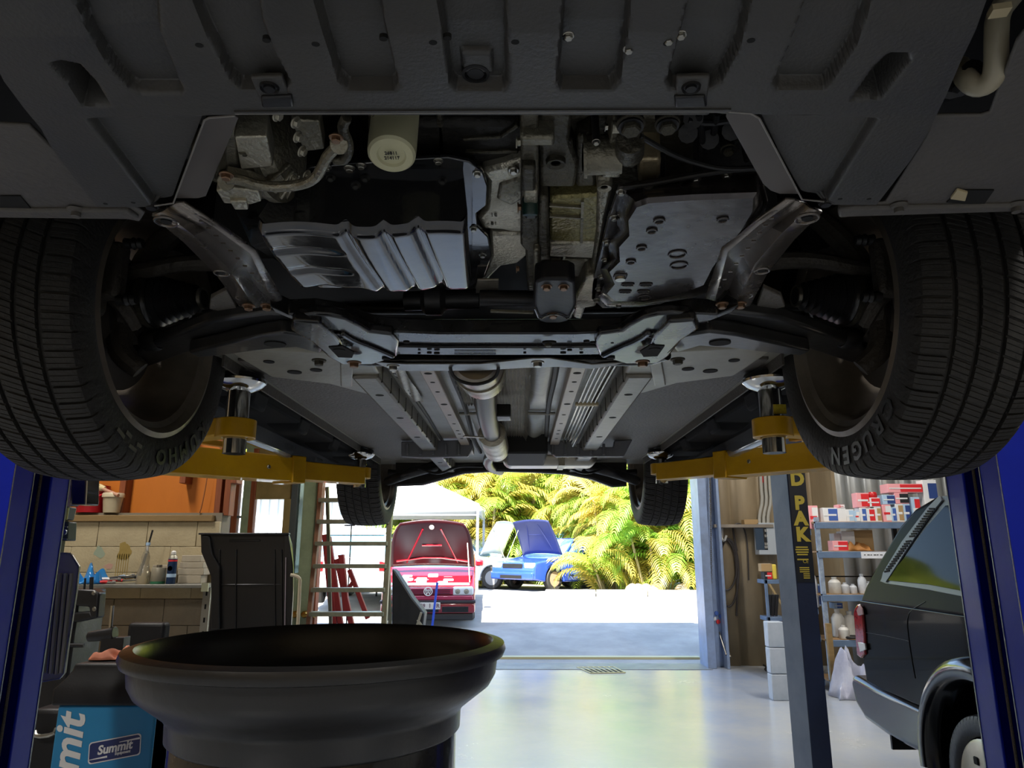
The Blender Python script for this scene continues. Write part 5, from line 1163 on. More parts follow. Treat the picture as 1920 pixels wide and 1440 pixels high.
over(1656, 1678, 928, 945.5, 's', 'n', 'pale blue and navy filter box stacked above the pink carton'); over(1679, 1703, 924, 944.5, 'p', 'k', 'pale pink carton with a black picture of a part')
over(1666, 1729, 907, 923.5, 'p', 'r', 'long pink box with a bright red printed end, topmost of its stack', .2); over(1572, 1584, 946, 952.5, 'p', 'w', 'flat pink carton lying on the small white carton')
carton(1732, 1755, 900, 925, SY+.05, 'w', 'n', 'tall white and navy carton near the blue column on the top shelf', 'small cartons on the top shelf', zb=T0)
carton(1518, 1533, 948, 978, 8.82, 'p', 'w', 'pink carton behind the navy lettered column', None, zb=B(1530, 992, 8.8).z+.004)
carton(1710, 1724, 932, 950, SY+.05, 's', 'r', 'pale blue carton with a red foot by the wagon window', 'small cartons on the top shelf', zb=T0)
b = MB(); c = B(1620, 928, SY+.04); b.lathe([(.0, 0), (.045, 0), (.05, .01), (.05, .055), (.04, .07), (0, .075)], Vector((B(1637, 931, SY+.1).x, SY+.11, pz(1637, 933)+.0)), (0, 0, 1), 20)
tag(b.build('oil_filter', mat('red_enamel', '#b81f22', .3)), 'red spin-on oil filter lying on the white and red carton', 'filter')
# second shelf
Z1 = zs[1]+.006
carton(1562, 1590, 1014, 1027, SY+.03, 'p', 'r', 'flat pink and red box on the second shelf', zb=Z1)
carton(1566, 1576, 1000, 1027, SY+.2, 'w', None, 'narrow cream carton standing at the back of the second shelf', zb=Z1)
carton(1580, 1602, 996, 1026, SY+.16, 'w', None, 'square white open carton on the second shelf', zb=Z1)
carton(1603, 1636, 994, 1026, SY+.2, 'c', None, 'brown cardboard carton on the second shelf beside the white one', zb=Z1, d=.2)
def rag(name, label, cat, c, sx_, sy_, sz, m, seed, n=18):
    r_ = random.Random(seed); ph = [r_.uniform(0, 6) for _ in range(6)]
    b = MB()
    def f(u, v):
        x = (u-.5); y = (v-.5); e = max(0, 1-(2*x)**4)*max(0, 1-(2*y)**4)
        z = e*(.5+.3*math.sin(9*u+ph[0])*math.sin(7*v+ph[1])+.25*math.sin(17*u+5*v+ph[2]))
        return (c[0]+sx_*(x+.05*math.sin(9*v+ph[3])), c[1]+sy_*(y+.05*math.sin(8*u+ph[4])), c[2]+.004+max(0, z)*sz)
    b.grid(f, n, n); return tag(b.build(name, m, fix=False, solid=.004), label, cat)
rag('paper_bag', 'crumpled brown paper bag on the second shelf', 'bag', (B(1605, 1026, SY+.12).x, SY+.14, Z1), .34, .2, .13, mat('brown_paper', '#a06c34', .7), 3)
# third and fourth shelves: clear bottles and white jugs
clearp = mat('cloudy_plastic', '#d5d8dc', .3, 0, '#b5bac0', 8)
jugw = mat('white_jug_plastic', '#dcdad4', .4, 0, '#c4c1b8', 6)
def bottle(px, py0, py1, Y, r, m, name, label, cat, group=None, zb=None, cap=None, seg=18):
    p = B(px, py1, Y); z0 = zb if zb is not None else p.z; h = B(px, py0, Y).z-z0
    t_ = thing(name, label, cat, (p.x, Y, z0), group)
    b = MB(); b.lathe([(0, 0), (r*.9, 0), (r, .01), (r, h*.68), (r*.7, h*.82), (r*.35, h*.88), (r*.35, h*.93)], (p.x, Y, z0), (0, 0, 1), seg); b.build('bottle_body', m, t_)
    b = MB(); b.lathe([(r*.42, h*.9), (r*.42, h), (0, h)], (p.x, Y, z0), (0, 0, 1), seg); b.build('cap', cap or m, t_); return t_
Z2 = zs[2]+.006; Z3 = zs[3]+.006
capr = mat('red_cap', '#b32024', .4)
for i, (px, y0, r, lb) in enumerate(((1566, 1082, .07, 'squat cloudy white tub at the left end of the third shelf'), (1585, 1092, .05, 'small white pot second from left on the third shelf'), (1600, 1095, .045, 'small clear pot in the middle of the third shelf'), (1618, 1076, .05, 'tall clear bottle on the third shelf near the wagon'), (1630, 1090, .04, 'thin clear bottle on the third shelf beside the wagon'))):
    bottle(px, y0, 1108, SY+.12, r, clearp if i else jugw, 'bottle', lb, 'bottle', 'bottles on the third shelf', Z2)
for i, (px, y0, r, lb) in enumerate(((1574, 1142, .075, 'leftmost white plastic jug on the fourth shelf'), (1596, 1146, .075, 'second white plastic jug from the left on the fourth shelf'), (1612, 1150, .06, 'third white plastic jug from the left on the fourth shelf'), (1583, 1172, .06, 'low white jug in front on the fourth shelf'))):
    bottle(px, y0, 1193, SY+(.25 if i < 3 else .07), r, jugw, 'jug', lb, 'jug', 'white jugs on the fourth shelf', Z3)
carton(1564, 1580, 1130, 1140, SY+.3, 's', 'b', 'small blue carton high among the white jugs', None, zb=B(1574, 1142, SY+.25).z)
b = MB(); b.tube([Vector((B(1600+18*math.cos(a), 1190, SY+.05).x, SY+.06+.09*math.sin(a), Z3+.02)) for a in np.linspace(0, 2*PI, 20)[:-1]], .014, 8, closed=True); tag(b.build('hose_ring', rubber_k), 'black rubber ring lying at the front of the fourth shelf', 'ring')
rag('plastic_bag', 'crumpled white plastic bag on the floor under the rack', 'bag', (B(1600, 1270, SY-.35).x, SY-.28, 0), .42, .4, .55, mat('white_bag', '#b9bccb', .4, 0, '#9a9db5', 5), 9)
b = MB(); b.box((B(1552, 1200, SY-.1).x, SY-.1, 0), (B(1562, 1200, SY-.1).x, SY-.05, .75)); tag(b.build('timber_offcut', pine, bevel=.003), 'short timber board leaning at the left foot of the rack', 'board')
# left rack contents
zz = B(1530, 1140, 8.8).z
for i, (px, y0, lb) in enumerate(((1519, 1075, 'clear bottle left behind the navy column'), (1528, 1068, 'clear bottle right behind the navy column'))): bottle(px, y0, 1133, 8.9, .05, clearp, 'bottle', lb, 'bottle', None, zz+.004)
carton(1517, 1537, 1095, 1124, 9.05, 's', 'b', 'pale blue carton behind the bottles of the narrow rack', None, zb=zz+.004, d=.1)
carton(1516, 1532, 1040, 1072, 9.14, 'p', None, 'pink board box high on the narrow rack', None, d=.05) if False else None
carton(1518, 1534, 1178, 1198, 8.84, 'r', 'w', 'red and white chevron carton on the narrow rack', None, zb=.604)
carton(1518, 1534, 1160, 1177.5, 8.84, 'r', None, 'plain red carton on top of the chevron carton', None)
carton(1520, 1536, 1150, 1160, 8.84, 'k', None, 'flat black case on top of the red cartons', None) if False else None
carton(1520, 1533, 1202, 1290, 8.5, 's', None, 'tall pale blue board box behind the navy column on the floor', None, d=.1, zb=0)
# =================================================================== RIGHT OF THE DOOR
WYR = 10.6
def wp(px, py, Y=WYR-.04): return B(px, py, Y)
hose_m = mat('brown_black_hose', '#35302e', .5)
b = MB()
c0_ = wp(1352, 1012)
def loop(cx, top, bot, w_, n=24):
    return [wp(cx+w_*math.sin(a), (top+bot)/2-(bot-top)/2*math.cos(a)) for a in np.linspace(0, 2*PI, n)]
b.tube(loop(1362, 1010, 1107, 20), .014, 8, 1); b.tube(loop(1366, 1010, 1138, 19), .014, 8, 1)
b.tube([wp(1345, 1060), wp(1342, 1090), wp(1346, 1130), wp(1352, 1160)], .013, 8, 1); b.tube([wp(1362, 1010), wp(1378, 1030), wp(1383, 1100), wp(1381, 1155)], .014, 8, 2)
tag(b.build('air_hose', hose_m), 'dark hose looped in ovals on the wall right of the door', 'hose')
b = MB(); b.tube([wp(1375, 985), wp(1385, 980), wp(1396, 990), wp(1402, 1020), wp(1404, 1088)], .011, 8, 2); tag(b.build('cable', hose_m), 'dark cable hanging from the wall board beside the switchboard', 'cable')
b = MB(); b.tube([wp(1374, 990), wp(1377, 1010), wp(1382, 1033)], .014, 8, 1); tag(b.build('short_hose', hose_m), 'short dark hose end above the looped hose', 'hose')
hk = thing('hose_hook', 'white hook holding the looped hose', 'hook', tuple(wp(1358, 1010)))
b = MB(); b.bar(wp(1354, 984, WYR-.06), wp(1354, 1012, WYR-.06), .03, .012, (0, 1, 0)); b.build('hook_plate', jugw, hk); b = MB(); b.tube([wp(1354, 1010, WYR-.07), wp(1358, 1016, WYR-.13), wp(1362, 1004, WYR-.15)], .016, 8, 1); b.build('hook_arm', jugw, hk)
b = MB(); b.box((wp(1334, 985).x, WYR-.22, wp(1334, 990).z), (wp(1442, 985).x, WYR-.01, wp(1334, 984).z)); tag(b.build('wall_shelf', mat('grey_board', '#8f8578', .6, 0, '#7d7468', 4), bevel=.003), 'narrow grey board shelf across the ribbed wall', 'shelf')
carton(1396, 1422, 974, 983, WYR-.2, 'c', None, 'flat orange-brown carton on the grey wall shelf', None, zb=wp(1334, 984).z)
bpy.data.objects[-1] if False else None
sb = thing('switchboard', 'grey wall switchboard with a dark window and breaker labels', 'switchboard', tuple(wp(1436, 1040)))
b = MB(); b.box((wp(1417, 1040).x, WYR-.2, wp(1417, 1040).z), (wp(1456, 1040).x, WYR-.02, wp(1417, 981).z)); b.build('cabinet', mat('grey_enamel', '#aeb6bd', .4), sb, bevel=.006)
b = MB(); b.box((wp(1418, 1030, WYR-.2).x, WYR-.205, wp(1418, 1031, WYR-.2).z), (wp(1440, 1030, WYR-.2).x, WYR-.2, wp(1418, 988, WYR-.2).z)); b.build('door_window', mat('dark_blue_window', '#3a4858', .2), sb, bevel=.002)
b = MB(); b.box((wp(1434, 1030, WYR-.21).x, WYR-.209, wp(1418, 1030, WYR-.2).z), (wp(1439, 1030, WYR-.21).x, WYR-.2055, wp(1418, 990, WYR-.2).z)); lb_ = b.build('breaker_label', mat('black_label', '#141414', .5), sb)
for py in (995, 1005, 1020, 1026): text_mesh('0.8', .05, jugw, sb, wp(1436.5, py, WYR-.211), (PI/2, 0, 0), 'lettering', .001, sx=.7)
b = MB()
for px in (1424, 1432, 1440): b.tube([wp(px+2, 860), wp(px+3, 910), wp(px+6, 940), wp(px, 965), wp(px, 981)], .025, 8, 1)
tag(b.build('conduit', mat('conduit_grey', '#a7a59c', .5)), 'grey conduits running down into the switchboard', 'conduit')
b = MB(); b.tube([wp(1428, 880), wp(1429, 905)], .02, 8); tag(b.build('red_handle', mat('red_enamel', '#b81f22', .3)), 'red rod high above the switchboard', 'rod')
# chain by the door track
b = MB()
for i in range(60):
    c = B(1331+3*math.sin(i*.02), 862+i*3.9*1.0, WYR-.2); a = i % 2
    b.tube([(c.x+(.012*math.cos(t_) if a else 0), c.y+(0 if a else .012*math.cos(t_)), c.z+.02*math.sin(t_)) for t_ in np.linspace(0, 2*PI, 9)[:-1]], .004, 4, closed=True)
tag(b.build('door_chain', mat('dull_chain', '#8c8576', .4, .7)), 'steel hoist chain hanging beside the pale blue door track', 'chain')
mf = thing('gas_valve', 'blue and red valve cluster on the wall below the hose', 'valve', tuple(wp(1345, 1165)))
for px, py, mm in ((1336, 1156, 'b'), (1344, 1150, 'b'), (1352, 1156, 'b'), (1347, 1166, 'r'), (1339, 1160, 'w')):
    b = MB(); b.lathe([(0, 0), (.028, 0), (.03, .01), (.03, .03), (.012, .04), (.012, .06)], wp(px, py, WYR-.12), (0, 1, 0), 12); b.build('valve_knob', bm_(mm), mf)
b = MB(); b.tube([wp(1335, 1157, WYR-.05), wp(1353, 1157, WYR-.05)], .014, 8); b.tube([wp(1345, 1168, WYR-.06), wp(1350, 1190, WYR-.1), wp(1362, 1228, WYR-.3)], .012, 8, 1); b.tube([wp(1347, 1168, WYR-.06), wp(1356, 1195, WYR-.1), wp(1370, 1232, WYR-.3)], .012, 8, 1); b.build('valve_pipe', steel, mf)
def bucket(px, pyb, pyt, Y, rt, rb_, m, label, handle=None, lid=None, name='bucket'):
    p = G(px, pyb) if Y is None else B(px, pyb, Y); z0 = 0 if Y is None else p.z; h = B(px, pyt, p.y).z-z0
    t_ = thing(name, label, 'bucket', (p.x, p.y, z0))
    b = MB(); b.lathe([(0, 0), (rb_, 0), (rt*.97, h*.82), (rt*1.04, h*.84), (rt*1.04, h), (rt*.96, h), (rt*.94, h*.85), (rb_*.95, .01), (0, .01)], (p.x, p.y, z0), (0, 0, 1), 32); b.build('pail', m, t_)
    if lid: b = MB(); b.lathe([(0, h+.012), (rt*1.0, h+.01), (rt*1.07, h), (rt*1.07, h-.025), (rt*1.04, h-.025)], (p.x, p.y, z0), (0, 0, 1), 32); b.build('lid', lid, t_)
    if handle: b = MB(); b.tube([(p.x+rt*1.05*math.cos(a), p.y-rt*1.07*abs(math.sin(a))*.9, z0+h*.85-h*.4*math.sin(a)) for a in np.linspace(0, PI, 14)], .006, 6); b.build('handle', handle, t_)
    return t_
orange = mat('orange_plastic', '#c9671c', .45, 0, '#b5581a', 4)
ob1 = thing('container', 'square orange plastic container on the floor by the right wall', 'container', tuple(G(1402, 1238)))
gp_ = G(1402, 1238); b = MB(); x0 = G(1384, 1238).x; x1_ = G(1421, 1238).x; zt_ = B(1400, 1192, gp_.y).z
b.box((x0, gp_.y, 0), (x1_, gp_.y+.26, zt_)); b.build('tank', orange, ob1, bevel=.03, bseg=3); b = MB(); b.cyl((gp_.x-.02, gp_.y+.13, zt_-.01), (gp_.x-.02, gp_.y+.13, zt_+.03), .05, seg=16); b.build('cap', rubber_k, ob1)
b = MB(); b.tube([(gp_.x+.05, gp_.y+.02, zt_), (gp_.x+.09, gp_.y+.1, zt_+.03), (gp_.x+.05, gp_.y+.2, zt_)], .01, 8, 1); b.build('handle', orange, ob1)
wb_t = bucket(1433, 1234, 1175, None, .15, .12, jugw, 'tall white bucket right of the orange container', lid=mat('green_lid', '#2f7a5e', .4))
c_ = G(1433, 1234); zb_ = B(1433, 1168, c_.y).z
b = MB(); b.lathe([(0, 0), (.11, 0), (.13, .03), (.12, .10), (.09, .17), (.05, .22), (0, .225)], (c_.x, c_.y, B(1433, 1175, c_.y).z+.013), (0, 0, 1), 24); tag(b.build('funnel_cap', mat('red_enamel', '#b81f22', .3)), 'red plastic funnel upside down on the white bucket', 'funnel')
b = MB(); p0_ = B(1431, 1066, 10.35); p1_ = G(1407, 1206); p1_.z = 0; p1_.y = 9.9; b.tube([(p1_.x, 10.1, .0), (p0_.x, 10.5, p0_.z)], .016, 8); tag(b.build('broom_handle', mat('pale_wood', '#b39a6c', .5)), 'long pale wooden broom handle leaning in the corner by the buckets', 'broom')
b = MB(); b.lathe([(0, 0), (.09, 0), (.10, .05), (.10, .30), (.07, .36), (.03, .38), (0, .38)], (G(1360, 1236).x, G(1360, 1236).y, 0), (0, 0, 1), 20); tag(b.build('canister', mat('brown_grey_canister', '#6e6355', .5)), 'brown-grey metal canister standing by the door track', 'canister')
b = MB(); b.tube([G(1322, 1235)+Vector((0, 0, .012)), G(1350, 1238)+Vector((0, 0, .012)), G(1400, 1241)+Vector((0, 0, .012)), G(1440, 1250)+Vector((0, 0, .012)), G(1432, 1258)+Vector((0, 0, .012)), G(1448, 1262)+Vector((0, 0, .012))], .011, 8, 2); tag(b.build('floor_cable', rubber_k), 'black cable trailing along the floor from the door to the cartons', 'cable')
# small blue stand with toolboxes and white sheets beside the navy post
st = thing('tool_stand', 'small pale blue stand left of the navy lettered column', 'stand', (B(1448, 1200, 9.4).x, 9.5, 0))
sa, sb_ = B(1434, 1090, 9.4).x, B(1470, 1090, 9.4).x
for py in (1087, 1157): z = B(1440, py, 9.4).z; b = MB(); b.box((sa, 9.4, z-.05), (sb_, 9.7, z)); b.build('shelf_board', shf, st, bevel=.003)
for x in (sa, sb_-.03): b = MB(); b.box((x, 9.4, 0), (x+.03, 9.43, B(1440, 1087, 9.4).z)); b.build('leg', shf, st)
b = MB(); z = B(1440, 1087, 9.4).z; b.box((B(1449, 1087, 9.45).x, 9.45, z), (B(1458, 1087, 9.45).x, 9.53, B(1450, 1058, 9.45).z)); tag(b.build('bottle', bm_('y'), bevel=.015), 'yellow bottle standing on the small pale blue stand', 'bottle')
carton(1434, 1448, 1072, 1087, 9.45, 'k', 'r', 'black and red case on the small pale blue stand', None, zb=z)
carton(1428, 1448, 1057, 1071.5, 9.45, 'c', None, 'brown box on top of the black case at the blue stand', None, d=.12)
for k in range(3):
    z = B(1440, 1157, 9.4).z; p = B(1441+k*7, 1150, 9.42); b = MB(); b.bar((p.x, 9.44, z+.01), (p.x+.04, 9.44, z+.27), .04, .03, (0, 1, 0)); tag(b.build('binder', blk, bevel=.003), ['leftmost', 'middle', 'rightmost'][k]+' dark tilted tool case on the lower board of the blue stand', 'case', 'dark cases on the blue stand')
wsheet = mat('white_foam_panel', '#b5bdc8', .5, 0, '#98a4b2', 3, .1, 20)
for k, (y0, y1) in enumerate(((1184, 1226), (1227, 1268), (1269, 1312))):
    p = B(1445, y1, 7.6 if False else 8.2); 
pz0 = G(1448, 1330); 
for k in range(3):
    z0 = .0+k*.27; b = MB(); b.box((B(1449, 1300, 8.2).x, 8.2, z0), (B(1480, 1300, 8.2).x, 8.34, z0+.265)); t_ = b.build('foam_box', wsheet, bevel=.01)
    tag(t_, ['bottom', 'middle', 'top'][k]+' white foam box of the stack left of the navy column', 'box', 'white foam boxes by the navy column')
# =================================================================== LEFT SIDE: WALL SHELF AND THINGS
SZ = B(250, 1096, 5.45).z; SYF = 5.45
t = thing('wall_shelf', 'long grey steel shelf under the stained block wall', 'shelf', (-3.2, 5.6, SZ-.02))
b = MB(); b.box((-4.9, SYF, SZ-.025), (B(388, 1096, SYF).x, WY, SZ)); b.build('shelf_board', mat('grey_steel_shelf', '#7b7a72', .45, .3, '#67665f', 5), t, bevel=.004)
b = MB(); xe_ = B(378, 1100, SYF).x; b.box((xe_, SYF-.004, SZ-.05), (xe_+.05, SYF+.01, SZ+.01)); b.build('end_bracket', mat('cream_bracket', '#9a9a80', .4, .3), t)
b = MB(); b.box((B(380, 1150, WY).x, WY-.03, SZ-.9), (B(394, 1150, WY).x, WY, SZ-.03)); st_ = b.build('slotted_strip', mat('pale_strip', '#9c9a90', .4, .5), t)
for k in range(8): q = MB(); c = Vector((B(387, 1150, WY).x, WY-.032, SZ-.08-k*.1)); q.box(c-Vector((.006, .002, .018)), c+Vector((.006, .002, .018))); q.build('slot', hole_m, st_)
zsf = SZ
def onshelf(px, Y=5.6): return B(px, 1090, Y).x
# spray can
t = thing('spray_can', 'dark blue aerosol can with a white nozzle on the wall shelf', 'can', (onshelf(320), 5.55, zsf)); c = (onshelf(320, 5.55), 5.55, zsf)
b = MB(); b.lathe([(0, 0), (.031, 0), (.033, .004), (.033, .185)], c, (0, 0, 1), 24); bb = b.build('can_body', mat('navy_can', '#1d3658', .3, .2), t)
b = MB(); b.lathe([(.033, .185), (.030, .2), (.02, .212), (.02, .218), (0, .218)], c, (0, 0, 1), 24); b.build('can_dome', alu_lt, t); b = MB(); b.lathe([(.018, .218), (.018, .235), (.01, .245), (0, .246)], c, (0, 0, 1), 16); b.build('nozzle', jugw, t)
b = MB(); b.lathe([(.0335, .05), (.0335, .075)], c, (0, 0, 1), 24); b.build('label_band', bm_('s'), t); b = MB(); b.lathe([(.0336, .165), (.0336, .178)], c, (0, 0, 1), 24); b.build('label_band', bm_('r'), t)
b = MB(); b.lathe([(0, 0), (.018, 0)], (c[0], 5.55-.0345, zsf+.115), (0, -1, 0), 20); b.build('label_spot', bm_('w'), t)
# solvent tin
t = thing('tin', 'cream and green solvent tin left of the aerosol can', 'tin', (onshelf(296), 5.55, zsf)); c = (onshelf(296, 5.55), 5.55, zsf)
b = MB(); b.lathe([(0, 0), (.05, 0), (.052, .003), (.052, .115), (.049, .12), (0, .12)], c, (0, 0, 1), 28); b.build('can_body', mat('cream_tin', '#9c9582', .4, .2, '#857e6c', 6), t)
b = MB(); b.lathe([(.0525, .002), (.0525, .02)], c, (0, 0, 1), 28); b.build('label_band', mat('green_band', '#2d6a4a', .4), t); b = MB(); b.lathe([(.02, .12), (.02, .14), (0, .14)], c, (0, 0, 1), 16); b.build('cap', steel, t)
# glass bottle with siphon hose
t = thing('siphon_bottle', 'clear bottle with a black tube and blue clamp on the wall shelf', 'bottle', (onshelf(268), 5.55, zsf)); c = (onshelf(268, 5.55), 5.55, zsf)
cg = mat('clear_bottle_plastic', '#cfc8b4', .1, 0, trans=.75)
b = MB(); b.lathe([(0, 0), (.047, 0), (.05, .01), (.05, .08), (.035, .12), (.028, .16), (.03, .2), (.015, .25), (.014, .28)], c, (0, 0, 1), 24); b.build('bottle_body', cg, t)
b = MB(); b.tube([(c[0]-.02, c[1], zsf+.06), (c[0]-.005, c[1], zsf+.18), (c[0]+.012, c[1], zsf+.3), (c[0]+.03, c[1], zsf+.40)], .007, 8, 2); b.build('tube', rubber_k, t)
b = MB(); b.lathe([(.016, 0), (.016, .022)], (c[0]+.008, c[1], zsf+.285), (0, 0, 1), 14); b.build('clamp', bm_('s'), t); b = MB(); b.lathe([(.009, 0), (.011, .06)], (c[0]+.006, c[1]-.003, zsf+.225), (0, 0, 1), 14); b.build('neck', jugw, t)
# stacked paper boxes
pap = mat('dingy_white_card', '#b5aa96', .7, 0, '#a0957f', 4)
for i, (a, c2, zz_, hh, dx) in enumerate(((282, 318, 0, .085, 0), (283, 316, .087, .05, 0), (333, 376, 0, .06, 0), (331, 380, .062, .05, .01), (334, 378, .114, .045, 0), (336, 372, .161, .05, 0), (362, 388, .06, .05, .0))):
    if i == 6: continue
    b = MB(); y_ = 5.66; b.box((onshelf(a, y_), y_, zsf+zz_), (onshelf(c2, y_), y_+.12, zsf+zz_+hh)); o_ = b.build('flat_carton', pap, bevel=.003)
    tag(o_, ['lower pale carton behind the tin', 'upper pale carton behind the tin', 'bottom carton of the pile right of the aerosol can', 'second carton up in the pile right of the aerosol can', 'third carton up in the pile right of the aerosol can', 'topmost carton of the pile right of the aerosol can'][i], 'box', 'pale cartons on the wall shelf')
rag('plastic_bag', 'crumpled bright blue plastic bag on the wall shelf', 'bag', (onshelf(160, 5.5), 5.58, zsf), .22, .2, .15, mat('blue_bag', '#2f86c8', .25, 0, '#1d68a8', 6), 5)
tools = [('pair of pliers with red handles on the wall shelf', 182, 205, .012, 'r', 'pliers'), ('red and white screwdriver beside the blue bag', 176, 215, .03, 'w', 'screwdriver'), ('black rubber mallet across the red tools', 205, 246, .04, 'k', 'mallet'), ('long red bar lying at the front of the shelf', 180, 252, .012, 'r', 'bar'), ('orange handled scraper beside the clear bottle', 232, 252, .03, 'c', 'scraper'), ('chrome spanner lying on the red bar', 212, 240, .035, 's', 'spanner')]
for i, (lb, a, c2, z_, k, cat) in enumerate(tools):
    y_ = 5.5+.03*i; t = thing('hand_tool' if cat not in ('pliers', 'spanner') else cat, lb, cat, (onshelf((a+c2)/2, y_), y_, zsf))
    p = Vector((onshelf(a, y_), y_, zsf+z_)); q = Vector((onshelf(c2, y_), y_+.04, zsf+z_+.005*i))
    b = MB(); b.tube([p, p.lerp(q, .5)+Vector((0, 0, .006)), q.lerp(p, .35)], .011, 8, 1); b.build('handle', bm_(k), t)
    b = MB(); b.tube([p.lerp(q, .6), q], .007, 8); b.cyl(q, q+Vector((.02, .01, 0)), .014, seg=10); b.build('tool_head', steel if k != 'k' else rubber_k, t)
# buckets on the ledge
bucket(209, 961.5, 927, WY-.02+.05, .078, .062, mat('cream_pail', '#c3b494', .45, 0, '#ad9f80', 4), 'small cream tub with a lid on the timber ledge', lid=mat('cream_pail_lid', '#c9bb9c', .4))
bucket(168, 961.5, 911, WY+.06, .125, .10, mat('red_pail', '#b01a22', .35, 0, '#96121a', 4), 'red bucket with a red handle on the timber ledge', handle=mat('red_handle_plastic', '#c02030', .3))
b = MB(); p = B(186, 914, WY+.0); q = B(222, 929, WY-.04); b.tube([p, q], .014, 10); hb2 = b.build('roller_handle', mat('pinkish_wood', '#b98a70', .5)); tag(hb2, 'wooden brush handle resting between the red bucket and cream tub', 'brush')
b = MB(); b.lathe([(0, -.05), (.025, -.04), (.03, 0), (.02, .05), (0, .055)], p, (1, 0, -.2), 14); b.build('brush_head', mat('cream_bristles', '#cdbb8c', .7), hb2)
# finned cover and hydraulic unit on the left column (parts of the power unit)
fin = mat('grey_finned_cover', '#8e8f85', .35, .2, '#94958a', 5)
Yc = 2.42
P_ = [B(x, y, Yc) for x, y in ((92, 1036), (132, 1038), (147, 1062), (142, 1110), (128, 1200), (120, 1262), (112, 1272), (76, 1278))]
b = MB(); b.prism(P_, (0, .015, 0)); cv = b.build('finned_cover', fin, lc, bevel=.004)
for (xa, ya, xb_, yb_) in ((100, 1075, 82, 1262), (112, 1075, 95, 1263), (123, 1075, 106, 1264), (134, 1075, 114, 1262)):
    q = MB(); q.tube([B(xa, ya, Yc-.002), B(xb_, yb_, Yc-.002)], .0055, 8); q.build('fin', fin, cv)
    q = MB(); q.bar(B(xa-4, ya+2, Yc-.001), B(xb_-4, yb_, Yc-.001), .004, .003, (0, 1, 0)); q.build('fin_groove', mat('dark_groove', '#1b1b1d', .6), cv)
b = MB(); b.tube([B(x, y, Yc-.004) for x, y in ((92, 1036), (132, 1038), (147, 1062), (142, 1110), (128, 1200), (120, 1262), (112, 1272), (76, 1278))], .003, 6); b.build('cover_edge', mat('bright_edge_metal', '#9a9c90', .3, .8), cv)
b = MB(); b.prism([B(x, y, Yc-.02) for x, y in ((132, 860), (163, 860), (160, 946), (133, 946))], (0, .08, 0)); bx_ = b.build('control_box', blk_gloss, lc, bevel=.004)
b = MB(); b.tube([B(x, y, Yc-.021) for x, y in ((165, 862), (161, 946), (133, 947))], .002, 6); b.build('box_edge', mat('cream_edge', '#c9c0a0', .4), bx_)
b = MB(); b.prism([B(x, y, Yc+.0) for x, y in ((112, 880), (131, 880), (128, 948), (110, 948))], (0, .06, 0)); b.prism([B(x, y, Yc+.0) for x, y in ((106, 950), (128, 950), (122, 975), (102, 975))], (0, .05, 0)); b.prism([B(x, y, Yc) for x, y in ((104, 976), (128, 978), (126, 1014), (100, 1014))], (0, .05, 0)); b.build('pump_body', mat('grey_green_enamel', '#3d4a4a', .4), lc, bevel=.004)
b = MB(); b.tube([B(x, y, Yc-.01) for x, y in ((136, 878), (132, 910), (130, 940), (128, 950))], .007, 8, 1); b.build('wrapped_cable', mat('cream_tape', '#b9ae90', .6, 0, '#9a9074', 60), lc)
b = MB(); b.tube([B(x, y, Yc-.012) for x, y in ((126, 952), (122, 974))], .007, 8); b.tube([B(x, y, Yc-.012) for x, y in ((106, 1014), (103, 1036))], .007, 8); b.build('yellow_tube', mat('pale_yellow_tube', '#b9bb6a', .4), lc)
b = MB(); b.lathe([(.0, 0), (.006, 0), (.010, .004), (.010, .01), (0, .012)], B(122, 998, Yc-.01), (0, -1, 0), 14); b.tube([B(104, 986, Yc-.006), B(127, 988, Yc-.006)], .002, 6); b.tube([B(104, 1010, Yc-.006), B(126, 1011, Yc-.006)], .002, 6); b.build('fittings', mat('bright_edge_metal', '#9a9c90', .3, .8), lc)
b = MB(); b.box((-1.72, 2.44, B(110, 1200, 2.42).z), (-1.55, 2.46, B(110, 900, 2.42).z)); b.build('mount_plate', blk, lc)
for zz_ in (1.3, 1.7): b = MB(); b.box((-1.70, 2.28, zz_), (-1.66, 2.44, zz_+.04)); b.build('mount_arm', blk, lc)
# black hose bracket / clamp device on the block wall (bench vice-like)
t = thing('tyre_changer_arm', 'black clamp arm sticking out beside the grey finned cover', 'clamp', tuple(B(165, 1150, 4.3)))
Yv = 4.3
for pts in ([(120, 1104), (176, 1106), (186, 1112), (182, 1160), (168, 1160), (166, 1138), (120, 1134)], [(120, 1150), (170, 1146), (176, 1160), (150, 1166), (120, 1170)]):
    b = MB(); b.prism([B(x, y, Yv) for x, y in pts], (0, .08, 0)); b.build('clamp_body', blk, t, bevel=.012, bseg=3)
b = MB(); b.tube([B(172, 1082, Yv+.03), B(171, 1106, Yv+.03)], .011, 8); b.tube([B(160, 1084, Yv+.03), B(158, 1106, Yv+.03)], .006, 8); b.build('clamp_rod', blk, t)
for q_ in ((175, 1112), (176, 1142)): bolt(B(q_[0], q_[1], Yv-.004), .010, (0, 1, 0), steel, t)
b = MB(); b.prism([B(x, y, Yv+.0) for x, y in ((90, 1104), (122, 1104), (122, 1172), (90, 1172))], (0, .1, 0)); b.build('clamp_base', blk, t)
b = MB(); b.box((B(60, 1300, Yv).x, Yv, 0), (B(122, 1300, Yv).x, Yv+.3, B(100, 1106, Yv).z)); b.build('machine_column', blk, t, bevel=.02)
b = MB(); b.tube([B(120, 1210, Yv), B(158, 1210, Yv)], .012, 10); b.build('pedal_bar', blk, t)
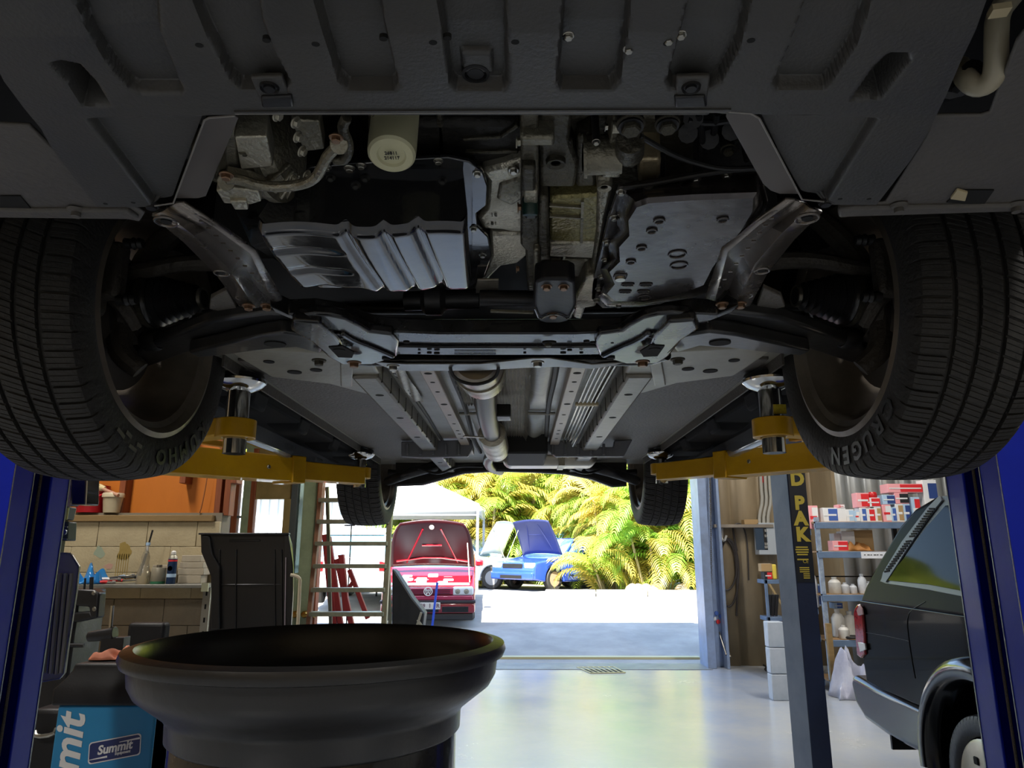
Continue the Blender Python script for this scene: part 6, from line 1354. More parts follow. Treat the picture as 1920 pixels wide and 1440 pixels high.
# =================================================================== SUMMIT WASHER
Ys = 3.0
t = thing('parts_washer', 'bright blue parts washer cabinet with a black lid', 'machine', (B(210, 1400, Ys).x, Ys+.3, 0))
sblue = mat('bright_blue_panel', '#1f7fae', .4, 0, '#1b74a2', 2, .02, 20)
x0, x1 = B(108, 1330, Ys).x, B(293, 1330, Ys).x; zt_ = B(200, 1322, Ys).z
b = MB(); b.box((x0, Ys, .08), (x1, Ys+.5, zt_)); cb_ = b.build('cabinet', sblue, t, bevel=.008)
b = MB(); x2 = B(312, 1340, Ys+.12).x; b.prism([Vector((x1, Ys+.01, .08)), Vector((x2, Ys+.14, .08)), Vector((x2, Ys+.5, .08)), Vector((x1, Ys+.5, .08))], (0, 0, zt_-.08)); b.build('side_panel', mat('light_blue_panel', '#3f9fcc', .35), t)
b = MB()
sect = [(0, 1.0), (.06, 1.0), (.10, .86), (.125, .80), (.15, .78)]
loops = []
cx_, hw = (x0+x1)/2, (x1-x0)/2+.02
for dz, k in sect: loops.append([Vector((cx_-hw*k, Ys-.02+(1-k)*.2, zt_+dz)), Vector((cx_+hw*k, Ys-.02+(1-k)*.2, zt_+dz)), Vector((cx_+hw*k, Ys+.54-(1-k)*.2, zt_+dz)), Vector((cx_-hw*k, Ys+.54-(1-k)*.2, zt_+dz))])
b.loft(loops); b.build('lid', plastic_k, t, bevel=.01)
for xx in (x0+.05, x1-.05):
    for yy in (Ys+.06, Ys+.44): b = MB(); b.cyl((xx-.015, yy, .04), (xx+.015, yy, .04), .04, seg=18); b.box((xx-.02, yy-.02, .04), (xx+.02, yy+.02, .09)); b.build('castor', rubber_k, t)
wt = mat('white_print', '#d5d5d0', .5); nv = mat('navy_badge', '#1d2a5c', .4)
c = B(130, 1420, Ys-.009)
text_mesh('Summit', .155, wt, t, Vector((B(137, 1342, Ys).x-.0, Ys-.0015, B(130, 1342, Ys).z-.0)), (PI/2, -PI/2, 0), depth=.001, bold=.004, shear=.25, align='RIGHT')
bc = B(215, 1404, Ys-.002); ang = .18
def bp3(u, v, y=0): 
    return Vector((bc.x+u*math.cos(ang)-v*math.sin(ang), Ys-.002-y, bc.z+u*math.sin(ang)+v*math.cos(ang)))
bw_, bh_ = .098, .035
for sc_, mm, yy, nm in ((1.0, wt, 0, 'badge_border'), (.94, nv, .0008, 'badge')):
    for half in (1, -1):
        pts = [(-bw_*sc_, .016*half+.004), (-bw_*.9*sc_, bh_*half*1.0), (bw_*.92*sc_, bh_*half), (bw_*sc_, bh_*.35*half), (bw_*sc_*.95, -.002*half)] if half > 0 else [(-bw_*sc_, .012), (-bw_*.92*sc_, -bh_*sc_), (bw_*.88*sc_, -bh_*sc_), (bw_*sc_, -.006), (bw_*sc_, .010)]
        pass
    q = MB(); r_ = .012; pts = []
    W_, H_ = bw_+(.004 if sc_ == 1 else 0), bh_+(.004 if sc_ == 1 else 0)
    for cxx, cyy, a0 in ((W_-r_, H_-r_, 0), (-W_+r_, H_-r_, PI/2), (-W_+r_, -H_+r_, PI), (W_-r_, -H_+r_, 1.5*PI)):
        pts += [bp3(cxx+r_*math.cos(a0+a)+(cyy*.12), cyy+r_*math.sin(a0+a), yy) for a in np.linspace(0, PI/2, 5)]
    q.prism(pts, (0, .0008, 0)); q.build(nm, mm, t, fix=True)
for (u0, v0, u1, v1) in ((.02, .022, .1, .018), (-.10, -.022, -.03, -.026)):
    q = MB(); q.prism([bp3(u0, v0, .0012), bp3(u1, v0+.003, .0012), bp3(u1, v1, .0012), bp3(u0, v1+.002, .0012)], (0, .0004, 0)); q.build('badge_stripe', wt, t)
text_mesh('Summit', .044, wt, t, bp3(0, .004, .0016), (PI/2, -ang, 0), depth=.0006, bold=.0014, shear=.25)
text_mesh('Equipment', .014, wt, t, bp3(.03, -.018, .0016), (PI/2, -ang, 0), depth=.0004, bold=.0006, shear=.2)
lidz = zt_+.152
rag('shop_rag', 'salmon pink rag lying on the black lid', 'rag', (B(205, 1262, Ys+.1).x, Ys+.14, lidz), .17, .12, .05, mat('salmon_cloth', '#c47a5c', .8, 0, '#b06a50', 6), 11)
rag('dark_rag', 'dark red bundled cloth beside the salmon rag', 'rag', (B(232, 1262, Ys+.12).x, Ys+.18, lidz), .10, .10, .04, mat('dark_cloth', '#4a2622', .8), 12)
t = thing('impact_wrench', 'black air tool with a chrome socket lying behind the rags', 'tool', (B(195, 1235, Ys+.3).x, Ys+.3, lidz))
p = B(160, 1238, Ys+.3); q = B(212, 1222, Ys+.3); p.z = lidz+.07; q.z = lidz+.085
b = MB(); b.tube([p, p.lerp(q, .4), q], [.02, .03], 12, 2); b.box((q.x-.05, Ys+.28, lidz), (q.x+.05, Ys+.34, lidz+.07)); b.build('tool_body', blk, t, bevel=.006)
b = MB(); b.cyl(p.lerp(q, .8), p.lerp(q, .8)+Vector((-.004, 0, .12)), .008, seg=10); b.build('lever', chrome, t)
b = MB(); b.lathe([(.021, 0), (.021, .02)], q-Vector((.03, 0, 0)), (q-p).normalized(), 14); b.build('orange_ring', mat('orange_red_ring', '#c83a28', .4), t)
# black drawer unit below, behind left column
b = MB(); b.box((B(60, 1320, 3.6).x, 3.6, .0), (B(118, 1320, 3.6).x, 4.1, B(90, 1330, 3.6).z)); bnh = b.build('tool_cabinet', plastic_k, bevel=.02); tag(bnh, 'low black cabinet with a chrome pull behind the blue column', 'cabinet')
b = MB(); b.tube([B(66, 1372, 3.58), B(68, 1382, 3.56), B(100, 1378, 3.56), B(106, 1366, 3.58)], .010, 8, 1); b.build('handle', steel, bnh)
b = MB(); b.box((-4.8, 5.1, .62), (B(118, 1330, 5.1).x+.3, 5.8, .68)); tag(b.build('bench_top', pine, bevel=.004), 'low timber bench top along the block wall', 'bench')
# black chair back behind the drainer
t = thing('stool', 'black padded stool back showing above the left rim of the drainer', 'stool', tuple(B(270, 1180, 4.2)*1.0))
t.location.z = 0
b = MB(); b.box((B(238, 1180, 4.2).x, 4.2, B(250, 1215, 4.2).z), (B(308, 1180, 4.2).x, 4.28, B(250, 1168, 4.2).z)); b.build('backrest', plastic_k, t, bevel=.02, bseg=3)
b = MB(); cx2 = B(272, 1180, 4.2).x; b.bar((cx2, 4.3, .5), (cx2, 4.27, 1.1), .04, .02, (0, 1, 0)); b.build('back_post', blk, t); b = MB(); b.lathe([(0, .5), (.17, .5), (.19, .52), (.19, .56), (0, .58)], (cx2, 4.08, 0), (0, 0, 1), 28); b.cyl((cx2, 4.08, .06), (cx2, 4.08, .5), .025); b.build('seat', plastic_k, t)
for k in range(5):
    a = k*2*PI/5; b = MB(); b.bar((cx2, 4.08, .07), (cx2+.24*math.cos(a), 4.08+.24*math.sin(a), .05), .03, .025); b.cyl((cx2+.24*math.cos(a), 4.08+.24*math.sin(a)-.01, .025), (cx2+.24*math.cos(a), 4.08+.24*math.sin(a)+.01, .025), .025); b.build('leg', blk, t)
# =================================================================== TALL BLACK PANEL (removed bonnet liner / undertray)
Yp = 5.0
t = thing('moulded_shield', 'tall black moulded plastic panel standing upright behind the drainer', 'panel', tuple(B(465, 1165, Yp)*1.0)); t.location.z = 0
out_ = [(376, 999), (540, 999), (546, 1020), (549, 1060), (549, 1110), (545, 1180), (392, 1180), (396, 1130), (395, 1080), (384, 1052), (377, 1035)]
lowz = .0
P_ = [B(x, y, Yp) for x, y in out_]; P_[5].z = .0; P_[6].z = .0; P_[5].x -= .0
pm = mat('black_moulded_plastic', '#0e0e10', .33, 0, '#141416', 4, .03, 30)
b = MB(); b.prism(P_, (0, .025, 0)); pn = b.build('panel_sheet', pm, t, bevel=.004)
b = MB(); b.bar(B(374, 1001, Yp-.015), B(543, 1001, Yp-.015), .04, .012); b.build('top_lip', pm, t, bevel=.004)
for px0, px1, x_ in ((412, 405, 0), (443, 441, 0), (515, 516, 0), (528, 529, 0)):
    b = MB(); b.bar(B(px0, 1030, Yp-.004), B(px1, 1230, Yp-.004), .010, .012, (0, 1, 0)); b.build('moulded_rib', pm, t, bevel=.003)
b = MB(); b.bar(B(402, 1097, Yp-.003), B(530, 1096, Yp-.003), .010, .010); b.build('moulded_rib', pm, t, bevel=.003); b = MB(); b.bar(B(430, 1014, Yp-.004), B(488, 1013, Yp-.004), .008, .012); b.build('moulded_rib', pm, t, bevel=.003)
for pts in ([(378, 1003), (392, 1005), (398, 1040), (412, 1062), (412, 1180), (395, 1180), (396, 1080), (384, 1052), (377, 1035)], [(532, 1003), (541, 1003), (549, 1060), (549, 1110), (545, 1180), (533, 1180)]):
    b = MB(); b.prism([B(x, y, Yp-.03) for x, y in pts], (0, .03, 0)); b.build('side_flange', pm, t, bevel=.006)
b = MB(); b.bar(B(536, 1045, Yp-.034), B(534, 1180, Yp-.034), .006, .006, (0, 1, 0)); b.build('flange_edge', mat('pale_flange_edge', '#8a7f86', .4), t)
# cream pipe handle beside it
b = MB(); b.tube([B(545, 1078, Yp-.1), B(552, 1079, Yp-.1), B(561, 1083, Yp-.1), B(563, 1090, Yp-.1), Vector((B(563, 1165, Yp-.1).x, Yp-.1, 0))], .011, 10, 1); tag(b.build('pipe_handle', mat('cream_pipe', '#b9ac92', .5)), 'cream pipe with a bent top standing right of the black panel', 'pipe')
# =================================================================== STEPLADDER
Yl = 9.0; lad = mat('dull_ladder_aluminium', '#7c7a64', .4, .5, '#6a6855', 6)
t = thing('step_ladder', 'wide aluminium platform ladder between the green door and the red hatchback', 'ladder', (B(662, 1180, Yl).x, Yl, 0))
xl0, xl1 = B(598, 1000, Yl).x, B(731, 1000, Yl).x; zt_l = B(660, 905, Yl).z
for x in (xl1,): b = MB(); b.bar((x, Yl-.2, .0), (x, Yl, zt_l), .06, .09, (0, 1, 0)); b.build('rail', lad, t, bevel=.004)
b = MB(); b.bar((xl0-.02, Yl-.2, .0), (xl0+.0, Yl, zt_l), .05, .09, (0, 1, 0)); b.build('rail', mat('rusty_wood_rail', '#7a5038', .6, 0, '#8b6a50', 6), t, bevel=.004)
zz = B(660, 1151, Yl-.15).z
for py in (938, 978, 1019, 1061, 1105, 1150, 1196, 1240):
    f = (py-900)/420; yy = Yl-.2*f; z = B(660, py, yy).z
    b = MB(); b.box((xl0, yy-.11, z-.028), (xl1, yy+.04, z+.022)); b.build('step', mat('ladder_tread', '#83846e', .45, .4, '#70715e', 8), t, bevel=.004)
for x in (xl0+.06, xl1-.06): b = MB(); b.bar((x, Yl+.8, 0), (x, Yl+.03, zt_l-.05), .04, .04, (0, 1, 0)); b.build('rear_leg', lad, t)
# crane legs / red stand behind the ladder
rdm = mat('faded_red_paint', '#8e2b2b', .45, 0, '#7a2222', 4)
t = thing('engine_crane', 'faded red folded engine crane behind the ladder', 'crane', (B(650, 1180, 9.9).x, 10, 0))
for p, q, w_ in (((611, 1002), (626, 1170), .09), ((616, 1006), (640, 1180), .07), ((640, 1040), (650, 1150), .08), ((655, 1068), (690, 1160), .06), ((632, 1048), (660, 1175), .07), ((664, 1088), (648, 1112), .05)):
    a_ = B(p[0], p[1], 10.0); c2 = B(q[0], q[1], 10.0); c2.z = max(.06, c2.z); b = MB(); b.bar(a_, c2, w_, w_, (0, 1, 0)); b.build('beam', rdm, t, bevel=.006)
xx0 = B(622, 1200, 10).x
for k in (0, .55): b = MB(); b.box((xx0+k, 9.6, .02), (xx0+k+.08, 10.45, .1)); b.build('leg', rdm, t, bevel=.006)
# black stand beside golf with blue strap
t = thing('equipment_cover', 'black draped cover with a grey folding stand left of the red hatchback', 'cover', (B(760, 1180, 10.6).x, 10, 0))
b = MB(); b.prism([B(x, y, 10.0) for x, y in ((735, 1066), (742, 1072), (772, 1120), (796, 1150), (792, 1182), (735, 1200))], (0, .3, 0)); cv2 = b.build('cover_sheet', mat('black_tarp', '#121315', .5), t, bevel=.02)
b = MB(); p = B(735, 1190, 10.0); b.box((p.x, 10.0, 0), (B(792, 1182, 10.0).x, 10.3, B(790, 1180, 10).z)); b.build('cover_base', mat('black_tarp', '#121315', .5), t)
for p, q in (((790, 1148), (779, 1182)), ((783, 1162), (796, 1182))): b = MB(); b.bar(B(p[0], p[1], 9.95), B(q[0], q[1], 9.95), .03, .02, (0, 1, 0)); b.build('stand_leg', alu_lt, t)
b = MB(); p = B(820, 1092, 12.9); q = B(810, 1178, 12.9); b.bar(p, q, .04, .01, (0, 1, 0)); tag(b.build('ratchet_strap', mat('blue_webbing', '#2a4fc0', .6)), 'bright blue strap hanging in front of the red hatchback', 'strap')
b = MB(); p = B(866, 1165, 12.9); b.cyl((p.x, 12.9, -.02), (p.x, 12.9, .14), .012, seg=8); tag(b.build('marker_peg', blk), 'thin dark peg standing in front of the red hatchback', 'peg')
# =================================================================== YARD: CARS, GAZEBO, PALMS
def xf_car(parts_fn, root, o, yaw): pass
class CarB:
    """collects parts in car coordinates: x across, y forward (nose +y), z up; places them with a turn"""
    def __init__(s, label, pos, yaw, name='car', pitch=0):
        s.o = Vector(pos); s.m = Matrix.Rotation(yaw, 3, 'Z') @ Matrix.Rotation(pitch, 3, 'X'); s.t = thing(name, label, 'car', pos)
    def put(s, b, nm, m, **k):
        b.v = [tuple(s.o + s.m @ Vector(v)) for v in b.v]; return b.build(nm, m, k.pop('par', s.t), **k)
def arch_side(pts, cyl_, r, zc):
    out_ = []
    for p in pts: out_.append(p)
    return out_
def simple_car(label, pos, yaw, paint_, L=4.2, W=1.72, Hh=1.45, bonnet_open=False, wheel_m=None, bonnet_m=None, van=False, bumper_m=None, badge=False):
    c = CarB(label, pos, yaw); hw = W/2; f = L/2; ax_f, ax_r = f-.82, -f+.78; r = .31
    zb = .92
    def arc(cy): return [(cy+.36*math.cos(a), .30+.36*math.sin(a)) for a in np.linspace(0, PI, 12)]
    nose = [(f, .30), (f, .62), (f-.06, .76), (f-.2, .82)] if not bonnet_open else [(f, .30), (f, .62), (f-.05, .72), (f-.12, .76)]
    sh = [(-f, .32), (-f-.02, .6), (-f+.02, .95)] + [(f-1.25, zb)] + nose[::-1] + [(ax_f+.36, .24)] + arc(ax_f) + [(ax_f-.36, .22), (ax_r+.36, .22)] + arc(ax_r) + [(ax_r-.36, .24)]
    b = MB(); b.prism([Vector((-hw, y, z)) for y, z in sh], (W, 0, 0)); c.put(b, 'body', paint_, bevel=.06, bseg=4, angle=50)
    top = [(f-1.2, zb-.03), (f-1.85, Hh-.05), (f-2.1, Hh), (-f+.75, Hh), (-f+.35, Hh-.08), (-f+.02, zb)] if not van else [(f-1.0, zb-.03), (f-1.45, Hh-.05), (f-1.7, Hh), (-f+.25, Hh), (-f+.06, Hh-.08), (-f+.0, zb)]
    b = MB(); n = len(top); tx = lambda z: hw-.03-(z-zb)*.30
    L_ = [Vector((-tx(z), y, z)) for y, z in top]; R_ = [Vector((tx(z), y, z)) for y, z in top]
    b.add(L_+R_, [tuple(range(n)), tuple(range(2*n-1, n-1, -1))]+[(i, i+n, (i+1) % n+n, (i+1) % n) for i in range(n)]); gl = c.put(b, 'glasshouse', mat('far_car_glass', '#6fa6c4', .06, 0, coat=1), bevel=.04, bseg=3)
    b = MB(); zr = Hh; b.prism([Vector((-tx(zr)-.01, y, z)) for y, z in ((top[1][0]+.0, Hh-.06), (top[2][0], Hh+.01), (top[3][0], Hh+.01), (top[4][0]-.02, Hh-.07), (top[4][0]+.15, Hh-.05), (top[1][0]-.2, Hh-.04))], (2*tx(zr)+.02, 0, 0)); c.put(b, 'roof', paint_, bevel=.03, bseg=3)
    b = MB()
    for s in (-1, 1):
        for (ya, za), (yb, zb2) in (((top[0][0], top[0][1]), (top[1][0], top[1][1])), ((top[-1][0], top[-1][1]), (top[-2][0], top[-2][1])), ((-.15, zb), (-.2, Hh-.05))):
            b = MB(); b.bar((s*tx(za), ya, za), (s*tx(zb2), yb, zb2), .05, .06); c.put(b, 'pillar', paint_, bevel=.01)
    for cy in (ax_f, ax_r):
        for s in (-1, 1):
            o_ = Vector((s*(hw-.10), cy, .31))
            b = MB(); b.lathe([(.2, -.09), (.29, -.095), (.312, -.07), (.312, .07), (.29, .095), (.2, .09)], o_, (1, 0, 0), 28, closed=True); ty = c.put(b, 'tyre', rubber)
            b = MB()
            b.lathe([(0, .075), (.06, .08), (.07, .06), (.16, .065), (.2, .088)] if s > 0 else [(0, -.075), (.06, -.08), (.07, -.06), (.16, -.065), (.2, -.088)], o_, (1, 0, 0), 28); rm = c.put(b, 'wheel_rim', wheel_m or mat('mid_grey_alloy', '#7c7e82', .4, .3))
            for k in range(5):
                a = k*2*PI/5; q = MB(); p = o_+Vector((s*.068, math.cos(a)*.13, math.sin(a)*.13)); q.box(p-Vector((.006, .03, .03)), p+Vector((.006, .03, .03))); c.put(q, 'rim_slot', hole_m, par=rm, bevel=.01)
    for s in (-1, 1):
        b = MB(); b.box((s*(hw-.38), f-.12, .60), (s*(hw-.03), f+.015, .74)); c.put(b, 'headlamp', mat('headlamp_lens', '#cfd6da', .1, .2, coat=1), bevel=.03)
        b = MB(); b.box((s*(hw-.02), -.35+f-1.3, .93), (s*(hw+.16), -.22+f-1.3, 1.04)); c.put(b, 'mirror', paint_, bevel=.03)
        b = MB(); b.box((s*(hw-.25), -f-.03, .65), (s*(hw-.02), -f+.06, .85)); c.put(b, 'tail_lamp', mat('red_lamp_lens', '#8e1218', .1, coat=1), bevel=.02)
        b = MB(); b.tube([(s*(hw+.004), y, z) for y, z in ((f-1.45, .90), (f-1.42, .4), (-.35, .35), (-.3, .9))], .006, 5); c.put(b, 'door_gap', hole_m)
    b = MB(); b.box((-hw+.02, f-.08, .30), (hw-.02, f+.07, .50)); c.put(b, 'bumper', bumper_m or paint_, bevel=.04, bseg=3)
    b = MB(); b.box((-.42, f+.065, .33), (.42, f+.075, .42)); c.put(b, 'lower_grille', hole_m)
    b = MB(); b.box((-.38, f-.02, .6), (.38, f+.02, .72)); c.put(b, 'grille', blk, bevel=.01)
    if bonnet_open:
        b = MB(); b.box((-hw+.12, f-1.15, .60), (hw-.12, f-.12, .74)); c.put(b, 'engine_bay', mat('engine_bay_grey', '#6f7c88', .5, .3, '#34393e', 9, .4, 20), bevel=.02)
        b = MB()
        r_ = random.Random(len(label))
        for k in range(12):
            x, y = r_.uniform(-.5, .5), f-.3-r_.random()*.7; b.box((x-.09, y-.09, .7), (x+.09, y+.09, .74+r_.random()*.1))
        c.put(b, 'engine_parts', mat('engine_parts_mix', '#a9b4bf', .4, .3, '#3c444c', 4, .2, 20), bevel=.02, kind='stuff')
        b = MB(); hl_ = 1.05; y0, z0 = f-1.2, .95
        ca_ = math.radians(62)
        def hp2(u, v): xx = (u-.5)*2; return (xx*(hw-.06-.08*v), y0+v*hl_*math.cos(ca_)-.0, z0+v*hl_*math.sin(ca_)+.05*(1-xx*xx)+.06*math.sin(v*PI))
        b.grid(hp2, 16, 12); bn = c.put(b, 'bonnet', bonnet_m or paint_, fix=False, solid=.03)
        b = MB(); b.tube([hp2(.2, .1), hp2(.35, .85)], .02, 6); b.tube([hp2(.8, .1), hp2(.65, .85)], .02, 6); b.tube([hp2(.3, .5), hp2(.7, .5)], .02, 6); c.put(b, 'bonnet_brace', bonnet_m or paint_, par=bn)
        b = MB(); b.cyl((hw-.12, f-.4, .72), hp2(.93, .7), .01, seg=6); c.put(b, 'bonnet_stay', alu_lt)
    return c
# ---- red hatchback, bonnet up, facing the workshop
gx = (B(740, 1100, 14.9).x+B(893, 1100, 14.9).x)/2
red = mat('red_car_paint', '#820f1e', .25, 0, coat=1); pinkred = mat('sunlit_red_paint', '#9c1c42', .3, 0, coat=1)  # pinkred: pinker copy of the red with sunlight put into its colour
gyaw = PI+.06
g = CarB('red hatchback with its bonnet up, facing the workshop door', (B(802, 1100, 13.6).x-.11, 15.68, .415), gyaw, pitch=-.108)
hw, f = .86, 2.05
b = MB()
def arc(cy): return [(cy+.36*math.cos(a), .30+.36*math.sin(a)) for a in np.linspace(0, PI, 12)]
sh = [(-f, .32), (-f-.02, .6), (-f+.02, .95), (.8, .95), (1.0, .82), (f-.1, .74), (f, .66), (f+.02, .5), (f, .3), (f-.45, .25)] + arc(f-.83) + [(.8, .22), (-.9, .22)] + arc(-f+.78) + [(-f+.4, .25)]
b.prism([Vector((-hw, y, z)) for y, z in sh], (2*hw, 0, 0)); g.put(b, 'body', red, bevel=.07, bseg=4, angle=50)
top = [(.85, .92), (.25, 1.38), (-.05, 1.43), (-1.5, 1.42), (-1.85, 1.3), (-2.0, .95)]; n = len(top); tx = lambda z: hw-.03-(z-.92)*.32
b = MB(); L_ = [Vector((-tx(z), y, z)) for y, z in top]; R_ = [Vector((tx(z), y, z)) for y, z in top]
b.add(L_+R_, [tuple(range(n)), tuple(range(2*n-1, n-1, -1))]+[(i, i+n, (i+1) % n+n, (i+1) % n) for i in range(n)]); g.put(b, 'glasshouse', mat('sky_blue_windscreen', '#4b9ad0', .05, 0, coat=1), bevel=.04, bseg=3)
b = MB(); b.prism([Vector((-tx(1.4), y, z)) for y, z in ((.25, 1.385), (-.05, 1.44), (-1.5, 1.43), (-1.85, 1.31), (-1.5, 1.38), (0, 1.4))], (2*tx(1.4), 0, 0)); g.put(b, 'roof', red, bevel=.02)
b = MB(); b.box((-hw+.1, .95, .66), (hw-.1, f-.14, .76)); g.put(b, 'engine_bay', mat('engine_bay_grey', '#6f7c88', .5), bevel=.02)
b = MB(); r_ = random.Random(4)
for k in range(16): x, y = r_.uniform(-.62, .62), 1.1+r_.random()*.72; b.box((x-.1, y-.08, .72), (x+.1, y+.08, .77+r_.random()*.08))
g.put(b, 'engine_parts', mat('engine_parts_mix', '#a9b4bf', .4), bevel=.02, kind='stuff')
b = MB(); b.box((-.62, f-.03, .60), (.62, f+.045, .72)); gr_ = g.put(b, 'grille', pinkred, bevel=.015)
for k in range(3): b = MB(); b.box((-.40, f+.045, .615+k*.034), (.40, f+.055, .627+k*.034)); g.put(b, 'grille_slat', mat('grille_dark', '#3a1420', .5), par=gr_)
b = MB(); b.box((-.82, f-.05, .50), (.82, f+.055, .585)); g.put(b, 'bonnet_edge', pinkred, bevel=.02)
for s in (-1, 1):
    b = MB(); b.box((s*.44, f-.12, .585), (s*.83, f+.05, .73)); hl2 = g.put(b, 'headlamp', mat('headlamp_lens', '#cfd6da', .1), bevel=.035, bseg=3)
    for k in (0, 1): b = MB(); b.lathe([(0, .01), (.045, 0), (.05, -.01)], (s*(.54+.16*k), f+.055, .66), (0, 1, 0), 16); g.put(b, 'lamp_reflector', alu_lt, par=hl2)
b = MB(); b.box((-.86, f-.1, .27), (.86, f+.10, .47)); bp2 = g.put(b, 'bumper', red, bevel=.05, bseg=3)
b = MB(); b.box((-.87, f-.02, .455), (.87, f+.108, .505)); g.put(b, 'bumper_strip', mat('dark_strip', '#2a2224', .5), bevel=.01)
for (a_, c_) in ((-.74, -.26), (-.2, .2), (.26, .74)): b = MB(); b.box((a_, f+.098, .30), (c_, f+.106, .40)); g.put(b, 'air_intake', blk, bevel=.004)
b = MB(); b.box((-.84, f-.06, .15), (.84, f+.07, .27)); g.put(b, 'chin', mat('dark_chin', '#2c2c2e', .6), bevel=.03)
def gtxt(body, size, x, z, m, off, **k):
    p = g.o + g.m @ Vector((x, f+off, z)); return text_mesh(body, size, m, g.t, p, (PI/2+.108, 0, gyaw+PI), depth=.002, **k)
b = MB(); b.box((-.23, f+.108, .355), (.23, f+.116, .475)); g.put(b, 'number_plate', mat('plate_white', '#cfcbc4', .4), bevel=.004)
gtxt('959', .105, .11, .415, mat('plate_ink', '#6b5560', .5), .119, bold=.002, sx=.85); gtxt('I', .105, -.04, .415, mat('plate_ink', '#6b5560', .5), .119, bold=.002); gtxt('R', .105, -.185, .415, mat('plate_ink', '#6b5560', .5), .119, bold=.002)
b = MB(); b.lathe([(.068, -.006), (.082, -.006), (.082, .006), (.068, .006)], (.0, f+.065, .665), (0, 1, 0), 28, closed=True)
for p, q in (((-.042, .72), (-.02, .668)), ((.042, .72), (.02, .668)), ((-.02, .668), (0, .70)), ((.02, .668), (0, .70)), ((-.055, .70), (-.025, .61)), ((.055, .70), (.025, .61)), ((-.025, .61), (0, .665)), ((.025, .61), (0, .665))): b.bar((p[0], f+.066, p[1]), (q[0], f+.066, q[1]), .012, .012, (0, 1, 0))
g.put(b, 'badge', mat('chrome_badge', '#e4e4e0', .3))
b = MB()
y0, z0, hl_, ca_ = .98, .96, 1.0, math.radians(62)
def hp3(u, v): xx = (u-.5)*2; return (xx*(hw-.02-.03*v-.1*v*v-.10*v**7), y0+v*hl_*math.cos(ca_), z0+v*hl_*math.sin(ca_)+.03*(1-xx*xx)*(1-v)+.07*(1-xx*xx)*v)
b.grid(hp3, 20, 14); bn = g.put(b, 'bonnet', mat('shaded_red_bonnet_inside', '#2e040b', .35, 0), fix=False, solid=.03)  # shade on the raised bonnet is put into this darker red
b = MB()
for pts in ([(.2, .08), (.38, .8)], [(.8, .08), (.62, .8)], [(.38, .45), (.62, .45)], [(.08, .12), (.5, .2), (.92, .12)]):
    b.tube([Vector(hp3(u, v))+Vector((0, .03, 0)) for u, v in pts], .018, 6, 1)
g.put(b, 'bonnet_brace', red, par=bn)
b = MB(); p = Vector(hp3(.5, .85))+Vector((0, .03, -.01)); b.lathe([(0, .012), (.045, .01), (.05, 0)], p, (0, 1, -.4), 20); g.put(b, 'bonnet_sticker', jugw, par=bn)
b = MB(); b.cyl((-hw+.1, f-.35, .72), Vector(hp3(.06, .55)), .012, seg=6); g.put(b, 'bonnet_stay', alu_lt)
for cy in (f-.83, -f+.78):
    for s in (-1, 1):
        o_ = Vector((s*.76, cy, .31)); b = MB(); b.lathe([(0, -.06), (.19, -.09), (.29, -.095), (.312, -.07), (.312, .07), (.29, .095), (.19, .09), (0, .06)], o_, (1, 0, 0), 28); g.put(b, 'tyre', rubber)
for s in (-1, 1): b = MB(); b.box((s*.86, .55, .93), (s*1.02, .68, 1.05)); g.put(b, 'mirror', red, bevel=.03)
# ---- other cars
whp = mat('white_car_paint', '#d5dade', .2, 0, coat=1); blp = mat('blue_car_paint', '#2444a8', .22, 0, coat=1)
def at_contact(px, py, Y):
    p = B(px, py, Y); return Vector((p.x, Y, yard_z(Y)))
simple_car('white sedan with its bonnet raised, left of the blue hatchback', at_contact(862, 1095, 22.3), -1.95, whp, 4.5, 1.74, 1.42, True)
simple_car('blue hatchback with its bonnet raised, beside the palm hedge', at_contact(1050, 1100, 21.5), PI-.78, blp, 3.9, 1.66, 1.42, True, bonnet_m=mat('shaded_blue_bonnet_inside', '#1d2550', .5), wheel_m=mat('bronze_steel_wheel', '#a08870', .5, .2), bumper_m=blp)  # blue bonnet inside is coloured darker to stand for its shade
simple_car('white van parked behind the blue hatchback', at_contact(1045, 1070, 25.5), PI+.5, whp, 4.6, 1.76, 1.75, van=True)
simple_car('pale silver car seen through the upper rungs of the ladder', at_contact(645, 1080, 19.5), PI-.2, mat('silver_car_paint', '#b9c4cf', .25, .2, coat=1), 4.3, 1.7, 1.42)
simple_car('white hatchback with red tail lamps behind the ladder', at_contact(672, 1140, 16.6), .12, whp, 3.8, 1.6, 1.45)
b = MB(); c0 = at_contact(713, 1000, 17.6); q = B(700, 990, 17.6); r2 = B(728, 1000, 17.6)
t = thing('price_board', 'dark board with orange price figures behind the ladder', 'sign', (q.x+.15, 17.6, yard_z(17.6)))
b.box((q.x, 17.6, B(700, 1014, 17.6).z), (r2.x, 17.63, B(700, 990, 17.6).z)); b.build('board', mat('board_grey', '#6a6a72', .5), t); b = MB(); b.box((q.x+.12, 17.61, yard_z(17.6)), (q.x+.16, 17.64, B(700, 1014, 17.6).z)); b.build('post', blk, t)
text_mesh('999', .16, mat('orange_print', '#e08a1c', .5), t, B(709, 1005, 17.595), (PI/2, -.1, 0), depth=.002, bold=.004)
b = MB(); 
for px in (659,): p = B(px, 985, 12.2); b.cyl((p.x, 12.2, -.02), (p.x, 12.2, B(px, 985, 12.2).z), .012, seg=8); b.cyl((p.x-.12, 12.2, p.z), (p.x+.06, 12.2, p.z), .012, seg=8)
tag(b.build('metal_stand', blk), 'thin black metal stand with a short crossbar outside the ladder', 'stand')
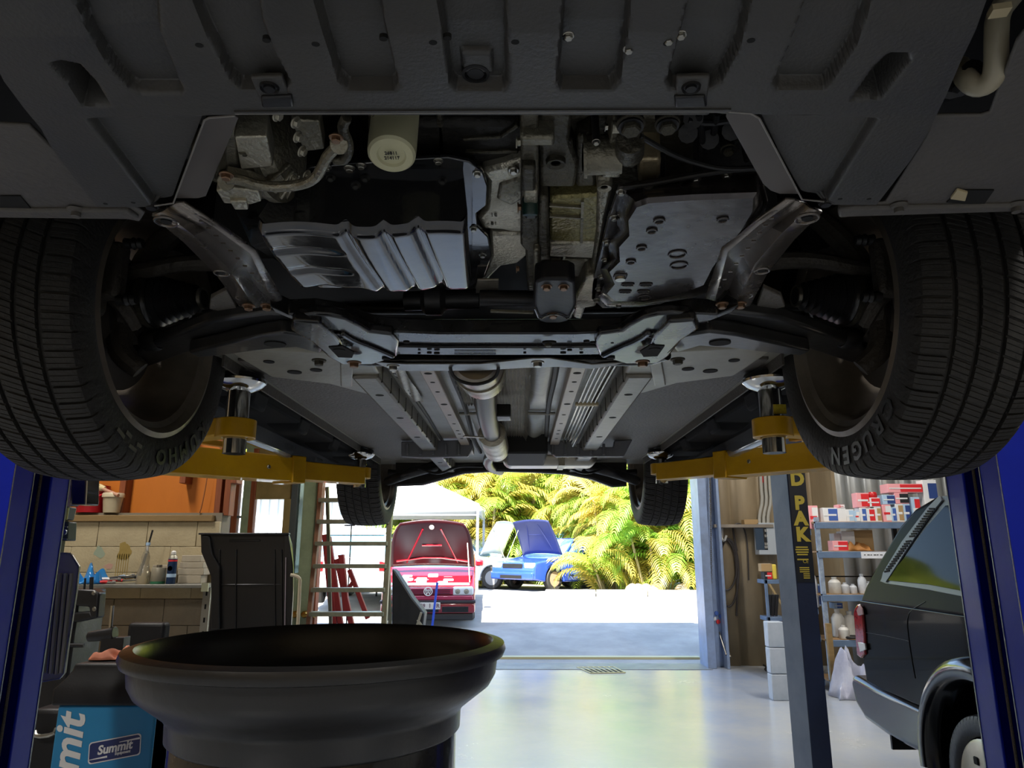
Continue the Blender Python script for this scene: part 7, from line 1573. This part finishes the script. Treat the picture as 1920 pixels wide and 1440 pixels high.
# white shed building behind left, seen through the windows
shw = mat('white_shed_sheet', '#b9bcc0', .5, .1)
b = MB(); b.box((-16, 24, .4), (-4.6, 29, 3.3)); sh_ = b.build('shed', shw)
tag(sh_, 'pale sheet-metal shed across the yard, seen through the window', 'shed')
for i in range(38): q = MB(); q.box((-16+i*.3, 23.95, .4), (-15.9+i*.3, 24, 3.3)); q.build('wall_rib', shw, sh_)
q = MB(); q.prism([Vector((-16.4, 23.6, 3.3)), Vector((-4.3, 23.6, 3.3)), Vector((-4.3, 23.6, 3.45)), Vector((-10, 23.6, 4.6)), Vector((-16.4, 23.6, 3.45))], (0, 5.6, 0)); q.build('roof', mat('white_roof', '#d9dadb', .5), sh_)
# ---- gazebo
Yg = 19.0; zg = B(895, 944, Yg).z; xr = B(896, 944, Yg).x; xlft = xr-3.4; zp = B(795, 903, Yg).z
t = thing('gazebo', 'white canopy tent with a grey leg behind the red hatchback', 'tent', (xr-1.7, Yg+1.6, yard_z(Yg)))
wtc = mat('white_canvas', '#d9d6cc', .7)
b = MB(); ap = Vector((xr-1.7, Yg+1.6, zp+.25)); c4 = [Vector((xlft, Yg, zg)), Vector((xr, Yg, zg)), Vector((xr, Yg+3.2, zg)), Vector((xlft, Yg+3.2, zg))]
b.add(c4+[ap], [(0, 1, 4), (1, 2, 4), (2, 3, 4), (3, 0, 4)]); b.build('canopy', wtc, t, fix=False, solid=.01)
b = MB()
for i in range(4):
    p, q = c4[i], c4[(i+1) % 4]; dz = Vector((0, 0, -.28)); b.add([p, q, q+dz, p+dz], [(0, 1, 2, 3)])
b.build('valance', mat('grey_canvas', '#a9a8a0', .7), t, fix=False, solid=.008)
for p in c4: b = MB(); b.box((p.x-.035, p.y-.035, yard_z(p.y)), (p.x+.035, p.y+.035, zg)); b.build('leg', mat('grey_leg', '#8f959c', .4, .3), t)
for p, q in ((c4[0], c4[1]), (c4[1], c4[2])): b = MB(); b.bar(p+Vector((0, 0, -.3)), q+Vector((0, 0, -.3)), .03, .03); b.build('truss_bar', mat('grey_leg', '#8f959c', .4, .3), t)
# ---- palms
def leaf_mat(name, c1, c2):
    m = mat(name, c1, .45, 0, c2, 2.2, ramp=(.3, .7)); b_ = m.node_tree.nodes['Principled BSDF']
    b_.inputs['Subsurface Weight'].default_value = 0; 
    n_ = m.node_tree; tr = n_.nodes.new('ShaderNodeBsdfTranslucent'); mx = n_.nodes.new('ShaderNodeMixShader'); mx.inputs[0].default_value = .35
    o_ = n_.nodes['Material Output']; tr.inputs[0].default_value = srgb(c2)
    n_.links.new(b_.outputs[0], mx.inputs[1]); n_.links.new(tr.outputs[0], mx.inputs[2]); n_.links.new(mx.outputs[0], o_.inputs[0]); return m
leafA = leaf_mat('palm_green', '#6f9a38', '#a9bc48'); leafB = leaf_mat('palm_yellow', '#b8aa48', '#d0bc5c'); leafC = leaf_mat('palm_fresh_green', '#558c30', '#94b844')
trunk_m = mat('palm_cane', '#a59a7a', .7, 0, '#8a7a55', 6, .3, 30)
def palm_proto(seed, hgt, nf, nc):
    r_ = random.Random(seed); fr_, tr_ = MB(), MB()
    for c in range(nc):
        a = r_.uniform(0, 6.28); rr = r_.uniform(.0, .5); bx, by = rr*math.cos(a), rr*math.sin(a); hh = hgt*r_.uniform(.1, .75); lx, ly = bx*2.0, by*2.0
        tr_.tube([(bx, by, 0), ((bx+lx)/2*1.02, (by+ly)/2, hh*.5), (lx, ly, hh)], .035, 6, 1)
        for k in range(nf):
            az = r_.uniform(0, 6.28); L = r_.uniform(1.3, 2.0); el = r_.uniform(.4, 1.25); dr = r_.uniform(1.6, 2.6)
            base = Vector((lx, ly, hh+r_.uniform(-.5, .1))); pts = []
            p = base.copy(); n = 11
            fr_.cm = 0 if r_.random() < .7 else 1
            for i in range(n+1):
                pts.append(p.copy()); e = el-dr*(i/n)**1.3; p = p+Vector((math.cos(az)*math.cos(e), math.sin(az)*math.cos(e), math.sin(e)))*(L/n)
            side_ = Vector((-math.sin(az), math.cos(az), 0))
            for i in range(1, n+1):
                for h_ in (0, .5):
                    o_ = pts[i-1].lerp(pts[i], h_+.25); tdir = (pts[i]-pts[i-1]).normalized(); ll = .42*math.sin(PI*min(1, (i+h_)/(n+1.5))**.8)+.08
                    for s in (-1, 1):
                        d = (side_*s*.8+tdir*.65+Vector((0, 0, -.15))).normalized(); w_ = tdir*.03
                        m_ = o_+d*ll*.55+Vector((0, 0, .03)); e_ = o_+d*ll+Vector((0, 0, -.10*ll*2))
                        fr_.add([o_-w_*.4, o_+w_*.4, m_+w_, m_-w_, e_], [(0, 1, 2, 3), (3, 2, 4)])
    return fr_, tr_
protos = []
for i, (h_, nf, nc) in enumerate(((4.2, 10, 12), (3.4, 10, 11), (5.0, 10, 12), (2.4, 10, 10), (3.8, 10, 12))):
    fr_, tr_ = palm_proto(30+i, h_, nf, nc); protos.append((fr_, tr_, [leafA, leafC, leafA, leafC, leafB][i]))
built = {}
def palm(k, x, y, rot, sc_, label, group):
    t_ = thing('palm', label, 'palm', (x, y, yard_z(y)), group)
    if k not in built:
        fr_, tr_, lm = protos[k]; fr_.build('fronds', [lm, leafB if lm is not leafB else leafA], None, fix=False, origin=(0, 0, 0), kind='stuff', angle=180); f_ = bpy.context.scene.collection.objects[-1]
        tr_.build('canes', trunk_m, None, origin=(0, 0, 0)); c_ = bpy.context.scene.collection.objects[-1]
        built[k] = (f_, c_); objs = (f_, c_); first = True
    else: objs = tuple(dup(o_, (0, 0, 0)) for o_ in built[k]); first = False
    for o_, nm in zip(objs, ('fronds', 'canes')):
        o_.name = nm; o_.parent = t_; o_.location = (0, 0, 0)
    t_.rotation_euler = (0, 0, rot); t_.scale = (sc_,)*3
    return t_
spots = []
seen_labels = set()
def uniq(s):
    if s in seen_labels: s = s + ', right one'
    seen_labels.add(s); return s
r_ = random.Random(5)
front = [(2.5, 19.8), (3.6, 19.2), (4.5, 18.9), (5.8, 18.7), (7.2, 18.6), (8.6, 18.6)]
pl_lab = ['leftmost front palm clump, leaning over the blue hatchback', 'second front palm clump from the blue hatchback', 'third front palm clump from the blue hatchback', 'front palm clump seen past the right rear wheel', 'front palm clump by the pale blue door track', 'front palm clump hidden mostly by the right wall']
for i, (x, y) in enumerate(front): palm([4, 1, 0, 3, 1, 0][i], x, y, r_.uniform(0, 6), r_.uniform(.75, .95), pl_lab[i], 'golden palm clumps of the hedge')
n_ = 0
for y, z_ in ((22.0, 0), (24.8, 0), (28.0, 0)):
    x = -3.2 if y > 23 else 2.4
    while x < 13:
        if x/y < .22: palm(r_.choice([0, 2, 4, 2, 1]), x, y+r_.uniform(-.5, .5), r_.uniform(0, 6), r_.uniform(.95, 1.3), uniq('palm clump in the %s hedge row, %s' % ('nearest' if y < 23 else ('middle' if y < 26 else 'farthest'), ('behind the white canopy tent' if x/y < -.05 else 'behind the white sedan' if x/y < .0 else 'behind the blue hatchback' if x/y < .07 else 'seen left of the right rear wheel' if x/y < .14 else 'behind the right rear wheel' if x/y < .22 else 'out of sight behind the right wall'))), 'palm clumps of the rear hedge'); n_ += 1
        x += r_.uniform(1.5, 1.9)
hm = mat('hedge_depth_green', '#7c9427', .8, 0, '#a8a836', 1.6, .6, 6)
b = MB(); b.grid(lambda u, v: (-12+28*u, 29.4+.5*math.sin(u*60)+.3*math.sin(v*20+u*30), yard_z(30)+6.5*v), 120, 20); b.build('hedge_backing', hm, fix=False, kind='stuff', label='dense sunlit foliage closing the far side of the yard', category='hedge')
rkm = mat('rubble_and_roots', '#8a7a62', .8, 0, '#5f5240', 6, .4, 40)
for i, (px, py) in enumerate(((1198, 1098), (1212, 1095), (1186, 1102), (1228, 1098), (1280, 1118))):
    p = G(px, py, .2); p = Vector((B(px, py, 18.0).x, 18.0, yard_z(18.0)+.06)); b = MB(); b.lathe([(0, 0), (.16, .0), (.2, .06), (.15, .16), (.05, .22), (0, .23)], p, (.1*i-.2, .1, 1), 9); tag(b.build('stump', rkm), ['rough palm stump left of centre in the hedge foot', 'rough palm stump right beside the first one', 'small palm stump nearest the blue hatchback', 'rough stump in front of the third palm clump', 'brown stump near the pale blue door track'][i], 'stump', 'stumps at the foot of the hedge')
bpy.context.view_layer.update()
